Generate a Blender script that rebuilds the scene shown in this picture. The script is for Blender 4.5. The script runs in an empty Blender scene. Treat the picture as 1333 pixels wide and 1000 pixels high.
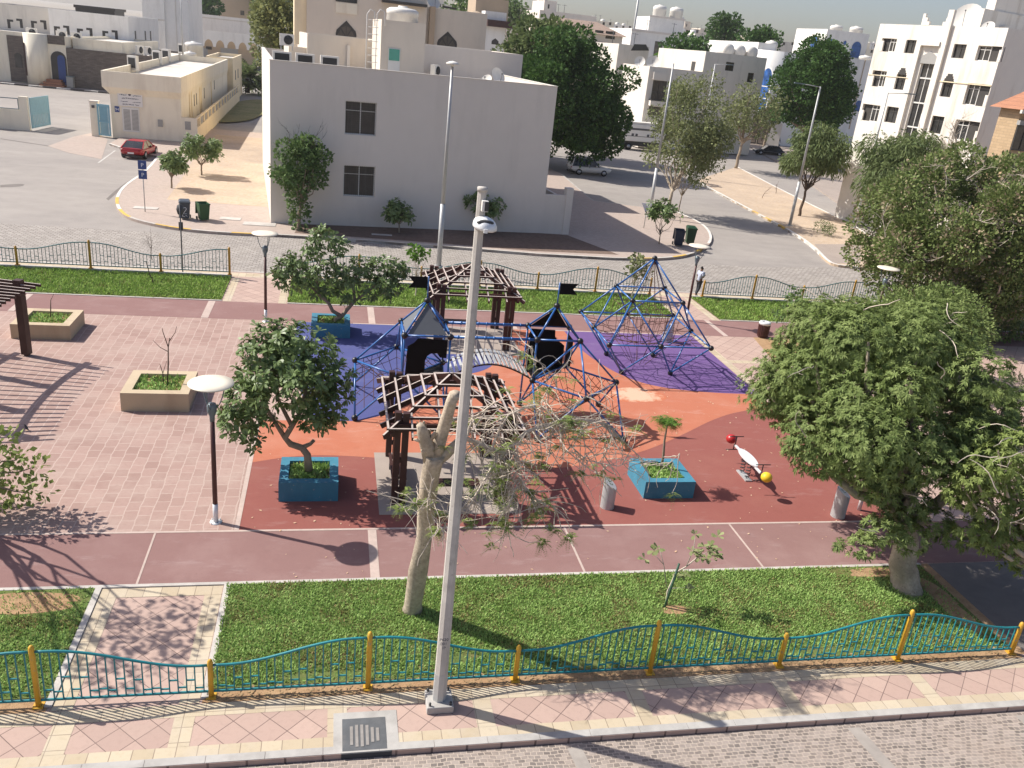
import bpy, math, random
import numpy as np
from mathutils import Vector, Matrix
random.seed(7); rng = np.random.default_rng(7)
sc = bpy.context.scene
col = sc.collection
PI = math.pi
SUN_E, SKY_S, EXPO, HAZE = 4.7, .092, .5, .00018
R_ = math.radians

# ------------------------------------------------------------------ camera solve (photo 1333x1000)
CF, CPITCH, CYAW, CROLL, CH = 1097.926, 0.37756260, 0.22794963, -0.10644417, 12.0
def _rot():
    cp, sp = math.cos(CPITCH), math.sin(CPITCH); cy, sy = math.cos(CYAW), math.sin(CYAW)
    fwd = np.array([sy*cp, cy*cp, -sp]); r0 = np.array([cy, -sy, 0.0]); d0 = np.cross(fwd, r0)
    c, s = math.cos(CROLL), math.sin(CROLL)
    return np.array([c*r0+s*d0, -s*r0+c*d0, fwd])
CR = _rot(); CC = np.array([0.0, 0.0, CH])
def ray(x, y): return CR.T @ np.array([(x-666.5)/CF, (y-500)/CF, 1.0])
def G(x, y, z=0.0):
    """world point at height z seen at photo pixel (x, y)"""
    d = ray(x, y); p = CC + (z-CH)/d[2]*d
    return Vector((p[0], p[1], z))
def D(x, y, Y):
    """world point on the vertical plane y = Y seen at photo pixel (x, y)"""
    d = ray(x, y); p = CC + Y/d[1]*d
    return Vector(p)
def Zh(base, top):
    """height over the ground point `base` (world) reached at photo pixel `top`"""
    d = ray(*top); h = math.hypot(d[0], d[1]); t = (base[0]*d[0]+base[1]*d[1])/h**2
    return CH + t*d[2]
def onplane(x, y, o, n):
    d = Vector(ray(x, y)); c = Vector(CC); o = Vector(o); n = Vector(n)
    t = (o-c).dot(n)/d.dot(n)
    return c+t*d

# ------------------------------------------------------------------ mesh helpers
def npmesh(name, V, F, mat, parent=None, loc=None, smooth=False):
    V = np.asarray(V, dtype=np.float32); F = np.asarray(F, dtype=np.int32)
    if loc is not None: V = V - np.asarray(loc, dtype=np.float32)
    me = bpy.data.meshes.new(name); k = F.shape[1]
    me.vertices.add(len(V)); me.vertices.foreach_set('co', V.ravel())
    me.loops.add(F.size); me.loops.foreach_set('vertex_index', F.ravel())
    me.polygons.add(len(F))
    me.polygons.foreach_set('loop_start', np.arange(0, F.size, k, dtype=np.int32))
    me.polygons.foreach_set('loop_total', np.full(len(F), k, dtype=np.int32))
    if smooth: me.polygons.foreach_set('use_smooth', np.ones(len(F), dtype=bool))
    me.update(calc_edges=True)
    me.materials.append(mat)
    o = bpy.data.objects.new(name, me); col.objects.link(o)
    if parent: o.parent = parent
    if loc is not None and not parent: o.location = loc
    return o

class MB:
    """collects shapes and links them as ONE mesh object"""
    def __init__(s): s.v = []; s.f = []; s.m = []; s.mi = 0; s.sm = []; s.smooth = False
    def add(s, vs, fs):
        b = len(s.v); s.v += [tuple(v) for v in vs]
        for f in fs: s.f.append([i+b for i in f]); s.m.append(s.mi); s.sm.append(s.smooth)
        return s
    def boxm(s, mtx, sx, sy, sz):
        vs = [mtx @ Vector((x*sx/2, y*sy/2, z*sz/2)) for x in (-1, 1) for y in (-1, 1) for z in (-1, 1)]
        return s.add(vs, [(0,1,3,2),(4,6,7,5),(0,4,5,1),(2,3,7,6),(0,2,6,4),(1,5,7,3)])
    def box(s, x0, y0, z0, x1, y1, z1):
        return s.boxm(Matrix.Translation(((x0+x1)/2, (y0+y1)/2, (z0+z1)/2)), x1-x0, y1-y0, z1-z0)
    def bar(s, p, q, w, h, up=(0,0,1)):
        p = Vector(p); q = Vector(q); d = q-p; L = d.length
        if L < 1e-6: return s
        x = d/L; u = Vector(up)
        if abs(x.dot(u)) > .99: u = Vector((0,1,0))
        y = u.cross(x).normalized(); z = x.cross(y)
        m = Matrix((x, y, z)).transposed().to_4x4(); m.translation = (p+q)/2
        return s.boxm(m, L, w, h)
    def tube(s, pts, r, n=8, cap=True):
        pts = [Vector(p) for p in pts]; k = len(pts)
        rs = r if isinstance(r, (list, tuple)) else [r]*k
        vs = []; prev = None
        for i, p in enumerate(pts):
            t = (pts[min(i+1, k-1)]-pts[max(i-1, 0)]).normalized()
            if prev is None:
                a = Vector((0,0,1)) if abs(t.z) < .9 else Vector((1,0,0))
                u = t.cross(a).normalized()
            else:
                u = (prev-t*prev.dot(t)).normalized()
            w = t.cross(u); prev = u
            for j in range(n):
                an = 2*PI*j/n; vs.append(p+(u*math.cos(an)+w*math.sin(an))*rs[i])
        fs = [(i*n+j, i*n+(j+1) % n, (i+1)*n+(j+1) % n, (i+1)*n+j) for i in range(k-1) for j in range(n)]
        if cap: fs += [tuple(range(n-1, -1, -1)), tuple((k-1)*n+j for j in range(n))]
        old = s.smooth; s.smooth = n > 5; s.add(vs, fs); s.smooth = old
        return s
    def cyl(s, p, q, r0, r1=None, n=16): return s.tube([p, q], [r0, r0 if r1 is None else r1], n)
    def lathe(s, prof, c=(0,0,0), n=20):
        c = Vector(c); vs = []; k = len(prof)
        for r, z in prof:
            for j in range(n):
                a = 2*PI*j/n; vs.append(c+Vector((r*math.cos(a), r*math.sin(a), z)))
        fs = [(i*n+j, i*n+(j+1) % n, (i+1)*n+(j+1) % n, (i+1)*n+j) for i in range(k-1) for j in range(n)]
        fs += [tuple(range(n-1, -1, -1)), tuple((k-1)*n+j for j in range(n))]
        old = s.smooth; s.smooth = True; s.add(vs, fs); s.smooth = old
        return s
    def ball(s, c, r, n=12, sz=1.0):
        prof = [(max(r*math.sin(PI*i/(n//2+2)), 1e-3), -r*sz*math.cos(PI*i/(n//2+2))) for i in range(n//2+3)]
        return s.lathe(prof, c, n)
    def prism(s, poly, z0, z1):
        n = len(poly)
        a = sum(poly[i][0]*poly[(i+1) % n][1]-poly[(i+1) % n][0]*poly[i][1] for i in range(n))
        if a < 0: poly = poly[::-1]
        vs = [(p[0], p[1], z0) for p in poly]+[(p[0], p[1], z1) for p in poly]
        return s.add(vs, [tuple(range(n-1, -1, -1)), tuple(range(n, 2*n))]+[(i, (i+1) % n, n+(i+1) % n, n+i) for i in range(n)])
    def sheet(s, poly, z):
        n = len(poly)
        a = sum(poly[i][0]*poly[(i+1) % n][1]-poly[(i+1) % n][0]*poly[i][1] for i in range(n))
        if a < 0: poly = poly[::-1]
        return s.add([(p[0], p[1], z) for p in poly], [tuple(range(n))])
    def build(s, name, mats, parent=None, loc=None, world=False, bevel=0):
        me = bpy.data.meshes.new(name)
        vs = s.v
        if world and parent: loc2 = parent.location; vs = [(v[0]-loc2.x, v[1]-loc2.y, v[2]-loc2.z) for v in vs]
        elif world and loc is not None: vs = [(v[0]-loc[0], v[1]-loc[1], v[2]-loc[2]) for v in vs]
        me.from_pydata(vs, [], s.f); me.update()
        if not isinstance(mats, (list, tuple)): mats = [mats]
        for m in mats: me.materials.append(m)
        me.polygons.foreach_set('material_index', s.m)
        me.polygons.foreach_set('use_smooth', s.sm)
        o = bpy.data.objects.new(name, me); col.objects.link(o)
        if parent: o.parent = parent
        if loc is not None: o.location = loc
        if bevel:
            b = o.modifiers.new('b', 'BEVEL'); b.width = bevel; b.segments = 2; b.limit_method = 'ANGLE'
        return o

def tag(o, label, cat, group=None, kind=None):
    o['label'] = label; o['category'] = cat
    if group: o['group'] = group
    if kind: o['kind'] = kind
    return o
def thing(name, label, cat, loc=(0,0,0), rz=0, group=None):
    o = bpy.data.objects.new(name, None); col.objects.link(o); o.empty_display_size = .2
    o.location = loc; o.rotation_euler = (0, 0, rz)
    return tag(o, label, cat, group)
def struct(name, mb, m):
    o = mb.build(name, m); o['kind'] = 'structure'; return o
def kids(o): return [c for c in bpy.data.objects if c.parent == o]
def dup(o, parent=None):
    c = o.copy(); col.objects.link(c); c.parent = parent
    for k in kids(o): dup(k, c)
    return c
def dup_thing(o, label, loc, rz=0, scale=None):
    c = dup(o); c['label'] = label; c.location = loc; c.rotation_euler = (0, 0, rz)
    if scale: c.scale = (scale,)*3 if not isinstance(scale, tuple) else scale
    return c

# ------------------------------------------------------------------ materials
class NT:
    def __init__(s, name):
        s.m = bpy.data.materials.new(name); s.m.use_nodes = True; s.t = s.m.node_tree
        s.t.nodes.clear(); s.out = s.n('ShaderNodeOutputMaterial'); s.b = s.n('ShaderNodeBsdfPrincipled')
        s.l(s.b.outputs[0], s.out.inputs[0]); s.pos = s.n('ShaderNodeNewGeometry').outputs['Position']
    def n(s, t, **k):
        x = s.t.nodes.new(t)
        for a, v in k.items(): setattr(x, a, v)
        return x
    def l(s, a, b): s.t.links.new(a, b)
    def inp(s, sock, v):
        if isinstance(v, bpy.types.NodeSocket): s.l(v, sock)
        else: sock.default_value = v
    def math(s, op, a, b=0.0, c=0.0):
        x = s.n('ShaderNodeMath', operation=op); s.inp(x.inputs[0], a); s.inp(x.inputs[1], b); s.inp(x.inputs[2], c); return x.outputs[0]
    def noise(s, scale, detail=3.0, rough=.55, vec=None, out='Fac'):
        x = s.n('ShaderNodeTexNoise'); s.l(vec or s.pos, x.inputs['Vector']); x.inputs['Scale'].default_value = scale
        x.inputs['Detail'].default_value = detail; x.inputs['Roughness'].default_value = rough; return x.outputs[out]
    def ramp(s, f, stops):
        x = s.n('ShaderNodeValToRGB'); s.l(f, x.inputs[0]); e = x.color_ramp.elements
        while len(e) < len(stops): e.new(.5)
        for i, (p, c) in enumerate(stops):
            e[i].position = p; e[i].color = (c, c, c, 1) if isinstance(c, (int, float)) else (*c, 1)
        return x.outputs[0]
    def mix(s, f, a, b, mode='MIX'):
        x = s.n('ShaderNodeMix', data_type='RGBA', blend_type=mode); s.inp(x.inputs[0], f)
        for sk, v in ((x.inputs[6], a), (x.inputs[7], b)):
            if isinstance(v, bpy.types.NodeSocket): s.l(v, sk)
            else: sk.default_value = (*v, 1)
        return x.outputs[2]
    def mapping(s, rot=0.0, scale=(1,1,1), loc=(0,0,0), vec=None):
        x = s.n('ShaderNodeMapping'); s.l(vec or s.pos, x.inputs[0]); x.inputs['Rotation'].default_value = (0, 0, rot)
        x.inputs['Scale'].default_value = scale; x.inputs['Location'].default_value = loc; return x.outputs[0]
    def brick(s, vec, w, h, c1, c2, cm, mortar=.01, off=.5, smooth=.1, bias=0.0):
        x = s.n('ShaderNodeTexBrick', offset=off, squash=1.0); s.l(vec, x.inputs['Vector'])
        for k, v in (('Color1', c1), ('Color2', c2), ('Mortar', cm)): x.inputs[k].default_value = (*v, 1)
        x.inputs['Scale'].default_value = 1; x.inputs['Mortar Size'].default_value = mortar; x.inputs['Mortar Smooth'].default_value = smooth
        x.inputs['Bias'].default_value = bias; x.inputs['Brick Width'].default_value = w; x.inputs['Row Height'].default_value = h
        return x
    def bump(s, h, strength=.3, dist=.02):
        x = s.n('ShaderNodeBump'); s.l(h, x.inputs['Height']); x.inputs['Strength'].default_value = strength; x.inputs['Distance'].default_value = dist
        s.l(x.outputs[0], s.b.inputs['Normal'])
    def fin(s, color, rough=.8, metal=0.0, spec=.3):
        s.inp(s.b.inputs['Base Color'], color if isinstance(color, bpy.types.NodeSocket) else (*color, 1))
        s.inp(s.b.inputs['Roughness'], rough); s.b.inputs['Metallic'].default_value = metal
        s.b.inputs['Specular IOR Level'].default_value = spec
        return s.m
def sh(c, f): return tuple(min(1, x*f) for x in c)

def plain(name, c, rough=.6, var=.15, scale=6.0, metal=0.0, spec=.35, bump=0.0, bscale=40.0, stain=None, stretch=None, chips=None):
    """painted / plastered / cast surface: tone drift at two sizes, optional weather stains with their own shape"""
    t = NT(name)
    a = t.noise(scale, 4); b = t.noise(scale*.17, 3)
    f = t.math('ADD', t.math('MULTIPLY', a, .5), t.math('MULTIPLY', b, .5))
    cc = t.mix(t.ramp(f, [(.3, 0.0), (.7, 1.0)]), sh(c, 1-var), sh(c, 1+var))
    if stain:
        v = t.mapping(scale=stretch or (1, 1, .18)); g = t.noise(.9, 6, .65, vec=v)
        cc = t.mix(t.ramp(g, [(.5, 0.0), (.72, .8)]), cc, stain)
    if chips:
        g = t.noise(9, 6, .7); cc = t.mix(t.ramp(g, [(.60, 0.0), (.66, .9)]), cc, chips)
        g = t.noise(2.1, 5, .7); cc = t.mix(t.ramp(g, [(.5, 0.0), (.75, .5)]), cc, sh(c, .62))
    if bump: t.bump(t.noise(bscale, 4), bump, .01)
    return t.fin(cc, rough, metal, spec)

M = {}
# --- ground surfaces
def m_asphalt(name, c, patch):
    t = NT(name); big = t.noise(.11, 5, .6); mid = t.noise(.9, 4); fine = t.noise(60, 2)
    cc = t.mix(t.ramp(big, [(.35, 0.0), (.68, 1.0)]), c, patch)
    cc = t.mix(t.ramp(mid, [(.42, 0.0), (.8, .35)]), cc, sh(c, .7))
    tr = t.noise(.5, 4, vec=t.mapping(scale=(.25, 1.3, 1)))
    cc = t.mix(t.ramp(tr, [(.5, 0.0), (.75, .4)]), cc, sh(patch, 1.15))
    cc = t.mix(t.ramp(fine, [(.35, .35), (.6, 0.0)]), cc, sh(c, .55))
    t.bump(fine, .25, .01); return t.fin(cc, .85)
M['asphalt'] = m_asphalt('asphalt', (.30, .27, .245), (.36, .325, .29))
def m_sand(name, a, b, c):
    t = NT(name); n1 = t.noise(.35, 6, .62); n2 = t.noise(3.5, 5); n3 = t.noise(28, 3)
    cc = t.mix(t.ramp(n1, [(.35, 0.0), (.65, 1.0)]), a, b)
    cc = t.mix(t.ramp(n2, [(.45, 0.0), (.75, .8)]), cc, c)
    cc = t.mix(t.ramp(n3, [(.55, 0.0), (.75, .5)]), cc, sh(c, .55))
    t.bump(n3, .5, .03); return t.fin(cc, .95, 0, .1)
M['sand'] = m_sand('sand', (.54, .43, .32), (.43, .345, .27), (.42, .29, .18))
M['wallsoil'] = m_sand('dark_bed_soil', (.17, .12, .095), (.21, .15, .12), (.11, .08, .06))  # soil tone darkened to carry the villa wall's shadow too
M['soil'] = m_sand('soil', (.36, .22, .12), (.42, .28, .16), (.22, .13, .07))
M['farground'] = m_sand('pale_ground', (.36, .31, .25), (.33, .30, .26), (.28, .25, .2))
def m_pavers(name, w, h, c1, c2, cm, mortar, off, rot, dirt=.5, bumpy=.3, warp=0.0, big=(.30, .24, .21)):
    t = NT(name); v = t.mapping(rot=rot)
    if warp:
        x = t.n('ShaderNodeMix', data_type='VECTOR'); nz = t.noise(2.2, 2, out='Color')
        sub = t.n('ShaderNodeVectorMath', operation='SUBTRACT'); t.l(nz, sub.inputs[0]); sub.inputs[1].default_value = (.5, .5, .5)
        scl = t.n('ShaderNodeVectorMath', operation='SCALE'); t.l(sub.outputs[0], scl.inputs[0]); scl.inputs['Scale'].default_value = warp
        ad = t.n('ShaderNodeVectorMath', operation='ADD'); t.l(v, ad.inputs[0]); t.l(scl.outputs[0], ad.inputs[1]); v = ad.outputs[0]
    br = t.brick(v, w, h, c1, c2, cm, mortar, off, .2)
    n1 = t.noise(.7, 5, .6); n2 = t.noise(9, 4)
    cc = t.mix(t.ramp(n1, [(.45, 0.0), (.72, dirt)]), br.outputs[0], big)
    cc = t.mix(t.ramp(n2, [(.5, 0.0), (.8, .3)]), cc, sh(c2, .72))
    ht = t.math('SUBTRACT', t.math('MULTIPLY', n2, .5), t.math('MULTIPLY', br.outputs['Fac'], 1.0))
    t.bump(ht, bumpy, .012); return t.fin(cc, .82, 0, .25)
M['diamond'] = m_pavers('pink_diamond_tiles', .46, .46, (.48, .345, .285), (.42, .295, .245), (.16, .11, .095), .008, 0.0, PI/4, .35, .3, big=(.40,.30,.255))
M['cream_tiles'] = m_pavers('cream_band_tiles', .36, .36, (.55, .465, .335), (.45, .365, .25), (.26, .2, .15), .008, 0.0, 0, .6, .3, big=(.50,.44,.36))
M['plaza'] = m_pavers('pink_plaza_slabs', .46, .34, (.385, .262, .222), (.315, .205, .172), (.45, .34, .29), .016, .5, PI/2, .75, .15, .11, big=(.43,.325,.275))
M['villa_pavers'] = m_pavers('pink_brick_pavers', .22, .11, (.46, .375, .32), (.38, .305, .26), (.36, .30, .25), .010, .5, .1, .5, .2, .03, big=(.44,.34,.29))
M['setts'] = m_pavers('stone_setts', .13, .085, (.36, .305, .265), (.15, .128, .115), (.46, .385, .32), .010, .5, 0, .45, .8, .13, big=(.40,.32,.26))
M['setts_far'] = m_pavers('far_stone_setts', .34, .22, (.42, .38, .34), (.30, .27, .24), (.19, .165, .145), .025, .5, 0, .3, .8, .16, big=(.40,.36,.31))
def m_rubber(name, c, fade):
    t = NT(name); n1 = t.noise(.55, 6, .62); n2 = t.noise(3, 4); n3 = t.noise(110, 2)
    cc = t.mix(t.ramp(n1, [(.48, 0.0), (.72, .55)]), c, fade)
    cc = t.mix(t.ramp(n2, [(.55, 0.0), (.8, .3)]), cc, sh(c, .78))
    cc = t.mix(t.ramp(n3, [(.3, .25), (.55, 0.0)]), cc, sh(c, .6))
    n4 = t.noise(1.3, 7, .72, vec=t.mapping(rot=.5, scale=(.5, 1.6, 1))); cc = t.mix(t.ramp(n4, [(.56, 0.0), (.72, .45)]), cc, tuple(min(1, x*.8+.11) for x in fade))
    n5 = t.noise(14, 3, .6); cc = t.mix(t.ramp(n5, [(.68, 0.0), (.74, .5)]), cc, sh(c, .55))
    t.bump(n3, .3, .008); return t.fin(cc, .9, 0, .15)
M['r_maroon'] = m_rubber('maroon_rubber', (.265, .094, .078), (.30, .125, .10))
M['r_orange'] = m_rubber('orange_rubber', (.45, .160, .095), (.52, .245, .165))
M['r_blue'] = m_rubber('blue_rubber', (.082, .092, .235), (.11, .12, .26))
M['r_purple'] = m_rubber('purple_rubber', (.155, .09, .235), (.20, .13, .27))
M['walk'] = m_rubber('dusty_red_walkway', (.255, .148, .135), (.34, .225, .205))
t = NT('worn_patch_fade'); v_ = t.n('ShaderNodeVectorMath', operation='DISTANCE'); t.l(t.mapping(scale=(1, 1, 0), loc=(-11.6, -28.7, 0)), v_.inputs[0]); v_.inputs[1].default_value = (0, 0, 0)
f_ = t.math('ADD', t.ramp(t.math('DIVIDE', v_.outputs['Value'], 1.6), [(.1, 1.0), (1.0, 0.0)]), t.math('MULTIPLY', t.math('SUBTRACT', t.noise(2.6, 6, .7), .5), 1.9))
cc_ = t.mix(t.ramp(f_, [(.35, 0.0), (.75, 1.0)]), (.47, .155, .082), (.60, .40, .28)); M['wornfade'] = t.fin(cc_, .9, 0, .15)
M['worn'] = m_sand('worn_pale_patch', (.62, .45, .32), (.60, .40, .27), (.5, .3, .18))
M['lawn'] = m_sand('lawn_soil', (.10, .14, .04), (.13, .17, .05), (.19, .16, .07))
M['lotgrass'] = m_sand('dry_lot_grass', (.17, .18, .06), (.30, .26, .12), (.42, .32, .18))
M['strip'] = plain('worn_road_strip', (.33, .295, .26), .9, .18, 4, stain=(.24, .21, .19), stretch=(1, 1, 1))
M['joint_dk'] = plain('worn_grey_ribs', (.27, .25, .23), .85, .2, 9)
M['joint'] = plain('pale_joint_concrete', (.47, .37, .32), .9, .15, 8)
M['conc'] = plain('grey_concrete', (.42, .40, .37), .9, .14, 5, bump=.3, stain=(.27, .25, .23))
M['conc_pale'] = plain('pale_concrete', (.50, .465, .42), .9, .16, 5, bump=.3, stain=(.33, .30, .265), chips=(.40, .36, .32))
M['conc_patch'] = plain('beige_concrete_floor', (.33, .275, .235), .9, .12, 2, bump=.2)
M['kerb_w'] = plain('white_kerb_paint', (.66, .63, .58), .8, .12, 3, stain=(.4, .37, .33))
M['kerb_y'] = plain('yellow_kerb_paint', (.62, .40, .08), .8, .14, 3, stain=(.42, .32, .15))
M['kerb_k'] = plain('black_kerb_paint', (.05, .05, .055), .8, .14, 3)
M['roadline'] = plain('worn_road_paint', (.5, .48, .44), .85, .15, 3)
M['tar_and_shade'] = plain('dark_asphalt_and_shade', (.17, .15, .135), .9, .15, 3)  # real tar patches, and the painted tree shade on the east walk
# --- painted things
M['teal'] = plain('teal_paint', (.014, .205, .23), .48, .2, 5, spec=.45, chips=(.10, .17, .16))
M['yellow'] = plain('yellow_paint', (.64, .36, .035), .5, .12, 4, spec=.4, stain=(.45, .24, .04), chips=(.42, .30, .16))
M['teal_dk'] = plain('dark_teal_paint', (.022, .135, .145), .45, .16, 5, spec=.5)
M['ochre'] = plain('ochre_paint', (.50, .27, .045), .5, .14, 4)
M['blue'] = plain('blue_steel_tube', (.028, .125, .36), .32, .14, 4, spec=.6)
M['black'] = plain('black_plastic', (.012, .012, .014), .4, .15, 6, spec=.5)
M['panelblk'] = plain('matt_black_panel', (.006, .006, .007), .75, .2, 4, spec=.15)
M['panelgrey'] = plain('grey_roof_panel', (.125, .13, .14), .5, .06, 3)
M['rope'] = plain('brown_rope', (.11, .06, .05), .9, .2, 10)
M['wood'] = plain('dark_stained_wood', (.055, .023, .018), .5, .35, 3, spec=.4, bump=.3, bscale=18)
M['woodtop'] = plain('weathered_batten', (.50, .42, .37), .65, .2, 3, bump=.2)  # weathered wood, made paler to paint sunlight on the batten tops
M['lampwhite'] = plain('cream_lamp_disc', (.70, .63, .51), .5, .04, 2)
M['lampmaroon'] = plain('maroon_lamp_post', (.07, .022, .018), .45, .2, 4, spec=.5)
M['steelgrey'] = plain('grey_blue_steel', (.16, .20, .22), .45, .12, 5, metal=.3)
M['galv'] = plain('galvanised_steel', (.46, .46, .45), .5, .12, 4, metal=.25, stain=(.33, .33, .32))
M['alu'] = plain('cast_aluminium', (.72, .73, .73), .4, .06, 4, metal=.2)
M['alu_dk'] = plain('dark_lens', (.05, .05, .05), .3, .1, 4)
M['planter_beige'] = plain('beige_planter_render', (.50, .40, .27), .85, .08, 2, bump=.15, stain=(.36, .27, .18))
M['planter_blue'] = plain('turquoise_planter_paint', (.05, .205, .295), .75, .15, 2, stain=(.05, .14, .2), chips=(.20, .27, .28))
M['bark'] = plain('grey_bark', (.28, .22, .16), .9, .3, 5, bump=.6, bscale=14)
M['bark_pale'] = plain('pale_bark', (.42, .35, .265), .9, .38, 15, bump=1.0, bscale=22, chips=(.21, .165, .12), stain=(.22, .18, .13), stretch=(1, 1, .4))
M['twig'] = plain('dry_twig', (.50, .43, .35), .9, .25, 6)
M['twig_dk'] = plain('dark_twig', (.10, .07, .05), .9, .25, 6)
M['deadleaf'] = plain('dry_leaf', (.34, .23, .12), .9, .3, 8)
# --- buildings
M['villa'] = plain('grey_beige_plaster', (.70, .635, .565), .88, .03, 1.2, bump=.08, bscale=70, stain=(.64, .58, .515))
M['villa_warm'] = plain('warm_beige_plaster', (.68, .60, .50), .88, .035, 1.2, stain=(.61, .54, .45))
M['cream'] = plain('cream_plaster', (.84, .71, .49), .88, .05, 1.2, stain=(.70, .58, .41))
M['cream_lt'] = plain('pale_cream_plaster', (.80, .73, .59), .88, .05, 1.2, stain=(.66, .58, .46))
M['white'] = plain('white_plaster', (.82, .79, .74), .85, .05, 1.2, stain=(.68, .65, .60))
M['offwhite'] = plain('off_white_plaster', (.68, .63, .555), .88, .05, 1.2, stain=(.54, .50, .44))
M['apt'] = plain('weathered_cream_plaster', (.80, .75, .67), .88, .04, 1.0, stain=(.50, .43, .345))
M['tanwall'] = plain('tan_plaster', (.45, .35, .25), .88, .05, 1.0)
M['greyroof'] = plain('grey_roof_screed', (.47, .44, .40), .92, .1, .8, stain=(.34, .32, .3), stretch=(1, 1, 1))
M['whiteroof'] = plain('pale_roof_screed', (.62, .57, .50), .92, .1, .8, stain=(.46, .43, .39), stretch=(1, 1, 1))
M['trim'] = plain('pale_coping', (.68, .63, .56), .85, .06, 2)
def m_stone(name, c1, c2, cm, w, h):
    t = NT(name); tc = t.pos; sep = t.n('ShaderNodeSeparateXYZ'); t.l(tc, sep.inputs[0]); cmb = t.n('ShaderNodeCombineXYZ')
    t.l(t.math('ADD', sep.outputs[0], sep.outputs[1]), cmb.inputs[0]); t.l(sep.outputs[2], cmb.inputs[1])
    br = t.brick(cmb.outputs[0], w, h, c1, c2, cm, .012, .5, .2)
    cc = t.mix(t.ramp(t.noise(1.5, 4), [(.4, 0.0), (.75, .4)]), br.outputs[0], sh(c1, .8))
    t.bump(t.math('SUBTRACT', t.noise(8, 3), br.outputs['Fac']), .5, .02); return t.fin(cc, .9)
M['stone_brown'] = m_stone('brown_stone_cladding', (.20, .165, .14), (.13, .11, .095), (.10, .085, .075), .6, .16)
M['stone_tan'] = m_stone('tan_stone_cladding', (.50, .36, .22), (.42, .30, .18), (.35, .26, .17), .45, .18)
M['roof_tile'] = m_stone('terracotta_roof_tiles', (.42, .20, .12), (.36, .17, .10), (.25, .12, .08), .3, .25)
M['roof_tile_pale'] = m_stone('pale_brown_roof_tiles', (.38, .28, .22), (.32, .23, .18), (.24, .18, .14), .3, .3)
def m_glass(name, c, rough=.12):
    t = NT(name); cc = t.mix(t.ramp(t.noise(.9, 3), [(.4, 0.0), (.65, 1.0)]), sh(c, .65), sh(c, 1.35)); return t.fin(cc, rough, 0, .6)
M['glass'] = m_glass('dark_window_glass', (.045, .045, .045)); M['glass_blue'] = m_glass('blue_glazing', (.03, .10, .30), .15)
M['glass_brown'] = m_glass('brown_window_glass', (.075, .06, .045))
M['curtain'] = plain('curtain_behind_glass', (.10, .085, .07), .5, .25, 3, stretch=(6, 6, .3), stain=(.16, .14, .115))
M['frame_w'] = plain('white_window_frame', (.68, .66, .62), .5, .05, 3)
M['frame_d'] = plain('dark_window_frame', (.06, .055, .05), .5, .1, 3)
M['shutter'] = plain('grey_louvre', (.34, .33, .31), .6, .08, 3)
M['greenshade'] = plain('green_blind', (.10, .33, .25), .7, .12, 3)
M['lightblue'] = plain('light_blue_gate_paint', (.20, .38, .46), .55, .1, 3)
M['signwhite'] = plain('white_sign_face', (.72, .70, .68), .5, .03, 3); M['signblue'] = plain('blue_sign_face', (.045, .075, .22), .5, .08, 3)
M['ink'] = plain('dark_sign_ink', (.05, .06, .09), .6, .1, 3); M['inkwhite'] = plain('white_sign_ink', (.72, .72, .74), .6, .05, 3)
M['signback'] = plain('dull_sign_back', (.09, .09, .095), .6, .1, 3)
M['plastic_w'] = plain('white_plastic', (.72, .69, .63), .5, .05, 3, stain=(.6, .56, .5))
M['darkgrille'] = plain('dark_grille', (.04, .04, .04), .6, .1, 3)
M['bin_g'] = plain('green_bin_plastic', (.025, .085, .03), .45, .15, 5); M['bin_k'] = plain('charcoal_bin_plastic', (.05, .06, .075), .45, .15, 5)
M['bin_b'] = plain('navy_bin_plastic', (.012, .02, .045), .45, .15, 5)
M['red'] = plain('red_paint', (.40, .018, .02), .35, .15, 4, spec=.5); M['yel2'] = plain('lemon_plastic', (.72, .50, .03), .45, .1, 5)
M['carwhite'] = plain('white_car_paint', (.62, .62, .61), .3, .03, 3, spec=.6); M['carblack'] = plain('black_car_paint', (.012, .012, .014), .25, .1, 3, spec=.6)
M['carred'] = plain('red_car_paint', (.36, .016, .022), .28, .06, 3, spec=.6)
M['tyre'] = plain('tyre_rubber', (.02, .02, .02), .85, .2, 6); M['rim'] = plain('alloy_rim', (.45, .45, .46), .35, .1, 4, metal=.6)
M['carglass'] = m_glass('car_glass', (.02, .022, .025), .08); M['lampred'] = plain('tail_lamp', (.25, .01, .01), .3, .1, 4)
M['skin'] = plain('brown_skin', (.16, .085, .05), .6, .1, 8); M['hair'] = plain('black_hair', (.012, .01, .01), .7, .2, 20)
M['shirt'] = NT('blue_white_checked_shirt')
_t = M['shirt']; _c = _t.n('ShaderNodeTexChecker'); _t.l(_t.n('ShaderNodeTexCoord').outputs['Object'], _c.inputs[0])
_c.inputs['Scale'].default_value = 16; _c.inputs[1].default_value = (.50, .53, .62, 1); _c.inputs[2].default_value = (.38, .42, .54, 1); M['shirt'] = _t.fin(_c.outputs[0], .85)
M['trousers'] = plain('dark_trousers', (.03, .032, .04), .85, .2, 8)
M['haze'] = None

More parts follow.
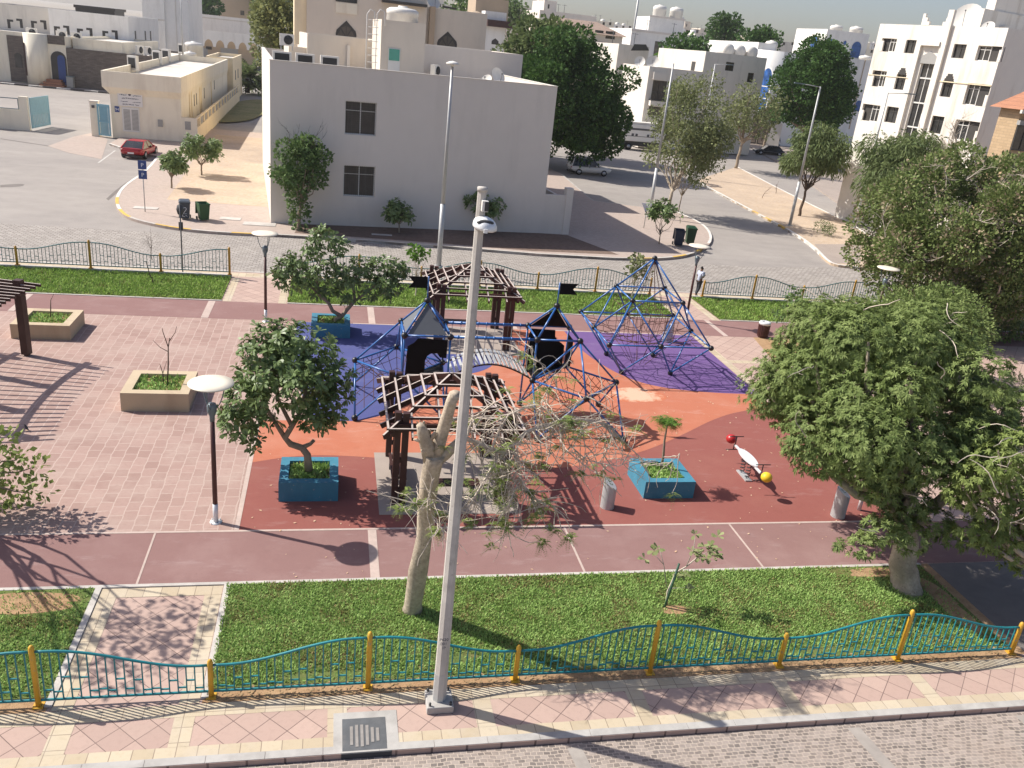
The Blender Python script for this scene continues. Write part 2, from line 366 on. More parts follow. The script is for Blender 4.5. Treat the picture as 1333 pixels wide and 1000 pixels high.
def m_leaf(name, c1, c2, trans=.3, rough=.5, dry=None, dryf=.0, spec=.16, nsc=1.6):
    t = NT(name); g = t.n('ShaderNodeNewGeometry'); r = g.outputs['Random Per Island']
    big = t.ramp(t.noise(nsc, 3), [(.33, 0.0), (.67, 1.0)])
    f = t.math('ADD', t.math('MULTIPLY', r, .55), t.math('MULTIPLY', big, .45))
    cc = t.mix(f, c1, c2)
    if dry:
        n = t.noise(1.1, 3); k = t.math('ADD', t.math('MULTIPLY', n, .7), t.math('MULTIPLY', r, .3))
        cc = t.mix(t.ramp(k, [(dryf, 0.0), (dryf+.06, 1.0)]), cc, dry)
    t.fin(cc, max(rough, .6) if spec < .2 else rough, 0, spec)
    tr = t.n('ShaderNodeBsdfTranslucent'); t.l(t.mix(.5, cc, (.35, .5, .08), 'MIX') if False else cc, tr.inputs[0])
    ms = t.n('ShaderNodeMixShader'); ms.inputs[0].default_value = trans
    t.l(t.b.outputs[0], ms.inputs[1]); t.l(tr.outputs[0], ms.inputs[2]); t.l(ms.outputs[0], t.out.inputs[0])
    return t.m
M['lf_frang'] = m_leaf('frangipani_leaf', (.070, .12, .032), (.24, .32, .12), .22, .42, spec=.36, nsc=3.0)
M['lf_frang_pale'] = m_leaf('pale_new_leaf', (.22, .27, .10), (.38, .40, .20), .3, .45)
M['lf_feather'] = m_leaf('feathery_leaf', (.085, .135, .032), (.32, .39, .14), .3, .55, nsc=2.2)
M['lf_feather_y'] = m_leaf('yellowish_feathery_leaf', (.16, .22, .05), (.30, .36, .12), .3, .55)
M['lf_dark'] = m_leaf('dark_green_leaf', (.032, .08, .020), (.095, .175, .042), .25, .5)
M['lf_olive'] = m_leaf('olive_leaf', (.14, .17, .065), (.28, .30, .14), .3, .6)
M['lf_acacia'] = m_leaf('acacia_leaf', (.09, .135, .05), (.21, .25, .10), .3, .6)
M['lf_boug'] = m_leaf('mixed_dry_leaf', (.095, .145, .04), (.26, .31, .11), .3, .6, dry=(.42, .33, .23), dryf=.59)
M['lf_mid'] = m_leaf('mid_green_leaf', (.075, .14, .045), (.18, .25, .09), .28, .5)
M['lf_bright'] = m_leaf('bright_sapling_leaf', (.07, .17, .02), (.16, .27, .05), .35, .5)
M['grass'] = m_leaf('grass_blade', (.17, .29, .06), (.42, .58, .19), .25, .6, dry=(.27, .21, .09), dryf=.60)
M['grass_far'] = m_leaf('far_grass_blade', (.16, .27, .045), (.36, .50, .125), .25, .6, dry=(.2, .17, .06), dryf=.66)
# ================================================================== GROUND
def poly(*pts, z=0): return [tuple(G(x, y, z)[:2]) for x, y in pts]
def rect(x0, y0, x1, y1): return [(x0, y0), (x1, y0), (x1, y1), (x0, y1)]
def sheet(name, pl, z, m):
    mb = MB()
    for p in (pl if isinstance(pl[0], list) else [pl]): mb.sheet(p, z)
    return struct(name, mb, m)
def resample(pts, step):
    out = [Vector(pts[0])]; rest = step
    for a, b in zip(pts[:-1], pts[1:]):
        a = Vector(a); b = Vector(b); L = (b-a).length; pos = 0
        while L-pos > rest: pos += rest; out.append(a.lerp(b, pos/L)); rest = step
        rest -= L-pos
    out.append(Vector(pts[-1])); return out
def smooth2(pts, n=3):
    for _ in range(n):
        q = [pts[0]]
        for a, b in zip(pts[:-1], pts[1:]):
            a = Vector(a); b = Vector(b); q += [tuple(a.lerp(b, .25)), tuple(a.lerp(b, .75))]
        pts = q+[pts[-1]]
    return pts
def ribbon(mb, pts, w, z0, z1, paint=None, step=1.0):
    """kerb stones along a line; paint = list of material slots used in turn"""
    ps = resample(pts, step); n = len(ps)
    nr = []
    for i in range(n):
        t = (ps[min(i+1, n-1)]-ps[max(i-1, 0)]).normalized(); nr.append(Vector((-t.y, t.x)))
    for i in range(n-1):
        if paint: mb.mi = paint[i % len(paint)]
        a, b = ps[i], ps[i+1]; A = a+nr[i]*w; B = b+nr[i+1]*w; e = .004
        a2 = a.lerp(b, e); b2 = b.lerp(a, e); A2 = A.lerp(B, e); B2 = B.lerp(A, e)
        mb.prism([tuple(a2), tuple(b2), tuple(B2), tuple(A2)], z0, z1)
    mb.mi = 0
def curve(pts): return smooth2(pts, 3)
ZR = -.15
sheet('ground', rect(-2500, -200, 2500, 4000), -.165, M['farground'])
sheet('side_road', rect(-75, 43.9, 130, 190), -.156, M['asphalt'])
sheet('cobbled_road_far', [(-75, 43.9), (80, 43.9), (80, 53.4), (36, 53.2), (28, 51.9), (14, 51.9), (-3, 53.2), (-10, 52.4), (-75, 53.2)], -.150, M['setts_far'])
sheet('cobbled_road_near', rect(-45, -30, 50, 11.7), -.105, M['setts'])
mb = MB()
for x in (-1.5, 4.5, 10.4, 14.4, -7.5):
    mb.sheet([(x, 11.58), (x+.28, 11.58), (x+.28+.9, 4), (x+.9, 4)], -.101)
struct('concrete_road_strips', mb, M['strip'])
mb = MB(); mb.prism(rect(-60, 11.72, 62, 43.9), -.4, 0); struct('park_pavement', mb, M['diamond'])
# near pavement bands
CB = [-10.4, -7.6, -4.54-.0, -2.5, .25, 3.04, 6.22, 9.51, 12.78, 16.0]
sheet('pavement_band_tiles', [rect(-40, 12.86, 45, 13.18)]+[rect(-40, 11.9, 45, 12.14)]+[rect(x-.18, 12.144, x+.18, 12.856) for x in CB], .004, M['cream_tiles'])
mb = MB(); ribbon(mb, [(45, 11.90), (-40, 11.90)], .17, -.15, .012, None, 1.0); struct('kerb_near', mb, M['conc'])
# side path, soil strip, lawns
sheet('fence_soil_strip', [rect(-40, 13.19, -4.95, 13.6), rect(-2.25, 13.19, 15.95, 13.62)], .004, M['soil'])
sheet('lawn_near', [rect(-2.2, 13.55, 15.85, 16.93), rect(-40, 13.55, -5.0, 16.93)], .02, M['lawn'])
sheet('bare_soil_patches', [curve([(cx+ax_*math.cos(PI*k/5)*(.9+.25*math.sin(k*2.3)), cy+ay_*math.sin(PI*k/5)) for k in range(11)]) for cx, cy, ax_, ay_ in ((-6.3, 16.45, 1.2, .4), (14.4, 16.65, 1.1, .22), (8.1, 15.4, .35, .18), (15.45, 15.2, .35, 1.2))], .024, M['soil'])
sheet('side_path_border', [rect(-4.86, 13.2, -4.5, 16.9), rect(-2.66, 13.2, -2.3, 16.9), rect(-4.5, 16.56, -2.66, 16.9)], .006, M['cream_tiles'])
mb = MB()
for x in (-5.0, -2.28): mb.box(x, 13.3, -.02, x+.13, 16.92, .03)
mb.box(-40, 16.92, -.02, 15.9, 17.02, .028)
struct('lawn_kerb_near', mb, M['conc_pale'])
sheet('red_walkway_near', rect(-40, 17.03, 40, 19.17), .004, M['walk'])
sheet('red_walkway_far', rect(-60, 36.22, 60, 38.75), .004, M['walk'])
mb = MB()
mb.sheet(rect(-40, 19.17, 17, 19.25), .010); mb.sheet(rect(-2.32, 19.26, -2.2, 30.0), .010); mb.sheet(rect(.9, 36.14, 17, 36.24), .010)
for x, w in ((1.02, .22), (6.3, .06), (11.2, .06), (-4.2, .05), (-9, .05)): mb.sheet(rect(x, 17.04, x+w, 19.16), .010)
for x, w in ((-5.5, .3), (1.6, .3), (18.7, .25), (8.2, .2), (-13, .25)): mb.sheet(rect(x, 36.25, x+w, 38.7), .010)
struct('walkway_joints', mb, M['joint'])
sheet('plaza_floor', [[(-60, 19.26), (-2.33, 19.26), (-2.33, 28.5), (-1.6, 31.0), (-1.6, 36.2), (-60, 36.2)]], .004, M['plaza'])
# playground rubber, cut along the photographed curves
c1 = curve([(-2.2, 22.95), (-.8, 23.45), (1.0, 23.35), (3.6, 22.85), (6.2, 22.45), (7.9, 22.75), (10.0, 23.6), (11.8, 24.8), (14.3, 26.75), (16.2, 27.5), (16.95, 27.55)])
sheet('rubber_floor_maroon', [(-2.2, 19.26)]+c1+[(16.95, 19.26)], .004, M['r_maroon'])
c2 = curve([(.85, 25.9), (1.8, 26.4), (2.9, 27.6), (3.7, 29.3), (5.0, 30.2), (6.3, 31.05), (6.85, 32.7), (6.9, 36.15)])
c3 = curve([(10.6, 36.15), (10.65, 34.2), (11.0, 32.3), (11.7, 30.5), (12.7, 29.5), (14.6, 29.0), (16.95, 28.9)])
sheet('rubber_floor_orange', c1+c3[::-1]+c2[::-1]+[(-.9, 25.9), (-2.2, 25.9)], .006, M['r_orange'])
sheet('rubber_floor_blue', [(-1.5, 36.15), (-1.5, 31), (-.6, 25.9)]+c2, .008, M['r_blue'])
sheet('rubber_floor_purple', c3+[(16.95, 36.15)], .008, M['r_purple'])
sheet('worn_patch', [curve([(10.2, 28.6), (11.4, 29.5), (12.6, 29.1), (12.9, 28.2), (11.8, 27.9), (10.6, 27.9), (10.2, 28.6)])], .0075, M['wornfade'])
sheet('pergola_floor', [rect(1.35, 19.9, 5.2, 23.6), rect(4.0, 32.6, 7.9, 36.1)], .012, M['conc_patch'])
sheet('paving_border_tiles', [rect(17.0, 24, 17.36, 36.2), rect(17.37, 32.5, 20, 32.85), rect(19.2, 38.76, 19.6, 42.8), rect(17.3, 38.76, 17.66, 42.8),
      rect(-4.9, 38.76, -4.55, 42.8), rect(-2.46, 38.76, -2.1, 42.8)], .004, M['cream_tiles'])
sheet('planting_bed_soil', [[(20.25, 36.2), (19.35, 31.2), (20.3, 30.8), (22.7, 36.2)]], .006, M['soil'])
sheet('side_walk_east', [rect(16.15, 12.3, 40, 17.0)], .007, M['tar_and_shade'])  # grey pavers, with the tree's shade put into this dark colour
sheet('soil_strip_east', [[(15.86, 13.3), (16.14, 13.3), (16.14, 17.0), (15.86, 17.0)]], .008, M['soil'])
sheet('lawn_far', [rect(-60, 38.86, -4.97, 42.8), rect(-2.05, 38.86, 17.25, 42.8), rect(19.65, 38.86, 60, 42.8)], .02, M['lawn'])
mb = MB()
for a, b in ((-60, -4.95), (-2.05, 17.25), (19.65, 60)): mb.box(a, 42.8, -.02, b, 42.98, .12); mb.box(a, 38.76, -.02, b, 38.86, .03)
struct('lawn_kerb_far', mb, M['conc_pale'])
sheet('pavement_far', rect(-60, 43.0, 62, 43.72), .004, M['cream_tiles'])
mb = MB(); ribbon(mb, [(62, 43.9), (-60, 43.9)], -.16, -.15, .014, None, 1.0); struct('kerb_far_side', mb, M['conc_pale'])

# villa block pavement with its rounded corners
kl = [tuple(G(*p)[:2]) for p in ((142, 187), (172, 197), (205, 203), (187, 224), (160, 241), (149, 257), (152, 272), (165, 283), (200, 292), (240, 298.5), (300, 303.5), (360, 305.5))]
kl = kl[:3]+smooth2(kl[2:], 2)[1:]
km = [tuple(G(*p)[:2]) for p in ((450, 311), (560, 319), (700, 330.5), (800, 336))]
kr = smooth2([tuple(G(*p)[:2]) for p in ((800, 336), (860, 337), (900, 332), (925, 319), (928, 305), (915, 290), (878, 274))], 2)
kt = [tuple(G(*p)[:2]) for p in ((850, 271), (803, 265), (772, 261), (732, 227))]
mb = MB(); mb.prism(kl+km+kr[1:]+kt+[(22, 105), (-21, 105)], -.4, 0); struct('pavement_villa', mb, M['villa_pavers'])
mb = MB(); ribbon(mb, kl[:3], .18, -.2, .012, [0], 1.0); ribbon(mb, kl[2:], .2, -.2, .012, [0]*25+[1, 1, 1, 0, 0, 1, 1, 1, 2, 2, 2, 1, 1, 1, 2, 2, 2]*2, .8)
ribbon(mb, [kl[-1]]+km, .2, -.2, .012, [2], 1.2); ribbon(mb, kr[:len(kr)//2], .2, -.2, .012, [2, 2, 1, 1], .8); ribbon(mb, kr[len(kr)//2:], .2, -.2, .012, [0], .8)
ribbon(mb, [kr[-1]]+kt, .15, -.2, .012, [3], 1.2)
o = mb.build('kerb_villa', [M['kerb_w'], M['kerb_y'], M['conc_pale'], M['conc']]); o['kind'] = 'structure'
sheet('sand_lot', poly((217, 260), (352, 270))+[(-4.0, 58), (-4.1, 100), (-12.8, 100)]+poly((262, 190), (237, 232)), .006, M['sand'])
sheet('lot_grass_patch', [curve(poly((268, 158), (300, 133), (345, 128), (350, 140), (335, 155), (300, 160), (268, 158)))], .012, M['lotgrass'])
sheet('villa_soil_shade', [(-2.2, 56.35), (14.4, 58.0), (16.3, 57.9), (18.5, 52.6), (12.6, 52.3), (5.9, 53.1), (.7, 53.5), (-2.4, 53.6)], .005, M['wallsoil'])  # soil bed widened to the kerb, painting in the facade's cast shadow
ml = smooth2([tuple(G(*p)[:2]) for p in ((905, 235), (920, 243), (980, 275), (1030, 301), (1060, 322), (1074, 338), (1086, 345), (1120, 348))], 2)
mr = [tuple(G(*p)[:2]) for p in ((1160, 325), (1110, 292), (1060, 268), (1010, 243), (960, 217))]
mb = MB(); mb.prism(ml+[(60, 53.6)]+mr, -.4, 0); struct('sandy_median', mb, M['sand'])
mb = MB(); ribbon(mb, ml, .2, -.2, .02, [0, 0, 0, 0, 0, 0, 0, 0, 0, 0, 0, 0, 0, 0, 0, 0, 0, 0, 0, 0, 0, 0, 0, 1, 1, 0, 0, 1, 1, 0, 0, 1, 1], .8); ribbon(mb, mr, .2, -.2, .02, [0], 1.0)
o = mb.build('median_kerb', [M['kerb_w'], M['kerb_y']]); o['kind'] = 'structure'
sheet('median_paving', poly((1060, 318), (1120, 318), (1120, 343), (1082, 343), (1072, 333)), .006, M['conc_patch'])
mb = MB(); mb.prism(poly((1100, 270), (1020, 215), (975, 190), (985, 178), (1333, 270), (1333, 330)), -.3, -.02); struct('pavement_east', mb, M['conc_patch'])
# left road marks
mb = MB(); a, b = G(128, 212, ZR), G(150, 196, ZR); n = Vector((.06, .03, 0))
mb.add([a-n, b-n, b+n, a+n], [(0, 1, 2, 3)]); a, b = G(0, 240, ZR), G(33, 233, ZR)
struct('road_lines', mb, M['roadline'])
mb = MB()
pa = [G(0, 181, ZR), G(60, 190, ZR), G(122, 202, ZR)]
for a, b in zip(pa[:-1], pa[1:]): mb.add([a, b, b+Vector((0, .35, 0)), a+Vector((0, .35, 0))], [(3, 2, 1, 0)])
mb.sheet(curve(poly((141, 258), (150, 250), (170, 235), (176, 229), (168, 232), (150, 245), (138, 256))), ZR); mb.sheet(curve(poly((0, 238), (32, 236), (30, 240), (0, 241))), ZR)
struct('asphalt_patches', mb, M['tar_and_shade'])
# arrival apron of brick in front of the gate
sheet('gate_apron', poly((62, 188), (95, 176), (125, 170), (140, 180), (132, 205), (90, 197)), -.145, M['villa_pavers'])

for px, py, w_, d_, lb in ((140, 268, 1.5, .7, 'pale concrete slab at the foot of the blue parking sign'), (300, 285, 1.3, .8, 'grey inspection cover in the pavers right of the green wheelie bin'), (338, 292, 2.0, 1.0, 'large grey inspection cover near the corner of the grey villa'), (497, 306, 1.3, .35, 'pale loose slab lying on the soil strip of the grey villa')):
    g = G(px if px != 140 else 190, py if px != 140 else 271); b = MB(); b.box(-w_/2, -d_/2, 0, w_/2, d_/2, .022); tag(b.build('inspection_cover', M['conc_pale'], loc=(g.x, g.y, .006), bevel=.01), lb, 'ground slab')
# ---- grass as ground cover
def blades(name, rects, n, L, m, z=.02, w=.35, lean=.9):
    a = np.array([(r[2]-r[0])*(r[3]-r[1]) for r in rects]); k = rng.choice(len(rects), n, p=a/a.sum()); rr = np.array(rects)[k]
    x = rr[:, 0]+rng.random(n)*(rr[:, 2]-rr[:, 0]); y = rr[:, 1]+rng.random(n)*(rr[:, 3]-rr[:, 1])
    keep = (np.sin(x*2.1+3*np.sin(y*1.7))*np.sin(y*2.9+2*np.sin(x*1.3))+rng.random(n)*1.8) > -.25
    x, y = x[keep], y[keep]
    for cx, cy, ax_, ay_ in ((-6.3, 16.5, 1.5, .55), (14.4, 16.7, 1.5, .35), (2.6, 14.1, .5, .2), (8.1, 15.4, .45, .22), (15.6, 15.2, .5, 1.4), (.2, 13.75, 1.2, .14), (5.3, 13.7, .9, .12), (11.2, 13.72, 1.4, .13), (-3.6, 42.4, 1, .3), (9, 39.1, 1.6, .25)):
        k2 = ((x-cx)/ax_)**2+((y-cy)/ay_)**2+.9*(rng.random(len(x))-.5) > 1; k2 |= rng.random(len(x)) < .12; x, y = x[k2], y[k2]
    n = len(x)
    an = rng.random(n)*2*PI; ln = L*(.5+rng.random(n)); ti = rng.random(n)*lean+.15
    d = np.stack([np.cos(an)*np.sin(ti), np.sin(an)*np.sin(ti), np.cos(ti)], 1)*ln[:, None]
    s = np.stack([-np.sin(an), np.cos(an), np.zeros(n)], 1)*(ln*w*.5)[:, None]
    p = np.stack([x, y, np.full(n, z)], 1)
    V = np.stack([p-s*.6, p+s*.6, p+d*.6+s, p+d, p+d*.6-s], 1).reshape(-1, 3)
    F = np.arange(n*5).reshape(-1, 5)
    o = npmesh(name, V, F, m); o['kind'] = 'stuff'; return o
tag(blades('grass', [(-2.2, 13.6, 15.85, 16.93)], 125000, .052, M['grass']), 'thick short green grass of the near lawn behind the teal fence', 'grass', kind='stuff')
tag(blades('grass', [(-9, 13.6, -5.02, 16.9)], 26000, .055, M['grass']), 'patchy green grass left of the diamond tiled side path', 'grass', kind='stuff')
tag(blades('grass', [(-24, 38.9, -4.97, 42.78)], 30000, .10, M['grass_far'], lean=.6), 'far lawn grass on the left, between walkway and back fence', 'grass', kind='stuff')
tag(blades('grass', [(-2.05, 38.9, 17.25, 42.78)], 30000, .10, M['grass_far'], lean=.6), 'far lawn grass behind the climbing frames', 'grass', kind='stuff')
tag(blades('grass', [(19.65, 38.9, 36, 42.78)], 20000, .10, M['grass_far'], lean=.6), 'far lawn grass on the right beside the walking person', 'grass', kind='stuff')
# fallen leaves and debris on the soil strip
n = 900; xs = np.concatenate([rng.random(n)*18-2.2]); ys = 13.2+rng.random(n)*.42
V = []; F = []
for i in range(n):
    a = random.random()*PI; l = .025+.03*random.random(); c = Vector((xs[i], ys[i], .012+.012*random.random())); u = Vector((math.cos(a), math.sin(a), .2*random.random()))*l; v = Vector((-math.sin(a), math.cos(a), .1))*l*.5
    V += [c-u, c-v, c+u, c+v]; F.append((4*i, 4*i+1, 4*i+2, 4*i+3))
tag(npmesh('leaf_litter', [tuple(v) for v in V], F, M['deadleaf']), 'dry brown leaf litter along the foot of the teal fence', 'leaf litter', kind='stuff')
mbl = MB()
for i in range(260):
    x = random.uniform(-2, 16.5); y = random.uniform(17.1, 29)
    a = random.random()*PI; l = .02+.035*random.random()**2; z = .016
    u = Vector((math.cos(a), math.sin(a), 0))*l; v = Vector((-math.sin(a), math.cos(a), 0))*l*.6; c = Vector((x, y, z))
    mbl.add([c-u, c-v, c+u+Vector((0, 0, .01)), c+v], [(0, 1, 2, 3)])
tag(mbl.build('fallen_leaves', M['worn']), 'scattered pale fallen leaves on the red playground floor', 'leaves', kind='stuff')
# ================================================================== FENCES
def fence(name, label, y, xs, hs, bar_m, post_m, z0=.0, pw=.10):
    """wavy-topped bar fence: hs = post heights; rails swing from high to low posts"""
    t = thing(name, label, 'fence', (xs[0], y, z0))
    for i, (x, h) in enumerate(zip(xs, hs)):
        b = MB(); lx = x-xs[0]
        b.lathe([(pw*.52, 0), (pw*.52, h), (pw*.46, h+.03), (pw*.3, h+.06), (.004, h+.075)], (lx, 0, 0), 12)
        b.box(lx-.09, -.09, .0, lx+.09, .09, .03)
        b.build('post', post_m, t)
    for i in range(len(xs)-1):
        a, c = xs[i]-xs[0]+pw*.5, xs[i+1]-xs[0]-pw*.5; ha, hc = hs[i]-.07, hs[i+1]-.07
        f = lambda u: ha+(hc-ha)*(.5-.5*math.cos(PI*min(1, max(0, (u-.06)/.88))))
        n = 19; b = MB(); low = .14
        b.bar((a, 0, low), (c, 0, low), .03, .04)
        for k in range(n):
            u = (k+.5)/n; x = a+(c-a)*u; b.bar((x, 0, low+.02), (x, 0, f(u)-.012), .022, .022)
            if k < n-1:
                u2 = (k+1.5)/n; x2 = a+(c-a)*u2; hh = min(f(u), f(u2))
                for zf in ((.16,) if k % 2 else (.47,)) if k % 3 else (): 
                    b.bar((x+.011, 0, low+zf*(hh-low)), (x2-.011, 0, low+zf*(hh-low)), .022, .026)
                if k % 3 == 0: b.bar((x+.011, 0, low+.2*(hh-low)), (x2-.011, 0, low+.2*(hh-low)), .022, .026)
        p = b.build('panel', bar_m, t)
        r = MB(); r.tube([(a+(c-a)*j/24, 0, f(j/24)) for j in range(25)], .026, 8); r.build('top_rail', bar_m, p)
    return t
fence('front_fence', 'teal wavy metal fence with yellow posts along the near pavement', 13.35,
      [-14.0, -11.05, -8.1, -5.10, -2.10, .84, 3.82, 6.75, 9.76, 12.72, 15.75], [.82, 1.3, .82, 1.3, .82, 1.3, .82, 1.3, .82, 1.3, .82], M['teal'], M['yellow'])
bx = [-14.69-3.15*k for k in range(5, 0, -1)]+[-14.69, -11.46, -8.27, -5.05]
fence('back_fence', 'dark teal back fence with ochre posts behind the left lawn', 42.89, bx, [1.33 if (len(bx)-1-i) % 2 == 0 else .86 for i in range(len(bx))], M['teal_dk'], M['ochre'], .12, .11)
bx = [-1.95, 1.3, 4.5, 7.6, 10.78, 14.03, 17.19]
fence('back_fence', 'dark teal back fence with ochre posts behind the climbing frames', 42.89, bx, [.86 if i % 2 == 0 else 1.33 for i in range(7)], M['teal_dk'], M['ochre'], .12, .11)
bx = [20.34, 23.4, 26.5, 29.7, 32.9, 36.0, 39.2]
fence('back_fence', 'dark teal back fence with ochre posts beside the walking person on the right', 42.89, bx, [.86 if i % 2 == 0 else 1.33 for i in range(7)], M['teal_dk'], M['ochre'], .12, .11)

# ================================================================== LAMPS AND POLES
def txt(s, size, m, name, parent, loc, rot, align='CENTER'):
    cu = bpy.data.curves.new(name, 'FONT'); cu.body = s; cu.size = size; cu.align_x = align; cu.extrude = .002
    o = bpy.data.objects.new(name, cu); col.objects.link(o)
    dg = bpy.context.evaluated_depsgraph_get(); me = bpy.data.meshes.new_from_object(o.evaluated_get(dg))
    bpy.data.objects.remove(o); me.materials.clear(); me.materials.append(m)
    q = bpy.data.objects.new(name, me); col.objects.link(q); q.parent = parent; q.location = loc; q.rotation_euler = rot
    return q
sp = thing('street_lamp', 'tall octagonal concrete street lamp post in the foreground with aluminium head', 'street lamp', tuple(G(571, 917)))
b = MB()
for i in range(8):
    pass
k8 = lambda r, z: [(r*math.cos(PI/8+PI/4*i), r*math.sin(PI/8+PI/4*i), z) for i in range(8)]
lv = [(.165, .16), (.158, .78), (.158, .79), (.078, 9.95)]
def octo(b, lv):
    vs = sum([k8(r, z) for r, z in lv], []); n = len(lv)
    b.add(vs, [(i*8+j, i*8+(j+1) % 8, i*8+8+(j+1) % 8, i*8+8+j) for i in range(n-1) for j in range(8)]+[tuple(range(7, -1, -1)), tuple((n-1)*8+j for j in range(8))])
octo(b, [(.130, .79), (.070, 9.95)]); b.build('pole', M['conc_pale'], sp)
b = MB(); octo(b, [(.138, .15), (.134, .80)]); b.build('painted_foot', M['galv'], sp)
b = MB(); b.box(-.26, -.26, 0, .26, .26, .16); fb = b.build('footing', M['conc'], sp, bevel=.02)
b = MB()
for x in (-.2, .2):
    for y in (-.2, .2): b.cyl((x, y, .16), (x, y, .23), .022, n=8)
b.build('bolt', M['alu_dk'], fb)
b = MB(); b.cyl((0, 0, 9.94), (0, 0, 10.0), .08); b.build('cap', M['conc_pale'], sp)
b = MB(); b.box(-.01, -.17, 9.66, .085, -.062, 9.82); b.build('sensor_box', M['plastic_w'], sp); b = MB(); b.box(.03, -.176, 9.67, .09, -.1, 9.81); b.build('sensor_face', M['alu_dk'], sp)
hd = MB(); prof = [(max(.004, math.cos(PI/2*k/8)**.8), math.sin(PI/2*k/8)) for k in range(9)]
hd.lathe([(.86, -.30), (1.0, -.16)]+prof, (0, 0, 0), 28)
hd.v = [(v[0]*.185*(1.12 if v[0] > 0 else .9)+.055, v[1]*.26-.06, v[2]*.15-.02*v[0]+9.42) for v in hd.v]
h = hd.build('lamp_head', M['alu'], sp)
lens = MB(); lens.ball((0, 0, 0), 1, 16); lens.v = [(v[0]*.135+.05, v[1]*.05-.222, v[2]*.042+9.508) for v in lens.v]
lens.build('head_slot', M['alu_dk'], h)
lens = MB(); lens.box(.02, -.345, 9.37, .075, -.30, 9.43); lens.build('latch', M['alu'], h)
for i, s in enumerate(('P620', '001', '1P')):
    txt(s, .085, M['ink'], 'stencil', sp, (-.02, -.1165+.0006*i, 1.62-.095*i), (PI/2, 0, 0))
for i, (x0, z0, x1, z1) in enumerate(((-.02, 1.15, .03, 1.02), (.03, 1.02, .0, .92), (.03, 1.02, .07, 1.1))):
    pass

def park_lamp():
    t = thing('park_lamp', 'cream disc park lamp on a maroon post at the corner of the plaza', 'park lamp', tuple(G(281, 680)), 0, 'disc lamps of the park')
    b = MB(); b.cyl((0, 0, 0), (0, 0, .02), .15); b.cyl((0, 0, .02), (0, 0, .55), .066)
    for x in (-.1, .1):
        for y in (-.1, .1): b.cyl((x, y, .02), (x, y, .06), .015, n=8)
    b.build('base_sleeve', M['alu'], t)
    b = MB(); b.cyl((0, 0, .54), (0, 0, 2.88), .062, .056); b.build('post', M['lampmaroon'], t)
    b = MB(); b.lathe([(.06, 2.86), (.065, 3.0), (.115, 3.12), (.12, 3.26), (.10, 3.32), (.05, 3.34)]); b.build('lantern', M['steelgrey'], t)
    for a in (.3, .3+2*PI/3, .3+4*PI/3):
        b = MB(); b.tube([((r)*math.cos(a), r*math.sin(a), z) for r, z in ((.10, 3.18), (.19, 3.3), (.26, 3.48), (.30, 3.66), (.32, 3.83))], .014, 8); b.build('arm', M['steelgrey'], t)
    b = MB(); b.lathe([(.03, 3.82), (.50, 3.825), (.535, 3.845), (.53, 3.865), (.3, 3.885), (.01, 3.89)], n=40); b.build('disc', M['lampwhite'], t)
    return t
pl = park_lamp()
dup_thing(pl, 'cream disc park lamp on a maroon post beside the left rear planter tree', tuple(G(346, 419)), .7)
dup_thing(pl, 'cream disc park lamp on a maroon post next to the walking person', tuple(G(893, 417)), 1.3)
dup_thing(pl, 'cream disc park lamp half hidden in the dry brown-green tree on the right', (G(1157, 349, 3.87).x, G(1157, 349, 3.87).y, 0), .2)

def steel_lamp(label, base, h, arm, r=.1, name='street_lamp'):
    t = thing(name, label, 'street lamp', base, 0, 'steel road lamps')
    b = MB(); b.cyl((0, 0, 0), (0, 0, h*.33), r*1.25, r*1.2); b.cyl((0, 0, h*.33), (0, 0, h), r*.95, r*.6); b.box(-.22, -.22, 0, .22, .22, .05); b.build('pole', M['galv'], t)
    if arm:
        d = Vector(arm); b = MB(); b.tube([(0, 0, h-.05), tuple(d*.5+Vector((0, 0, h+.03))), tuple(d+Vector((0, 0, h+.06)))], .035, 6); b.build('arm', M['galv'], t)
        b = MB(); e = d.normalized(); b.bar(tuple(d*.75+Vector((0, 0, h+.06))), tuple(d*1.25+Vector((0, 0, h+.09))), .26, .09); b.build('lamp_head', M['steelgrey'], t)
    return t
g = G(571, 347); l2 = steel_lamp('slim grey steel lamp pole behind the rear pergola, topped by a round head', tuple(g), Zh(g, (589, 86)), None, .115)
b = MB(); b.lathe([(.05, -.08), (.1, -.03), (.34, .02), (.36, .08), (.2, .16), (.02, .2)], (0, -.1, Zh(g, (589, 86))+.05)); b.build('lamp_head', M['plastic_w'], l2)
for (bs, tp, arm, lb) in (((1028, 294), (1069, 113), (-1.7, .4, 0), 'pale steel lamp post standing on the sandy median with arm to the left'),
      ((1112, 297), (1160, 121), (1.9, -.3, 0), 'dark thin lamp post in front of the cream apartment block with a right-hand arm'),
      ((845, 282), (889, 84), None, 'armless pale steel pole in front of the olive tree'),
      ((905, 232), (957, 86), (1.7, -.2, 0), 'steel road lamp with right-hand arm in front of the grey central villa')):
    g = G(*bs); h = Zh(g, tp); steel_lamp(lb, tuple(g), h, arm, .11)
g = G(240, 120); steel_lamp('very thin grey mast behind the cream substation roof', tuple(g), Zh(g, (243, 0))+1.5, None, .09)
g = Vector((50, 230, 0)); a = D(828, 20, 190); steel_lamp('tall grey mast rising over the far rooftops against the sky', (a.x, 190, 0), 27, None, .32)

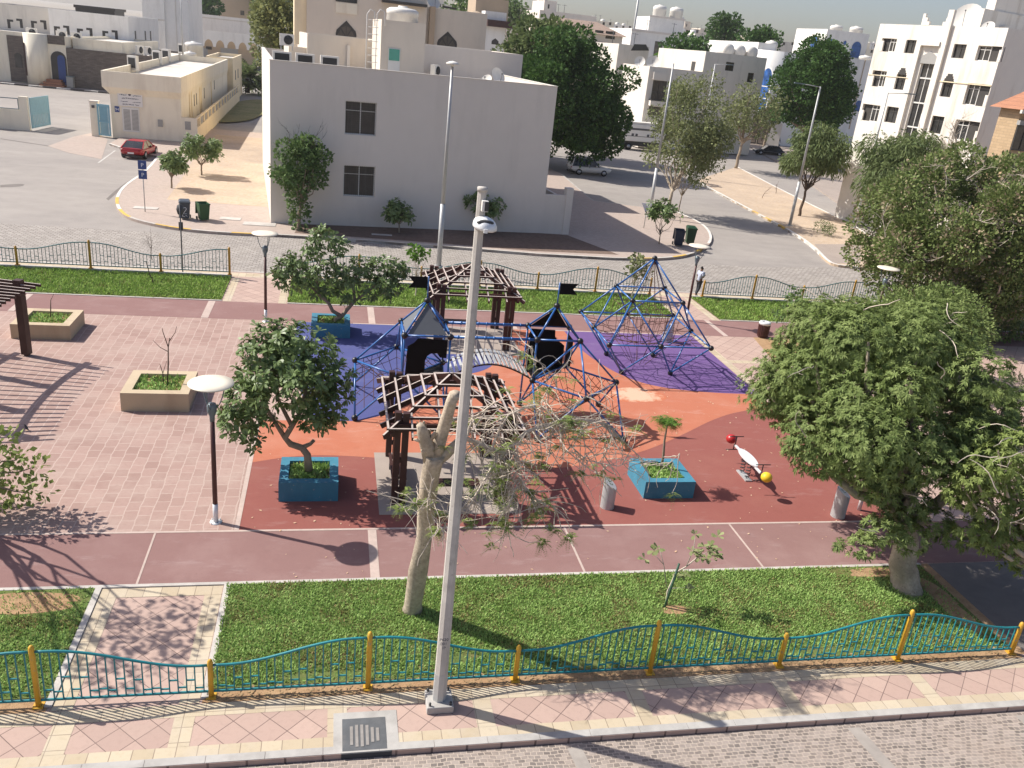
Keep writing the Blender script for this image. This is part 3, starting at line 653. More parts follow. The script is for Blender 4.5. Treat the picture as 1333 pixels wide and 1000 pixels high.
def road_sign(label, base, h, kind):
    t = thing('road_sign', label, 'road sign', base)
    b = MB(); b.cyl((0, 0, 0), (0, 0, h), .032, n=8); b.build('pole', M['galv'] if kind != 'back' else M['signback'], t)
    return t
g = G(189, 276); t = road_sign('two blue parking plates one above the other on a pole by the left kerb', tuple(g), Zh(g, (186, 209)), 'blue')
H0 = Zh(g, (186, 209))
for i, z in enumerate((H0-.52, H0-1.12)):
    b = MB(); b.box(-.25, -.06, z-.02, .25, -.035, z+.52); p = b.build('plate', M['signblue'], t)
    txt('P', .34, M['inkwhite'], 'lettering', p, (0, -.062, z+.13), (PI/2, 0, 0))
g = G(238, 355); H0 = Zh(g, (233, 264)); t = road_sign('dark road sign seen from behind on the far pavement', tuple(g), H0, 'back')
b = MB(); b.cyl((0, .05, H0-.35), (0, .075, H0-.35), .30, n=8); b.v = [(v[0]*.6+.0, v[1], v[2]) for v in b.v]; b.build('plate', M['signback'], t)
b = MB(); b.box(-.1, .04, H0-1.35, .1, .07, H0-.95); b.build('lower_plate', M['signback'], t)
g = G(838, 297); H0 = Zh(g, (843, 265)); t = road_sign('white give way triangle seen from behind near the right wheelie bins', tuple(g), H0, 'tri')
b = MB(); vs = [(-.45, H0), (.45, H0), (0, H0-.8)]
b.add([(x, .05, z) for x, z in vs]+[(x, .075, z) for x, z in vs], [(0, 1, 2), (5, 4, 3), (0, 3, 4, 1), (1, 4, 5, 2), (2, 5, 3, 0)]); b.build('plate', M['inkwhite'], t)

# ================================================================== PLANTERS
def tufts(n, r0, L, m, name, parent, z):
    V = []; F = []
    for i in range(n):
        x = random.uniform(r0[0], r0[2]); y = random.uniform(r0[1], r0[3]); a = random.random()*2*PI; l = L*(.5+random.random()); ti = random.random()*.9+.1
        p = Vector((x, y, z)); d = Vector((math.cos(a)*math.sin(ti), math.sin(a)*math.sin(ti), math.cos(ti)))*l; s = Vector((-math.sin(a), math.cos(a), 0))*l*.2
        k = len(V); V += [p-s, p+s, p+d*.7+s*.8, p+d, p+d*.7-s*.8]; F.append(tuple(range(k, k+5)))
    return npmesh(name, [tuple(v) for v in V], F, m, parent)
def planter(label, x0, y0, w, d, h, m, rim, soil, nt, group):
    t = thing('planter_box', label, 'planter', (x0, y0, 0), 0, group)
    b = MB(); zi = h-.13
    b.box(0, 0, 0, w, rim, h); b.box(0, d-rim, 0, w, d, h); b.box(0, rim, 0, rim, d-rim, h); b.box(w-rim, rim, 0, w, d-rim, h)
    b.build('box_wall', m, t)
    b = MB(); b.box(rim, rim, .05, w-rim, d-rim, zi); s = b.build('soil', soil, t)
    if nt: g = tufts(nt, (rim+.03, rim+.03, w-rim-.03, d-rim-.03), .12, M['grass'], 'grass', t, zi); g['kind'] = 'stuff'
    return t
PBE = 'beige planter boxes on the plaza'; PBL = 'turquoise planter boxes of the playground'
planter('beige planter box with a bare sapling, in front of the open plaza', -6.54, 26.45, 2.06, 2.0, .64, M['planter_beige'], .30, M['soil'], 700, PBE)
planter('beige planter box behind the dark post of the left pergola', -11.8, 32.95, 2.06, 2.0, .58, M['planter_beige'], .30, M['soil'], 500, PBE)
planter('turquoise planter box holding the dense frangipani beside the front pergola', -1.32, 20.66, 1.58, 1.52, .58, M['planter_blue'], .24, M['soil'], 900, PBL)
planter('turquoise planter box with a small feathery sapling on the maroon floor', 9.14, 20.66, 1.58, 1.52, .56, M['planter_blue'], .24, M['soil'], 1100, PBL)
planter('turquoise planter box under the tall forked frangipani at the edge of the blue floor', -.85, 34.15, 1.6, 1.55, .58, M['planter_blue'], .24, M['soil'], 600, PBL)

# ================================================================== PERGOLAS
def pergola(label, cx, cy, hp, half, eh, ez, az, parked=True):
    t = thing('pergola', label, 'pergola', (cx, cy, 0), 0, 'hip roofed pergolas of the playground')
    for sx in (-1, 1):
        for sy in (-1, 1):
            b = MB(); x, y = sx*half, sy*half
            b.box(x-.19, y-.085, 0, x-.02, y+.085, hp); b.box(x+.02, y-.085, 0, x+.19, y+.085, hp-.03)
            for z in (.4, 1.3, 2.2): b.box(x-.02, y-.05, z, x+.02, y+.05, z+.12)
            b.build('post', M['wood'], t)
    for s in (-1, 1):
        b = MB(); b.box(-half-.3, s*half-.05+s*.13, ez+.02, half+.3, s*half+.05+s*.13, ez+.17); b.build('beam', M['wood'], t)
        b = MB(); b.box(s*half-.05+s*.25, -half-.3, ez-.135, s*half+.05+s*.25, half+.3, ez+.015); b.build('beam', M['wood'], t)
    A = Vector((0, 0, az))
    def stick(name, p, q, w, h):
        b = MB(); b.bar(p, q, w, h); d = (Vector(q)-Vector(p)).normalized(); up = Vector((0, 0, 1)); y = up.cross(d).normalized(); z = d.cross(y)
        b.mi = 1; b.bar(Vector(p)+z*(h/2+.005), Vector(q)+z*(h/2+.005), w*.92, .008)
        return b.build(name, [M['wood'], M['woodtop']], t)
    for sx, sy in ((-1, -1), (1, -1), (1, 1), (-1, 1)): stick('hip_rafter', (sx*(eh+.12), sy*(eh+.12), ez-.05), (sx*.04, sy*.04, az), .055, .15)
    for k in range(4):
        R = Matrix.Rotation(PI/2*k, 3, 'Z')
        for f in (0.0, .19, .38, .57, .76):
            r = eh*(1-f); z = ez+(az-ez)*f+.11; stick('batten', R @ Vector((-r, -r, z)), R @ Vector((r, -r, z)), .06, .06)
        for s in (-1.2, -.45, .45, 1.2):
            f = 1-abs(s)/eh; r0 = eh+.16; zz = lambda r: ez+(az-ez)*(1-r/eh)
            r1 = max(abs(s)+.05, .12); stick('rafter', R @ Vector((s, -r0, zz(r0))), R @ Vector((s, -r1, zz(r1))), .05, .14)
    return t
pergola('dark wooden hip roofed pergola nearest the cut tree trunk, on the maroon floor', 3.33, 21.95, 2.8, 1.45, 1.83, 2.33, 3.27)
pergola('dark wooden hip roofed pergola behind the rope bridge, next to the far walkway', 5.82, 34.75, 2.8, 1.47, 1.83, 2.33, 3.27)
def bench(label, x, y, rz, L=1.6, group='dark slatted benches'):
    t = thing('bench', label, 'bench', (x, y, 0), rz, group)
    b = MB()
    for k in range(4): b.box(-L/2, -.2+k*.11, .42, L/2, -.2+k*.11+.09, .46)
    b.build('seat', M['wood'], t)
    for s in (-1, 1):
        b = MB(); b.box(s*L*.38-.03, -.18, 0, s*L*.38+.03, -.12, .42); b.box(s*L*.38-.03, .14, 0, s*L*.38+.03, .2, .42); b.box(s*L*.38-.03, -.12, .36, s*L*.38+.03, .14, .418); b.build('leg', M['signback'], t)
    return t
bench('dark slatted bench under the front pergola on its left side', 1.95, 21.9, PI/2)
bench('dark slatted bench under the front pergola facing the walkway', 3.4, 20.9, 0)
bench('dark slatted bench under the rear pergola along its far side', 5.6, 35.75, 0)
bench('reddish dark bench beside the planting bed, half under the feathery tree', 22.9, 36.9, 0, 1.5, None) if False else None
t = bench('low dark red bench beside the brown planting bed and the litter bin', *G(1046, 441)[:2], .0, 1.3, 'dark slatted benches')

# curved pergola on the left edge
t = thing('curved_pergola', 'curved dark slatted pergola at the left edge casting striped shadow on the plaza', 'pergola', (-11.3, 27.7, 0))
pc = Vector((1.9, 27.7)); pr = lambda r, a, z: (pc.x+r*math.cos(a)+11.3, pc.y+r*math.sin(a)-27.7, z)
for a in (164.4, 172.5, 181, 189.5):
    for r in (13.12, 16.0):
        if a in (172.5, 181) and r < 14: r = 13.9
        b = MB(); m4 = Matrix.Translation(pr(r, R_(a), 1.44)) @ Matrix.Rotation(R_(a), 4, 'Z'); b.boxm(m4, .26, .26, 2.76)
        m4 = Matrix.Translation(pr(r, R_(a), .04)) @ Matrix.Rotation(R_(a), 4, 'Z'); b.boxm(m4, .13, .13, .08); b.build('post', M['wood'], t)
for r in (13.3, 16.0):
    b = MB(); A_ = [162.6+1.5*k for k in range(20)]
    for a0, a1 in zip(A_[:-1], A_[1:]): b.bar(pr(r, R_(a0), 2.48), pr(r, R_(a1), 2.48), .10, .2)
    b.build('curved_beam', M['wood'], t)
for k in range(20):
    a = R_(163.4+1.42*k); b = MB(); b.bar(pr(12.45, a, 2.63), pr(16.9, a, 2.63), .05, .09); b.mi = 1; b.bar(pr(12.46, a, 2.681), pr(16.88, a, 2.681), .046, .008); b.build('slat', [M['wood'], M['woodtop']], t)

# ================================================================== CLIMBING FRAMES
a_ = 2.15; LV = 1.52
def frame_part(t, nodes, edges, r=.034, rb=.11):
    for p in nodes:
        b = MB(); b.ball(p, rb, 14); b.build('ball_joint', M['black'], t)
    for i, j in edges:
        p, q = Vector(nodes[i]), Vector(nodes[j]); d = (q-p).normalized(); b = MB(); b.cyl(p+d*rb*.9, q-d*rb*.9, r, n=10); b.build('tube', M['blue'], t)
def rope(b, p, q, r=.008, sag=0.0, n=4):
    p, q = Vector(p), Vector(q)
    b.tube([p.lerp(q, i/n)+Vector((0, 0, -sag*4*(i/n)*(1-i/n))) for i in range(n+1)], r, 4, cap=False)
t = thing('climbing_pyramid', 'blue tube pyramid climbing frame with rope net on the purple floor', 'climbing frame', (12.77, 31.9, 0))
h = a_/2
N = [(-h, -h, .1), (h, -h, .1), (h, h, .1), (-h, h, .1)]
N += [(i*a_, j*a_, .1+LV) for j in (-1, 0, 1) for i in (-1, 0, 1)]
N += [(-h, -h, .1+2*LV), (h, -h, .1+2*LV), (h, h, .1+2*LV), (-h, h, .1+2*LV), (0, 0, .1+3*LV)]
E = []
L3 = lambda i, j: 4+(j+1)*3+(i+1)
for gi, (ci, cj) in enumerate(((-1, -1), (0, -1), (0, 0), (-1, 0))):
    cor = [L3(ci, cj), L3(ci+1, cj), L3(ci+1, cj+1), L3(ci, cj+1)]
    for c in cor:
        if c != L3(0, 0): E.append((gi, c)); 
        if c != L3(0, 0): E.append((13+gi, c))
for i, j in ((-1, -1), (0, -1)): E.append((L3(i, j), L3(i+1, j)))
for i, j in ((-1, 1), (0, 1)): E.append((L3(i, j), L3(i+1, j)))
for j in (-1, 0): E.append((L3(-1, j), L3(-1, j+1))); E.append((L3(1, j), L3(1, j+1)))
E += [(13, 14), (14, 15), (15, 16), (16, 13)]+[(13+i, 17) for i in range(4)]
Nn = [p for k, p in enumerate(N) if k != L3(0, 0)]; rm = {k: (k if k < L3(0, 0) else k-1) for k in range(18)}
frame_part(t, Nn, [(rm[i], rm[j]) for i, j in E])
b = MB(); z0 = .1+LV
nodes = {}
K = 8
for i in range(K+1):
    for j in range(K+1):
        x = -a_+2*a_*i/K; y = -a_+2*a_*j/K; rr = max(abs(x), abs(y))/a_
        inn = 0 if (i in (0, K) or j in (0, K)) else 1
        nodes[i, j] = Vector((x+inn*random.uniform(-.14, .14), y+inn*random.uniform(-.14, .14), z0+inn*(-.35*(1-rr)+random.uniform(-.12, .12))))
for i in range(K+1):
    for j in range(K+1):
        if i < K and j not in (0, K): rope(b, nodes[i, j], nodes[i+1, j], .013, .03, 2)
        if j < K and i not in (0, K): rope(b, nodes[i, j], nodes[i, j+1], .013, .03, 2)
        if i < K and j < K and (i+j) % 2: rope(b, nodes[i, j], nodes[i+1, j+1], .011, .03, 2)
b.build('rope_net', M['rope'], t)
b = MB(); top = {}
for i in range(5):
    for j in range(5):
        x = -h+a_*i/4; y = -h+a_*j/4; inn = 0 if (i in (0, 4) or j in (0, 4)) else 1
        top[i, j] = Vector((x, y, .1+1.62*LV+inn*random.uniform(-.2, .1)))
for i in range(5):
    for j in range(5):
        if i < 4: rope(b, top[i, j], top[i+1, j], .012, .02, 2)
        if j < 4: rope(b, top[i, j], top[i, j+1], .012, .02, 2)
        rope(b, top[i, j], nodes[min(K, 2+i), min(K, 2+j)], .011, 0, 2)
        if (i+j) % 2 == 0: rope(b, top[i, j], (0, 0, .1+3*LV-.1), .010, 0, 2)
b.build('hanging_ropes', M['rope'], t)
b = MB()
for i in range(K+1):
    for j in range(0, K+1, 2):
        if (i % 2 == 0) and abs(nodes[i, j].x) < a_*.8 and abs(nodes[i, j].y) < a_*.8:
            rope(b, nodes[i, j], (nodes[i, j].x*.25, nodes[i, j].y*.25, .12), .010, 0, 2)
b.build('anchor_ropes', M['rope'], t)

# twin towers with plank bridge (one connected frame)
t = thing('tower_climbing_frame', 'twin tower climbing frame with pyramid roofs, swallowtail flags and a plank bridge', 'climbing frame', (5.25, 26.7, 0))
ox, oy = 5.25, 26.7
L_ = lambda x, y, z: (x-ox, y-oy, z)
zm, ze, za = 1.58, 3.05, 4.03
N1 = [L_(.8, 25.95, .1), L_(3.8, 25.95, .1), L_(3.8, 28.95, .1), L_(.8, 28.95, .1), L_(.8, 27.45, zm), L_(2.3, 25.95, zm), L_(3.8, 27.45, zm), L_(2.3, 28.95, zm),
      L_(2.3, 27.45, ze), L_(2.3, 25.95, ze), L_(3.8, 25.95, ze), L_(3.8, 27.45, ze), L_(3.05, 26.7, za)]
ED = [(0, 4), (0, 5), (1, 5), (1, 6), (2, 6), (2, 7), (3, 7), (3, 4), (4, 5), (5, 6), (6, 7), (7, 4), (8, 4), (8, 5), (8, 6), (8, 7), (8, 9), (9, 10), (10, 11), (11, 8), (8, 12), (9, 12), (10, 12), (11, 12), (9, 5), (11, 6), (10, 1)]
N2 = [tuple((10.5-(p[0]+ox)-ox+.02, 53.4-(p[1]+oy)-oy, p[2])) for p in N1]
frame_part(t, N1, ED); frame_part(t, N2, ED)
for y in (25.95, 27.45):
    b = MB(); b.cyl(L_(3.9, y, ze), L_(6.62, y, ze), .05, n=12)
    for k in range(9): x = 4.05+k*.3; b.cyl(L_(x-.03, y, ze), L_(x+.03, y, ze), .062, n=10)
    b.build('handrail', M['blue'], t)
    b = MB()
    for k in range(9):
        x = 4.05+k*.3; zz = 1.66+.50*math.sin(PI*(x-3.8)/2.92); rope(b, L_(x, y, ze), L_(x, y, zz), .010, 0, 1)
    b.build('side_ropes', M['galv'], t)
    b = MB(); b.tube([L_(3.8+2.92*k/12, y+(.12 if y < 26 else -.12), 1.58+.50*math.sin(PI*k/12)) for k in range(13)], .03, 8); b.build('bridge_bearer', M['black'], t)
for k in range(17):
    x = 3.98+k*.16; zz = 1.64+.50*math.sin(PI*(x-3.8)/2.92); sl = .50*PI/2.92*math.cos(PI*(x-3.8)/2.92)
    b = MB(); m4 = Matrix.Translation(L_(x, 26.7, zz)) @ Matrix.Rotation(-math.atan(sl)+random.uniform(-.12, .12), 4, 'Y'); b.boxm(m4, .095, 1.42, .035); b.build('plank', M['galv'], t)
def tripanel(name, pts, off, m):
    A, B, C = [Vector(p) for p in pts]; n = (B-A).cross(C-A).normalized(); cen = (A+B+C)/3
    q = [cen+(p-cen)*.86+n*off for p in (A, B, C)]; b = MB(); b.add(q+[p+n*.02 for p in q], [(2, 1, 0), (3, 4, 5), (0, 1, 4, 3), (1, 2, 5, 4), (2, 0, 3, 5)])
    return b.build(name, m, t)
tripanel('roof_panel', (N1[9], N1[10], N1[12]), -.03, M['panelgrey']); tripanel('roof_panel', (N1[8], N1[9], N1[12]), -.03, M['panelgrey'])
tripanel('roof_panel', (N2[9], N2[10], N2[12]), -.03, M['panelblk']); tripanel('roof_panel', (N2[8], N2[9], N2[12]), -.03, M['panelblk'])
def wallpanel(pl, y):
    b = MB(); n = len(pl); b.add([L_(x, y-.012, z) for x, z in pl]+[L_(x, y+.012, z) for x, z in pl], [tuple(range(n)), tuple(range(2*n-1, n-1, -1))]+[(i, n+i, n+(i+1) % n, (i+1) % n) for i in range(n)])
    return b.build('wall_panel', M['panelblk'], t)
arc = [(3.62-.32+.32*math.cos(PI*k/8)-.0, 2.28+.2*math.sin(PI*k/8)) for k in range(9)]
wallpanel([(2.38, 1.62), (3.02, 1.62), (3.02, 2.2), (3.08, 2.36), (3.2, 2.45), (3.4, 2.46), (3.5, 2.32), (3.72, 2.3), (3.72, 2.93), (2.75, 2.96), (2.62, 2.80), (2.42, 2.68)], 25.97)
wallpanel([(6.78, 1.3), (8.12, 1.3), (8.12, 2.35), (8.0, 2.45), (7.82, 2.55), (7.74, 2.7), (7.72, 2.92), (6.86, 2.95), (6.78, 2.7)], 27.43)
b = MB(); b.prism([L_(6.76, 25.99, 0)[:2], L_(6.76, 27.4, 0)[:2], L_(8.17, 27.4, 0)[:2]], zm-.03, zm-.005); b.build('tower_floor', M['panelblk'], t)
b = MB(); b.prism([L_(3.74, 27.4, 0)[:2], L_(3.74, 26.0, 0)[:2], L_(2.35, 26.0, 0)[:2]], zm-.03, zm-.005); b.build('tower_floor', M['panelblk'], t)
b = MB(); b.box(*L_(8.2, 26.75, 1.75), *L_(8.225, 27.38, 2.8)); b.build('wall_panel', M['panelblk'], t)
for Nx, s in ((N1, -1), (N2, 1)):
    p = Vector(Nx[12]); b = MB(); b.cyl(p, p+Vector((0, 0, .82)), .025, n=8); m = b.build('flag_pole', M['blue'], t)
    b = MB(); pl = [(0, .42), (.62, .42), (.46, .61), (.62, .80), (0, .80)]; n = 5
    b.add([(p.x+s*(.03+x), p.y-.012, p.z+z) for x, z in pl]+[(p.x+s*(.03+x), p.y+.012, p.z+z) for x, z in pl], [tuple(range(n)), tuple(range(2*n-1, n-1, -1))]+[(i, n+i, n+(i+1) % n, (i+1) % n) for i in range(n)]); b.build('flag', M['panelblk'], m)
for Nx in (N1, N2):
    b = MB()
    for (i, j, k) in ((4, 5, 0), (1, 5, 6), (2, 6, 7), (3, 7, 4)):
        A, B, C = Vector(Nx[i]), Vector(Nx[j]), Vector(Nx[k])
        for u in (.2, .4, .6, .8): rope(b, A.lerp(B, u), A.lerp(C, u), .011, .02, 2); rope(b, B.lerp(C, u), B.lerp(A, u), .011, .02, 2)
    ctr = Vector(((Nx[4][0]+Nx[6][0])/2, (Nx[4][1]+Nx[6][1])/2, .5))
    for i in (4, 5, 6, 7):
        A, B = Vector(Nx[i]), Vector(Nx[4+(i-3) % 4])
        for u in (0, .25, .5, .75):
            rope(b, A.lerp(B, u), ctr, .011, .05, 3)
        for u in (.25, .5, .75): rope(b, A.lerp(ctr, u), B.lerp(ctr, u), .011, .05, 3)
    b.build('rope_net', M['rope'], t)

# ================================================================== SMALL PLAY ITEMS
A = G(952, 570, .72); B = G(998, 623, .66); c = (A+B)/2; ct = Vector((c.x, c.y, 0))
t = thing('spring_seesaw', 'spring seesaw with a red ball end, white plank seat and yellow ball end', 'spring seesaw', tuple(ct))
d = (B-A); d.z = 0; Ls = d.length; d.normalize(); pz = .66; sd = Vector((-d.y, d.x, 0))
b = MB(); pl = []
for k in range(13):
    u = -1+2*k/12; pl.append((u*.62, .17*(1-u*u)**.6+.025))
pp = [d*x+sd*w for x, w in pl]+[d*x-sd*w for x, w in pl[::-1]]
b.prism([(p.x, p.y) for p in pp], pz, pz+.035); b.bar(d*-.95+Vector((0, 0, pz-.03)), d*.95+Vector((0, 0, pz-.03)), .07, .05); b.build('seat_plank', M['alu'], t)
for s, m in ((-1, M['red']), (1, M['yel2'])):
    b = MB(); b.ball(d*(s*(Ls/2-.02))+Vector((0, 0, pz+.03)), .175, 18, .9); e = b.build('ball_end', m, t)
    b = MB(); q = d*(s*(Ls/2-.36)); b.tube([q+Vector((0, 0, pz)), q+Vector((0, 0, pz+.28))], .018, 8); b.tube([q+sd*-.24+Vector((0, 0, pz+.28)), q+sd*.24+Vector((0, 0, pz+.28))], .016, 8); b.build('handle', M['black'], t)
    b = MB(); q = d*(s*(Ls/2-.30)); b.tube([q+sd*-.26+Vector((0, 0, pz-.22)), q+sd*.26+Vector((0, 0, pz-.22))], .016, 8); b.tube([q+Vector((0, 0, pz-.22)), q+Vector((0, 0, pz-.02))], .02, 8); b.build('footrest', M['black'], t)
    b = MB(); q = d*(s*.2); b.tube([q+Vector((.07*math.cos(k*.7), .07*math.sin(k*.7), .06+k*.0118)) for k in range(46)], .014, 6); b.build('spring', M['black'], t)
b = MB(); b.prism([tuple((d*x+sd*y)[:2]) for x, y in ((-.36, -.11), (.36, -.11), (.36, .11), (-.36, .11))], .008, .05); b.build('base_plate', M['galv'], t)
def slant_post(label, base, h0, h1, r, rz, grp):
    t = thing('slanted_post', label, 'play post', base, rz, grp)
    b = MB(); n = 28; lo = [(r*math.cos(2*PI*i/n), r*math.sin(2*PI*i/n), 0) for i in range(n)]; f = lambda x: (h0+h1)/2+(h1-h0)/2*x/r
    b.smooth = True; b.add(lo+[(x, y, f(x)) for x, y, z in lo], [(i, (i+1) % n, n+(i+1) % n, n+i) for i in range(n)]); b.smooth = False
    b.add([(x, y, f(x)) for x, y, z in lo], [tuple(range(n))]); b.build('body', M['galv'], t)
    b = MB(); b.add([(x*.93, y*.93, f(x*.93)+.004) for x, y, z in lo], [tuple(range(n))]); p = b.build('face_plate', M['signwhite'], t)
    if grp is None or 'full' in label:
        pass
    b = MB()
    for x, y, w, hh in ((-.06, .03, .05, .05), (.0, -.03, .06, .035), (.05, .03, .03, .05), (-.02, .07, .04, .03)): b.add([(x-w/2, y-hh/2, f(x-w/2)+.007), (x+w/2, y-hh/2, f(x+w/2)+.007), (x+w/2, y+hh/2, f(x+w/2)+.007), (x-w/2, y+hh/2, f(x-w/2)+.007)], [(0, 1, 2, 3)])
    b.build('printed_picture', M['lf_bright'], p)
    return t
slant_post('grey post with a slanted white picture face, left of the turquoise planter', tuple(G(790, 660)), .92, .62, .2, -.5, 'slanted grey play posts')
# (local +x is low side)
slant_post('grey post with a slanted white face at the edge of the big feathery tree', tuple(G(1090, 672)), .95, .7, .21, -.5, 'slanted grey play posts')
slant_post('grey post with a slanted face behind the rope pyramid', tuple(G(868, 444)), .95, .65, .22, PI*.75, 'slanted grey play posts')
t = thing('thin_post', 'thin white post half hidden under the feathery tree', 'post', tuple(G(1118, 664))); b = MB(); b.cyl((0, 0, 0), (0, 0, .78), .06); b.build('shaft', M['alu'], t); b = MB(); b.lathe([(.062, .78), (.06, .82), (.03, .85), (.004, .86)]); b.build('cap', M['alu'], t)
t = thing('litter_bin', 'round maroon slatted litter bin with white lid near the planting bed', 'litter bin', tuple(G(992, 439)))
b = MB(); b.cyl((0, 0, .04), (0, 0, .66), .235, .26, 20)
for k in range(20):
    a = 2*PI*k/20; b.bar((.255*math.cos(a), .255*math.sin(a), .06), (.28*math.cos(a), .28*math.sin(a), .66), .055, .02, up=(math.cos(a), math.sin(a), 0))
b.build('body', M['lampmaroon'], t)
b = MB(); b.lathe([(.285, .66), (.29, .75), (.26, .80), (.09, .805), (.088, .74)], n=24); b.build('lid', M['alu'], t)
b = MB(); b.cyl((0, 0, .75), (0, 0, .752), .086); b.build('opening', M['darkgrille'], t)
# drain inlet
t = thing('drain_inlet', 'square dark drain cover set in concrete at the near kerb', 'drain', (.78, 12.1, 0))
b = MB(); b.box(-.60, -.36, -.1, .58, .62, .009); b.build('surround', M['conc'], t)
b = MB(); b.box(-.44, -.33, 0, .36, .45, .014); c = b.build('cover', plain('dark_slate_cover', (.105, .11, .115), .8, .2, 6, stain=(.2, .19, .18)), t)
b = MB()
for k, (y0, y1) in enumerate(((-.2, .25), (-.25, .28), (-.25, .28), (-.22, .26), (-.16, .2), (-.14, .18))): b.box(-.30+k*.095, y0, .012, -.30+k*.095+.055, y1, .022)
b.build('ribs', M['joint_dk'], c)
b = MB(); b.box(-.46, -.395, -.104, .44, -.362, .008); b.build('inlet_mouth', M['kerb_k'], t)
# bird on the plaza
g = G(35, 561); t = thing('bird', 'small dark bird standing among the striped pergola shadows', 'bird', tuple(g), 2.3)
b = MB(); b.tube([(-.13, 0, .07), (-.06, 0, .085), (0, 0, .1), (.05, 0, .125), (.075, 0, .155), (.1, 0, .165), (.135, 0, .158)], [.008, .026, .042, .036, .024, .022, .004], 10); b.build('body', M['black'], t)
for s in (-1, 1): b = MB(); b.tube([(0, s*.015, .07), (.01, s*.018, .035), (.0, s*.018, .004), (.03, s*.02, .004)], .004, 5); b.build('leg', M['ochre'], t)

# ================================================================== WHEELIE BINS
def wheelie(label, base, rz, m, lid_open, mark=None, sc_=1.0):
    t = thing('wheelie_bin', label, 'wheelie bin', base, rz, 'wheelie bins'); t.scale = (sc_,)*3
    b = MB(); w0, w1, d0, d1, h = .23, .29, .26, .35, .98
    lo = [(-w0, -d0, .08), (w0, -d0, .08), (w0, d0*.8, .08), (-w0, d0*.8, .08)]; hi = [(-w1, -d1, h), (w1, -d1, h), (w1, d1, h), (-w1, d1, h)]
    ins = [(x*.9, y*.9, h) for x, y, z in hi]; bot = [(x*.85, y*.85, .2) for x, y, z in lo]
    b.add(lo+hi+ins+bot, [(3, 2, 1, 0), (0, 1, 5, 4), (1, 2, 6, 5), (2, 3, 7, 6), (3, 0, 4, 7), (4, 5, 9, 8), (5, 6, 10, 9), (6, 7, 11, 10), (7, 4, 8, 11), (9, 13, 12, 8)[::-1], (8, 12, 15, 11)[::-1], (10, 14, 13, 9)[::-1], (11, 15, 14, 10)[::-1], (12, 13, 14, 15)])
    b.box(-w1-.02, -d1-.02, h-.05, w1+.02, -d1+.01, h+.01); bd = b.build('body', m, t)
    b = MB(); b.cyl((-w1*.8, d1+.05, h+.0), (w1*.8, d1+.05, h+.0), .018, n=8); b.build('handle', m, t)
    b = MB(); s = MB()
    if lid_open: s.boxm(Matrix.Translation((0, d1+.1, h-.33)) @ Matrix.Rotation(.12, 4, 'X'), 2*w1+.04, .05, .68)
    else:
        s.add([(-w1-.02, -d1-.04, h+.015), (w1+.02, -d1-.04, h+.015), (w1+.02, d1+.04, h+.015), (-w1-.02, d1+.04, h+.015), (-w1*.8, -d1*.8, h+.08), (w1*.8, -d1*.8, h+.08), (w1*.8, d1*.8, h+.10), (-w1*.8, d1*.8, h+.10)], [(3, 2, 1, 0), (4, 5, 6, 7), (0, 1, 5, 4), (1, 2, 6, 5), (2, 3, 7, 6), (3, 0, 4, 7)])
    s.build('lid', m, t)
    for sx in (-1, 1): b = MB(); b.cyl((sx*(w1-.03), d0+.02, .1), (sx*(w1+.03), d0+.02, .1), .1); b.build('wheel', M['tyre'], t)
    if mark:
        b = MB(); yy = lambda z: -(d0+(d1-d0)*(z-.08)/(h-.08))-.006
        for st in mark: b.tube([(x, yy(z), z) for x, z in st], .014, 6)
        b.build('white_mark', M['inkwhite'], bd)
    return t
sm = [[(.08*math.cos(a)+.0, .62+.08*math.sin(a)) for a in [PI*.9-k*.45 for k in range(8)]]+[(-.09, .35), (.1, .35)], [(-.12, .3), (-.13, .2), (.0, .18)], [(-.13, .5), (-.11, .42)], [(.02, .27), (.12, .2), (.04, .25)]]
wheelie('charcoal wheelie bin with closed lid and white swirl mark, by the left corner kerb', tuple(G(241, 285)), .18, M['bin_k'], False, sm, 1.12)
wheelie('green wheelie bin with its lid hanging open, by the left corner kerb', tuple(G(265, 287)), .4, M['bin_g'], True, None, 1.12)
wheelie('navy wheelie bin with its lid hanging open, beside the small frangipani on the right corner', tuple(G(882, 320)), -.25, M['bin_b'], True, None, 1.18)
wheelie('dark green wheelie bin closest to the curved kerb on the right corner', tuple(G(897, 317)), -.2, plain('deep_green_bin_plastic', (.014, .05, .022), .45, .15, 5), False, None, 1.18)

# ================================================================== PERSON
def skinned(name, pts, edges, rad, m, parent, root=0, sub=2):
    me = bpy.data.meshes.new(name); me.from_pydata(pts, edges, []); o = bpy.data.objects.new(name, me); col.objects.link(o); o.parent = parent
    me.materials.append(m)
    s = o.modifiers.new('skin', 'SKIN'); s.use_smooth_shade = True
    lay = me.skin_vertices[0].data if me.skin_vertices else None
    if lay is None:
        bpy.context.view_layer.objects.active = o
        me.attributes.new('x', 'FLOAT', 'POINT'); bm = None
        import bmesh
        bm = bmesh.new(); bm.from_mesh(me); bm.verts.layers.skin.verify(); bm.to_mesh(me); bm.free(); lay = me.skin_vertices[0].data
    for i, r in enumerate(rad): lay[i].radius = (r, r) if not isinstance(r, tuple) else r; lay[i].use_root = i == root
    u = o.modifiers.new('sub', 'SUBSURF'); u.levels = sub; u.render_levels = sub
    return o
pb = G(907, 386)
t = thing('person', 'person in pale blue checked shirt and dark trousers walking by the back fence gap', 'person', (pb.x, pb.y, 0.006), R_(20))
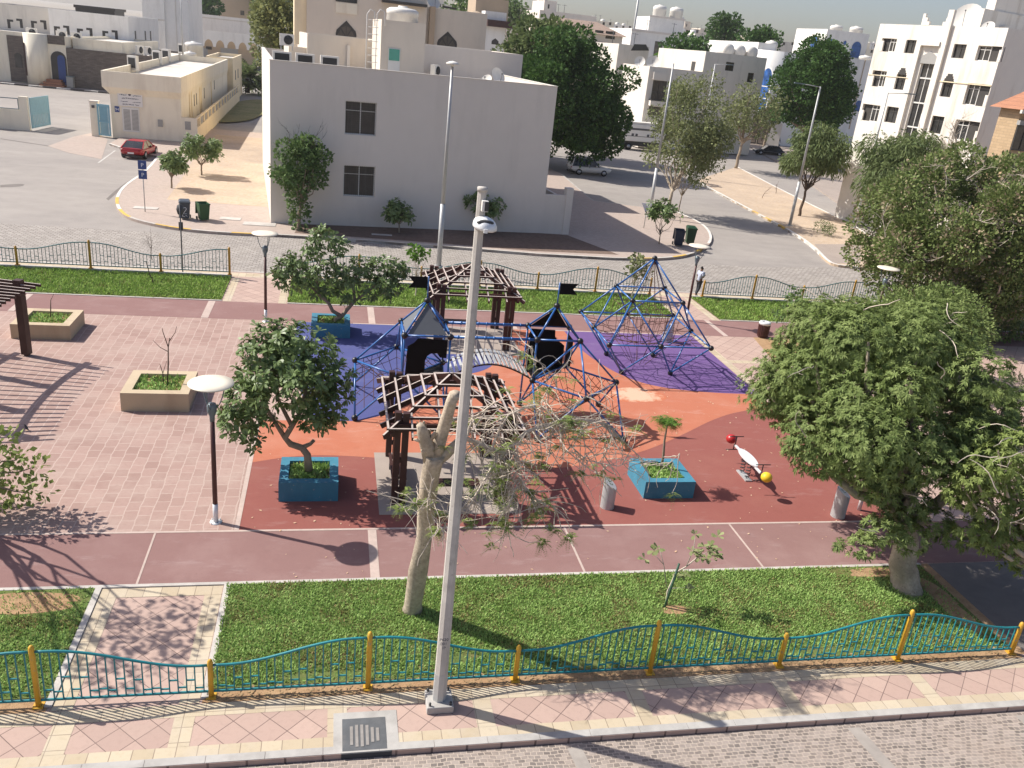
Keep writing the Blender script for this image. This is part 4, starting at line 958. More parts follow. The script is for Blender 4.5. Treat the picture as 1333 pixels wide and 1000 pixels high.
# faces +x locally; y = left
P = [(0, 0, .95), (0, 0, 1.12), (.01, 0, 1.32), (.0, 0, 1.44), (.015, 0, 1.52), (.025, 0, 1.60), (.03, 0, 1.67)]; Ee = [(0, 1), (1, 2), (2, 3), (3, 4), (4, 5), (5, 6)]; Rr = [.12, .115, .125, .075, .05, .085, .07]
def chain(pts, rs, par):
    for p, r in zip(pts, rs):
        P.append(p); Rr.append(r); Ee.append((par, len(P)-1)); par = len(P)-1
    return par
chain([(.07, 0, 1.645)], [.05], 5); P.append((.112, 0, 1.60)); Rr.append(.014); Ee.append((5, len(P)-1))
for s in (1, -1):
    fw = s > 0
    sh_ = chain([(0, s*.17, 1.40)], [.058], 2)
    if fw: w = chain([(-.02, s*.22, 1.14), (.16, s*.20, 1.08), (.2, s*.185, 1.085)], [.045, .033, .024], sh_)
    else: w = chain([(.0, s*.22, 1.14), (.17, s*.12, 1.20), (.21, s*.09, 1.215)], [.045, .033, .024], sh_)
    x, y, z = P[w]; pm = chain([(x+.05, y-s*.02, z+.01)], [.026], w)
    for k in range(4): chain([(x+.085, y-s*.03, z+.035-k*.022), (x+.11, y-s*.045, z+.03-k*.022), (x+.115, y-s*.065, z+.025-k*.02)], [.0095, .009, .008], pm)
    chain([(x+.05, y-s*.02, z+.045), (x+.08, y-s*.03, z+.06)], [.011, .009], w)
    hp = chain([(0, s*.085, .90)], [.095], 0)
    if fw: chain([(.06, s*.09, .50), (-.03, s*.09, .10), (.0, s*.09, .05), (.13, s*.1, .035)], [.06, .042, .042, .03], hp)
    else: chain([(-.02, s*.09, .50), (-.20, s*.09, .14), (-.19, s*.09, .08), (-.07, s*.1, .035)], [.06, .042, .042, .03], hp)
body = skinned('body', P, Ee, Rr, M['skin'], t)
S = [(0, 0, .88), (0, 0, 1.0), (.005, 0, 1.18), (.01, 0, 1.34), (0, 0, 1.45)]; Se = [(0, 1), (1, 2), (2, 3), (3, 4)]; Sr = [(.165, .15), (.155, .14), (.155, .14), (.15, .15), (.075, .075)]
for s in (1, -1):
    k = len(S); S += [(0, s*.17, 1.40), (-.01, s*.215, 1.20)]; Se += [(3, k), (k, k+1)]; Sr += [(.085, .085), (.075, .075)]
skinned('shirt', S, Se, Sr, M['shirt'], t)
T = [(0, 0, .97)]; Te = []; Tr = [(.14, .14)]
for s, q in ((1, [(0, .085, .86), (.055, .09, .50), (-.03, .09, .11)]), (-1, [(0, -.085, .86), (-.025, -.09, .50), (-.205, -.09, .15)])):
    k = len(T); T += q; Te += [(0, k), (k, k+1), (k+1, k+2)]; Tr += [(.11, .11), (.08, .08), (.062, .062)]
skinned('trousers', T, Te, Tr, M['trousers'], t)
skinned('hair', [(.0, 0, 1.60), (.0, 0, 1.66), (.015, 0, 1.70), (.05, 0, 1.70)], [(0, 1), (1, 2), (2, 3)], [.08, .086, .07, .05], M['hair'], t)
for q in (((-.03, .09, .05), (.0, .09, .045), (.15, .1, .03)), ((-.23, -.09, .08), (-.19, -.09, .06), (-.04, -.1, .035))): skinned('shoe', list(q), [(0, 1), (1, 2)], [.05, .052, .038], M['black'], t)
# ================================================================== BUILDINGS
class Bld:
    """a building in its own frame: x along the front from p0 to p1, y backwards, z up"""
    def __init__(s, name, label, cat, p0, p1, group=None):
        p0 = Vector(p0[:2]); p1 = Vector(p1[:2]); d = p1-p0; s.W = d.length; s.rz = math.atan2(d.y, d.x)
        s.t = thing(name, label, cat, (p0.x, p0.y, 0), s.rz, group); s.o = Vector((p0.x, p0.y, 0)); s.M = Matrix.Rotation(s.rz, 3, 'Z'); s.holes = {}
    def loc(s, P): return s.M.transposed() @ (Vector(P)-s.o)
    def wor(s, p): return s.M @ Vector(p)+s.o
    def at(s, px, py, y=0.0):
        q = s.loc(onplane(px, py, s.wor((0, y, 0)), s.M @ Vector((0, 1, 0)))); return q.x, q.z
    def atx(s, px, py, x=0.0):
        q = s.loc(onplane(px, py, s.wor((x, 0, 0)), s.M @ Vector((1, 0, 0)))); return q.y, q.z
    def rect(s, r, y=0.0, face='S', x=0.0):
        f = (lambda a, b: s.at(a, b, y)) if face == 'S' else (lambda a, b: s.atx(a, b, x))
        xm, ym = (r[0]+r[2])/2, (r[1]+r[3])/2
        a, b = f(r[0], ym)[0], f(r[2], ym)[0]; return min(a, b), f(xm, r[3])[1], max(a, b), f(xm, r[1])[1]
    def body(s, x0, y0, x1, y1, z0, z1, m, par=.8, holes=None, name='wall', roof=None, tw=.2, dp=.22, cope=None):
        """walls with real recesses for the openings, a parapet and a roof deck; holes: face -> [(s0, z0, s1, z1)]"""
        b = MB(); holes = holes or {}
        F = {'S': (Vector((x0, y0, 0)), Vector((1, 0, 0)), x1-x0, Vector((0, 1, 0))), 'E': (Vector((x1, y0, 0)), Vector((0, 1, 0)), y1-y0, Vector((-1, 0, 0))),
             'N': (Vector((x1, y1, 0)), Vector((-1, 0, 0)), x1-x0, Vector((0, -1, 0))), 'W': (Vector((x0, y1, 0)), Vector((0, -1, 0)), y1-y0, Vector((1, 0, 0)))}
        for k, (o, u, L, inn) in F.items():
            hs = []
            for h in holes.get(k, []):
                if k == 'S': a, c = h[0]-x0, h[2]-x0
                elif k == 'E': a, c = h[0]-y0, h[2]-y0
                elif k == 'W': a, c = y1-h[2], y1-h[0]
                else: continue
                a, c = max(.05, a), min(L-.05, c); e, g = max(z0+.02, h[1]), min(z1-.05, h[3])
                if c > a and g > e: hs.append((a, e, c, g))
            us = sorted({0, L, *[h[0] for h in hs], *[h[2] for h in hs]}); zs = sorted({z0, z1, *[h[1] for h in hs], *[h[3] for h in hs]})
            pt = lambda a, z, d=0: o+u*a+Vector((0, 0, z))+inn*d
            for a, c in zip(us[:-1], us[1:]):
                for e, g in zip(zs[:-1], zs[1:]):
                    if any(h[0] <= (a+c)/2 <= h[2] and h[1] <= (e+g)/2 <= h[3] for h in hs): continue
                    b.add([pt(a, e), pt(c, e), pt(c, g), pt(a, g)], [(0, 1, 2, 3)])
            for a, e, c, g in hs:
                q = [(a, e), (c, e), (c, g), (a, g)]
                for i in range(4):
                    p, r = q[i], q[(i+1) % 4]; b.add([pt(*p), pt(*p, dp), pt(*r, dp), pt(*r)], [(0, 1, 2, 3)])
                b.add([pt(a, e, dp), pt(c, e, dp), pt(c, g, dp), pt(a, g, dp)], [(0, 1, 2, 3)])
        zr = z1-par; i0, j0, i1, j1 = x0+tw, y0+tw, x1-tw, y1-tw
        A = [(x0, y0), (x1, y0), (x1, y1), (x0, y1)]; B = [(i0, j0), (i1, j0), (i1, j1), (i0, j1)]
        if par > 0:
            vs = [(*p, z1) for p in A]+[(*p, z1) for p in B]+[(*p, zr) for p in B]
            b.add(vs, [(i, (i+1) % 4, 4+(i+1) % 4, 4+i) for i in range(4)]+[(4+i, 4+(i+1) % 4, 8+(i+1) % 4, 8+i) for i in range(4)])
        w = b.build(name, m, s.t)
        r = MB(); r.add([(*p, zr) for p in (B if par > 0 else A)], [(0, 1, 2, 3)]); r.build('roof', roof or M['greyroof'], s.t)
        return w
    def pane(s, face, r, pos, dp=.2, mull=1, trans=0, fm='frame_w', gm='glass', name='window', fw=.05, grille=False):
        """window in a recess: frame with mullions, pane of glass as its child"""
        s0, z0, s1, z1 = r; fl = MB(); pn = MB()
        P = {'S': lambda a, z, d: (a, pos+d, z), 'W': lambda a, z, d: (pos+d, a, z), 'E': lambda a, z, d: (pos-d, a, z)}[face]
        def slab(mb, a0, e0, a1, e1, d0, d1):
            p, q = P(a0, e0, d0), P(a1, e1, d1); mb.box(min(p[0], q[0]), min(p[1], q[1]), min(p[2], q[2]), max(p[0], q[0]), max(p[1], q[1]), max(p[2], q[2]))
        d0, d1 = dp-.09, dp-.02
        slab(fl, s0, z0, s1, z0+fw, d0, d1); slab(fl, s0, z1-fw, s1, z1, d0, d1); slab(fl, s0, z0+fw, s0+fw, z1-fw, d0, d1); slab(fl, s1-fw, z0+fw, s1, z1-fw, d0, d1)
        for k in range(mull):
            a = s0+(s1-s0)*(k+1)/(mull+1); slab(fl, a-fw*.45, z0+fw, a+fw*.45, z1-fw, d0, d1)
        if trans: zt = z0+(z1-z0)*trans; slab(fl, s0+fw, zt-fw*.4, s1-fw, zt+fw*.4, d0-.002, d1)
        f = fl.build(name, M[fm], s.t)
        slab(pn, s0+fw*.5, z0+fw*.5, s1-fw*.5, z1-fw*.5, dp-.045, dp-.03); pn.build('pane', M[gm], f)
        if grille:
            g = MB(); n = int((s1-s0)/.13); k2 = int((z1-z0)/.13)
            for k in range(1, n): a = s0+(s1-s0)*k/n; slab(g, a-.006, z0+.02, a+.006, z1-.02, d0-.02, d0-.01)
            for k in range(1, k2): e = z0+(z1-z0)*k/k2; slab(g, s0+.02, e-.006, s1-.02, e+.006, d0-.035, d0-.022)
            g.build('mesh_grille', M['frame_d'], f)
        return f
    def shape(s, face, pts, pos, th, m, name, parent=None, off=0.0):
        """a flat plate with the given outline (s, z), standing `off` proud of the face"""
        b = MB(); n = len(pts)
        P = {'S': lambda a, z, d: (a, pos-d, z), 'W': lambda a, z, d: (pos-d, a, z), 'E': lambda a, z, d: (pos+d, a, z)}[face]
        b.add([P(a, z, off+th) for a, z in pts]+[P(a, z, off-.001) for a, z in pts], [tuple(range(n)), tuple(range(2*n-1, n-1, -1))]+[(i, n+i, n+(i+1) % n, (i+1) % n) for i in range(n)])
        return b.build(name, m, parent or s.t)
    def box(s, name, x0, y0, z0, x1, y1, z1, m, parent=None): b = MB(); b.box(x0, y0, z0, x1, y1, z1); return b.build(name, m, parent or s.t)
    def winpx(s, rects, face='S', pos=0.0, **k):
        out = []
        for r in rects:
            q = s.rect(r, pos, face, pos); s.holes.setdefault(face, []).append(q); out.append(q)
        return out

def archpts(s0, z0, s1, z1, n=10, pointed=False):
    r = (s1-s0)/2; c = (s0+s1)/2
    if pointed: h = (z1-z0)*.55; return [(s0, z0), (s1, z0), (s1, z1-h), (c+r*.92, z1-h*.75), (c, z1), (c-r*.92, z1-h*.75), (s0, z1-h)]
    zc = z1-min(r, (z1-z0)*.6); k = z1-zc
    return [(s0, z0), (s1, z0)]+[(c+r*math.cos(PI*i/n), zc+k*math.sin(PI*i/n)) for i in range(n+1)]
def ac_unit(label, P, rz, w=.95, h=.75, group='outdoor air conditioning units', fan=True, legs=.3):
    t = thing('air_conditioner', label, 'air conditioner', tuple(P), rz, group)
    b = MB(); b.box(-w/2, -.2, legs, w/2, .2, legs+h); c = b.build('casing', M['plastic_w'], t)
    for x in (-w*.4, w*.4): b = MB(); b.box(x-.025, -.2, 0, x+.025, .2, legs-.003); b.build('stand_leg', M['galv'], t)
    b = MB()
    if fan: b.cyl((w*.1, -.215, legs+h*.5), (w*.1, -.203, legs+h*.5), h*.40, n=20)
    else: b.box(-w*.38, -.215, legs+h*.15, w*.38, -.203, legs+h*.85)
    b.build('grille', M['darkgrille'], c)
    return t
def tank(label, P, r, h, m='plastic_w', group='rooftop water tanks', horiz=False, rz=0):
    t = thing('water_tank', label, 'water tank', tuple(P), rz, group)
    b = MB()
    if horiz: b.lathe([(.02, -h/2), (r*.6, -h/2+.05), (r*.95, -h/2+.25*r), (r, -h/2+.5*r), (r, h/2-.5*r), (r*.95, h/2-.25*r), (r*.6, h/2-.05), (.02, h/2)], n=20); b.v = [(v[2], v[1], v[0]+r+.15) for v in b.v]
    else: b.lathe([(r*.97, .1), (r, .16), (r*.97, h*.35), (r, h*.37), (r*.97, h*.62), (r, h*.64), (r, h*.84), (r*.8, h*.95), (r*.3, h), (r*.28, h+.1), (.02, h+.11)], n=20)
    b.build('shell', M[m], t)
    b = MB(); b.box(-r*.8, -r*.8, 0, r*.8, r*.8, .1 if not horiz else .16); b.build('plinth', M['conc'], t)
    return t
def dish(label, P, r, az, el=.7, group='satellite dishes', post=.8):
    t = thing('satellite_dish', label, 'satellite dish', tuple(P), az, group)
    R = Matrix.Rotation(PI/2-el, 3, 'X'); b = MB(); n = 20; o = Vector((0, 0, post+r*.4))
    b.smooth = True; rings = [0.02, .3, .6, .85, 1.0]
    vs = [o+R @ Vector((r*k*math.cos(2*PI*i/n), r*k*math.sin(2*PI*i/n), r*.28*k*k)) for k in rings for i in range(n)]
    b.add(vs, [(a*n+i, a*n+(i+1) % n, (a+1)*n+(i+1) % n, (a+1)*n+i) for a in range(4) for i in range(n)]+[tuple(range(n-1, -1, -1))]); b.smooth = False
    b.build('reflector', M['plastic_w'], t)
    b = MB(); f = o+R @ Vector((0, 0, r*.95)); b.tube([o+R @ Vector((0, -r*.9, r*.25)), f], .02, 6); b.ball(f, .06, 8); b.build('feed_arm', M['signback'], t)
    b = MB(); b.cyl((0, .08, 0), (0, .05, post+r*.35), .035, n=8); b.build('mast', M['galv'], t)
    return t

# ---- the grey two storey villa across the road
v = Bld('villa', 'grey two storey villa with blank wall and two windows across the road', 'villa', (-4.0, 56.2), (14.4, 58.0))
zt = 9.88
wr = v.winpx([(449, 132.5, 490, 176), (447, 216, 488, 256)])
v.body(0, 0, v.W, 25, -.1, zt, M['villa'], .95, v.holes, dp=.3)
for r in wr: v.pane('S', r, 0, .28, 1, .72, 'frame_w', 'curtain', fw=.06, grille=True)
b = MB(); b.box(-.03, -.03, zt, v.W+.03, .23, zt+.035); b.box(v.W-.23, .235, zt, v.W+.03, 25, zt+.035); b.box(-.03, .235, zt, .23, 25, zt+.035); b.build('coping', M['trim'], v.t)
xl, z_ = v.at(485, 22, 7); xa, za_ = v.at(497, 25, 7); xb, _ = v.at(555, 27, 7)
v.body(xa, 7, xb, 11.5, 8.5, za_, M['villa_warm'], .35, name='stair_tower', roof=M['whiteroof'])
q = v.rect((505, 63, 520.5, 92), 7); v.box('door', q[0], 6.93, 8.93, q[2], 6.995, q[3], M['frame_w']); v.box('green_blind', q[0]+.05, 6.90, q[1]+(q[3]-q[1])*.45, q[2]-.05, 6.928, q[3]-.05, M['greenshade'])
xr0, zr0 = v.at(400, 44, 12); xr1, zr1 = v.at(487, 52, 12)
v.body(xr0, 12, xr1+1, 22, 8.5, (zr0+zr1)/2, M['villa_warm'], .4, name='rear_wall')
x2, z2 = v.at(555, 58, 15); x3, z3 = v.at(681, 72, 15)
v.body(x2-2.5, 15, x3, 24.5, 8.5, (z2+z3)/2, M['villa'], .4, name='rear_wall')
x4, z4 = v.at(376, 60, 12.5); v.body(x4, 12.5, xr0-.01, 21, 8.5, z4, M['villa_warm'], .3, name='rear_wall')
v.box('pilaster', v.at(452, 60, 11.9)[0], 11.8, 8.9, v.at(456, 60, 11.9)[0], 11.99, v.at(453, 59, 11.9)[1], M['trim'])
b = MB()
for px in (478, 491):
    xh, zh_ = v.at(px, 12, 6.6); x5 = v.at(px, 80, 6.6)[0]; b.tube([(xh, 6.5, 9), (xh, 6.5, zh_-.3), (xh+.2, 6.5, zh_), (xh+.5, 6.5, zh_-.1), (xh+.55, 6.5, zh_-1)], .035, 6)
for k in range(9): b.cyl((v.at(478, 80, 6.6)[0], 6.5, 9.2+k*.45), (v.at(491, 80, 6.6)[0], 6.5, 9.2+k*.45), .02, n=6)
b.build('roof_ladder', M['frame_w'], v.t)
lw = v.rect((704, 247, 739, 300))
v.box('low_wall', v.W+.005, .02, -.1, v.W+2.0, .22, 2.75, M['villa']); v.box('low_wall', v.W+1.8, .225, -.1, v.W+2.0, 16, 2.3, M['villa']); v.box('gate_pillar', v.W+1.55, -.06, -.1, v.W+2.06, .5, 3.25, M['villa'])
v.box('low_wall', v.W+.8, 4.5, -.1, v.W+1.0, 14, 4.2, M['villa'])
v.box('side_gate', v.W+.02, 1.2, 0, v.W+.09, 3.6, 3.0, M['frame_d'])
for i, (px, py, lb) in enumerate(((367, 75, 'first'), (397, 78, 'second'), (429, 82, 'third'))):
    x, z = v.at(px, py, 1.6); ac_unit('%s white air conditioner from the left behind the front parapet of the grey villa' % lb, v.wor((x, 1.6, 8.94)), v.rz, 1.15, .72, fan=False, legs=.72)
x, z = v.at(384, 50, 12.3); ac_unit('air conditioner with round fan on the rear left ledge of the grey villa', v.wor((x-.6, 11.9, z-.85)), v.rz, 1.0, .8)
x, z = v.at(566, 90, 14.4); ac_unit('narrow air conditioner against the rear roof wall of the grey villa', v.wor((x, 14.2, 8.94)), v.rz+.9, .9, .9, legs=.3)
x, z = v.at(521, 14, 9); tank('fat white water tank on the stair tower of the grey villa', v.wor(((xa+xb)/2+.25, 9.3, za_-.4)), 1.15, 1.35)
x, z = v.at(647, 97, 6); dish('tilted satellite dish at the right end of the grey villa roof', v.wor((x, 6, 8.94)), .62, v.rz+.5, .45, post=.75)
x, z = v.at(638, 101, 6); dish('smaller satellite dish partly behind the tilted one on the grey villa', v.wor((x, 6.8, 8.94)), .42, v.rz-.8, .6, post=.5)

# ---- beige villa with pointed windows behind it
w2 = Bld('villa', 'beige villa with pointed arch windows behind the grey villa', 'villa', D(399, 40, 95)[:2], D(635, 40, 96)[:2])
xA = w2.at(555, 30)[0]; zB = w2.at(600, 14)[1]
w2.body(0, 0, xA, 16, 0, 18.5, M['villa_warm'], .8, name='wall'); w2.body(xA+.005, .8, w2.W, 15, 0, zB, M['villa_warm'], .6, name='wall')
w2.box('pilaster', w2.at(556, 30)[0]+.3, .3, 0, w2.at(567, 30)[0], .795, zB+.1, M['tanwall'])
w2.box('pilaster', -1.2, .6, 0, -.005, 15, 15.2, M['cream'])  # villa's sunlit side face rather than a pilaster, sunlight put into the cream
q = w2.rect((437, -6, 465, 3)); w2.pane('S', q, -.19, .2, 1, 0, 'frame_d', 'glass'); q2 = w2.rect((437, 4, 465, 18)); w2.box('balcony_panel', q2[0], -.12, q2[1], q2[2], -.005, q2[3], M['cream_lt'])
for r, y in (((437, 27, 464, 58), 0), ((569, 41, 595, 70), .8)):
    q = w2.rect(r, y); f = w2.shape('S', archpts(*q, pointed=True), y, .05, M['frame_d'], 'window', off=.0)
    c = (q[0]+q[2])/2; zc = q[1]+(q[3]-q[1])*.30
    for a0, a1 in ((8, 52), (60, 88), (92, 120), (128, 172)):
        h = (q[2]-q[0])/2*.86; pts = [(c+h*.12*math.cos(R_((a0+a1)/2)), zc+h*.12*math.sin(R_((a0+a1)/2)))]
        for a in (a0, a1): k = h if a in (8, 172) else h*(1.0 if a in (52, 128) else 1.12 if a in (60, 120) else 1.22); pts.append((c+k*math.cos(R_(a)), zc+k*math.sin(R_(a))))
        w2.shape('S', pts, y, .015, M['curtain'], 'pane', f, .051)
    w2.shape('S', [(q[0]+.1, q[1]+.1), (c-.08, q[1]+.1), (c-.08, zc-.12), (q[0]+.1, zc-.12)], y, .015, M['curtain'], 'pane', f, .051); w2.shape('S', [(c+.08, q[1]+.1), (q[2]-.1, q[1]+.1), (q[2]-.1, zc-.12), (c+.08, zc-.12)], y, .015, M['curtain'], 'pane', f, .051)
q = w2.rect((553, 45, 556.5, 60), .8); w2.shape('S', archpts(q[0], q[1], q[2]+.2, q[3]), .3, .04, M['glass'], 'slit_window', off=0.01) if False else None
b = MB(); p, q_ = w2.at(498, 1, -1), w2.at(556, 8, -1); b.bar((p[0], -.6, p[1]), (q_[0], -.6, q_[1]), 1.4, .25); b.build('canopy', M['frame_d'], w2.t)
b = MB(); p = w2.at(576, 10, 1); q_ = w2.at(594, 13, 1); b.bar((p[0], 1.0, p[1]+.1), (q_[0], 1.0, q_[1]+.1), .3, .18); b.build('roof_hatch', M['frame_d'], w2.t)
x, z = w2.at(538, 12, 3); dish('satellite dish on the roof of the beige villa with pointed windows', w2.wor((xA+1.2, 4, zB-.6)), .75, .3, .7)
x, z = w2.at(625, 10, 8)
b = MB(); b.lathe([(1.3*math.cos(PI/2*k/6)+.01, 1.0*math.sin(PI/2*k/6)) for k in range(7)], (x-.5, 8, zB-.6)); b.build('dome', M['tanwall'], w2.t)

# ---- cream substation building
s1 = Bld('substation', 'cream single storey building with overhanging parapet, white notice board and louvred door', 'building', G(147, 178)[:2], (G(147, 178)+Vector((6.45, .17, 0)))[:2])
hz = Zh(G(147, 178), (140, 92)); dS = 50.0
s1.body(0, 0, s1.W, dS, -.1, hz-.9, M['cream_lt'], 0, name='wall')
b = MB()
def rng_(x0, y0, x1, y1, z): return [(x0, y0, z), (x1, y0, z), (x1, y1, z), (x0, y1, z)]
e = .55; zz = [hz-2.1, hz-1.45, hz]
vs = rng_(-.002, -.002, s1.W+.002, dS, zz[0])+rng_(-e, -e, s1.W+.15, dS, zz[1])+rng_(-e, -e, s1.W+.15, dS, zz[2])+rng_(-e+.22, -e+.22, s1.W-.07, dS-.2, zz[2])+rng_(-e+.22, -e+.22, s1.W-.07, dS-.2, hz-.85)
b.add(vs, [(k*4+i, k*4+(i+1) % 4, k*4+4+(i+1) % 4, k*4+4+i) for k in range(4) for i in range(4)]+[(16, 17, 18, 19)])
b.build('parapet', M['cream_lt'], s1.t)
b = MB(); b.add(rng_(-e+.25, -e+.25, s1.W-.1, dS-.25, hz-.84), [(0, 1, 2, 3)]); b.build('roof', M['whiteroof'], s1.t)
q = s1.rect((159.5, 140, 182, 171)); b = MB(); b.box(q[0], -.06, q[1]-.05, q[2], -.004, q[3]); dr = b.build('door', M['frame_w'], s1.t)
for k in (0, 1):
    b = MB(); w_ = (q[2]-q[0])/2
    for i in range(16): zq = q[1]+.12+(q[3]-q[1]-.3)*i/16; b.box(q[0]+.14+k*w_*.93, -.075, zq, q[0]+.14+k*w_*.93+w_*.76, -.062, zq+(q[3]-q[1]-.3)/16*.72)
    b.build('louvre', M['shutter'], dr)
q = s1.rect((153.5, 119, 185.5, 138.5)); b = MB(); b.box(q[0], -.09, q[1], q[2], -.004, q[3]); sg = b.build('notice_board', M['signwhite'], s1.t)
W_ = q[2]-q[0]; H_ = q[3]-q[1]; b = MB(); rnd = random.Random(3)
def scrib(x0, x1, zc, hh):
    x = x0
    while x < x1:
        w = rnd.uniform(.02, .09); z = zc+rnd.uniform(-.2, .2)*hh; b.box(q[0]+x*W_, -.098, q[1]+z*H_-hh*H_*rnd.uniform(.2, .5), q[0]+min(x+w, x1)*W_, -.0905, q[1]+z*H_+hh*H_*rnd.uniform(.2, .5)); x += w+rnd.choice((.008, .012, .025))
for a in ((.07, .36, .84, .07), (.08, .36, .73, .06), (.62, .92, .84, .05), (.62, .93, .72, .06), (.17, .85, .52, .07), (.12, .40, .3, .05), (.60, .92, .3, .05), (.18, .65, .12, .05), (.70, .85, .12, .06)): scrib(*a)
b.build('lettering', M['ink'], sg)
b = MB(); b.cyl((q[0]+W_*.49, -.099, q[1]+H_*.79), (q[0]+W_*.49, -.0905, q[1]+H_*.79), .13, n=10); b.build('emblem', M['ink'], sg)
q = s1.rect((149.5, 138.5, 155.5, 146)); b = MB(); b.box(q[0], -.05, q[1], q[2], -.004, q[3]); p = b.build('number_plate', M['signblue'], s1.t); txt('94', (q[3]-q[1])*.7, M['inkwhite'], 'lettering', p, ((q[0]+q[2])/2, -.053, q[1]+(q[3]-q[1])*.25), (PI/2, 0, 0))
q = s1.rect((206, 156, 212, 165)); s1.box('meter_box', q[0], -.14, q[1], q[2], -.004, q[3], M['shutter'])
for y in (6, 7.6, 15, 16.4, 27): 
    b = MB(); b.cyl((s1.W+.06, y, .3), (s1.W+.06, y, hz-.2-(y % 3)*.3), .05, n=8); b.build('drain_pipe', M['cream'], s1.t)
for y, z in ((10, 2.6), (12, 2.6), (19.5, 2.7), (31, 3.0)): s1.box('slit_window', s1.W+.004, y, z, s1.W+.03, y+.45, z+1.2, M['frame_d'])
# low side wall with pillars
lx = s1.W+1.45
s1.box('low_wall', s1.W+.005, -.0, -.1, lx, .2, 2.35, M['cream_lt']); s1.box('wall_opening', s1.W+.3, -.03, 1.2, s1.W+.85, -.004, 2.0, M['shutter'])
b = MB(); b.box(lx-.2, .205, -.1, lx, 54, 1.45); b.box(lx-.2, .205, 2.22, lx, 54, 2.35); b.build('low_wall', M['cream'], s1.t)
for k in range(14): s1.box('pillar', lx-.23, 2.2+k*3.7, 1.455, lx+.03, 2.75+k*3.7, 2.4, M['cream']); s1.box('infill_panel', lx-.12, .3+k*3.7, 1.455, lx-.08, 2.19+k*3.7, 2.215, M['shutter']) if k else None
for (px, py, lb) in ((174, 92, 'air conditioner nearest the front on the cream building roof'), (205, 82, 'left of two air conditioners on mid roof of the cream building'), (217, 79, 'right of two air conditioners on mid roof of the cream building'), (237, 69, 'air conditioner beside the tank at the back of the cream building roof')):
    P_ = G(px, py+3, hz-.84); ac_unit(lb, P_, -.55, 1.25, 1.5, fan=False, legs=.3)
for (px, py, r, lb) in ((248, 80, .9, 'stained cream water tank nearest the front of the cream building roof'), (253, 73, 1.5, 'large pale water tank at the back of the cream building roof')):
    P_ = G(px, py, hz-.84); tank(lb, P_, r, r*1.5)
# second, lower wing behind
s2 = Bld('building', 'narrow cream annex standing behind the building with the notice board', 'building', tuple(s1.wor((s1.W-3.0, dS+.5, 0)))[:2], tuple(s1.wor((s1.W+.8, dS+.5, 0)))[:2])
s2.body(0, 0, s2.W, 18, -.1, hz+.2, M['cream'], .5, name='wall'); s2.box('slit_window', s2.W+.004, 4, 3, s2.W+.03, 5, 4.4, M['frame_d']); s2.box('slit_window', s2.W+.004, 9, 3, s2.W+.03, 10, 4.4, M['frame_d'])

# ---- gate and wall on the left
g0 = G(38, 168); t = thing('boundary_wall', 'cream boundary wall with capped pillars left of the open blue gate', 'wall', (g0.x, g0.y, 0), 0)
b = MB(); b.box(-14, -.15, -.16, -.6, .15, 1.75); b.build('wall', M['cream_lt'], t)
for k, x in enumerate((-.62, -4.3, -8, -12)): b = MB(); b.box(x, -.22, -.16, x+.75, .22, 3.0); b.build('pillar', M['cream_lt'], t)
for x in (-3.5, -7.2, -11.2):
    b = MB(); b.box(x, -.05, 1.755, x+2.8, .05, 1.83); b.box(x, -.05, 2.72, x+2.8, .05, 2.8); b.box(x, -.05, 1.835, x+.07, .05, 2.715); b.box(x+2.73, -.05, 1.835, x+2.8, .05, 2.715); b.build('railing_frame', M['steelgrey'], t)
def gate_leaf(label, p, q, h, group):
    p, q = Vector(p), Vector(q); L = (q-p).length; t = thing('metal_gate', label, 'gate', (p.x, p.y, -.1), math.atan2(q.y-p.y, q.x-p.x), group)
    b = MB(); b.box(0, -.04, .15, L, .04, .3); b.box(0, -.04, h-.25, L, .04, h); b.box(0, -.04, .305, .15, .04, h-.255); b.box(L-.15, -.04, .305, L, .04, h-.255); b.box(.155, -.035, h*.45, L-.155, .035, h*.5); b.build('gate_frame', M['lightblue'], t)
    n = 11
    for k in range(n):
        x = .2+(L-.4)*(k+.5)/n; b = MB(); b.box(x-(L-.4)/n*.32, -.02, .305, x+(L-.4)/n*.32, .02, h*.45-.003); b.box(x-(L-.4)/n*.42, -.02, h*.5+.003, x+(L-.4)/n*.42, .02, h-.255); b.build('slat', M['lightblue'], t)
    return t
gate_leaf('light blue metal gate leaf standing open by the cream boundary wall', g0+Vector((.25, .1, 0)), G(66, 163), 3.0, None)
gate_leaf('light blue pedestrian gate left of the cream building with the notice board', G(129, 176.5), G(145, 178.5), 3.1, None)
g1 = G(122, 175); t = thing('gate_pillar', 'cream gate pillar between the driveway and the small blue gate', 'pillar', (g1.x, g1.y, 0)); b = MB(); b.box(-.1, -.3, -.16, .65, .3, 3.1); b.build('shaft', M['cream_lt'], t); b = MB(); b.box(-.16, -.36, 3.1, .71, .36, 3.22); b.build('cap', M['trim'], t); b = MB(); b.box(.1, -.42, 2.55, .35, -.31, 2.8); b.build('gate_light', M['signback'], t)

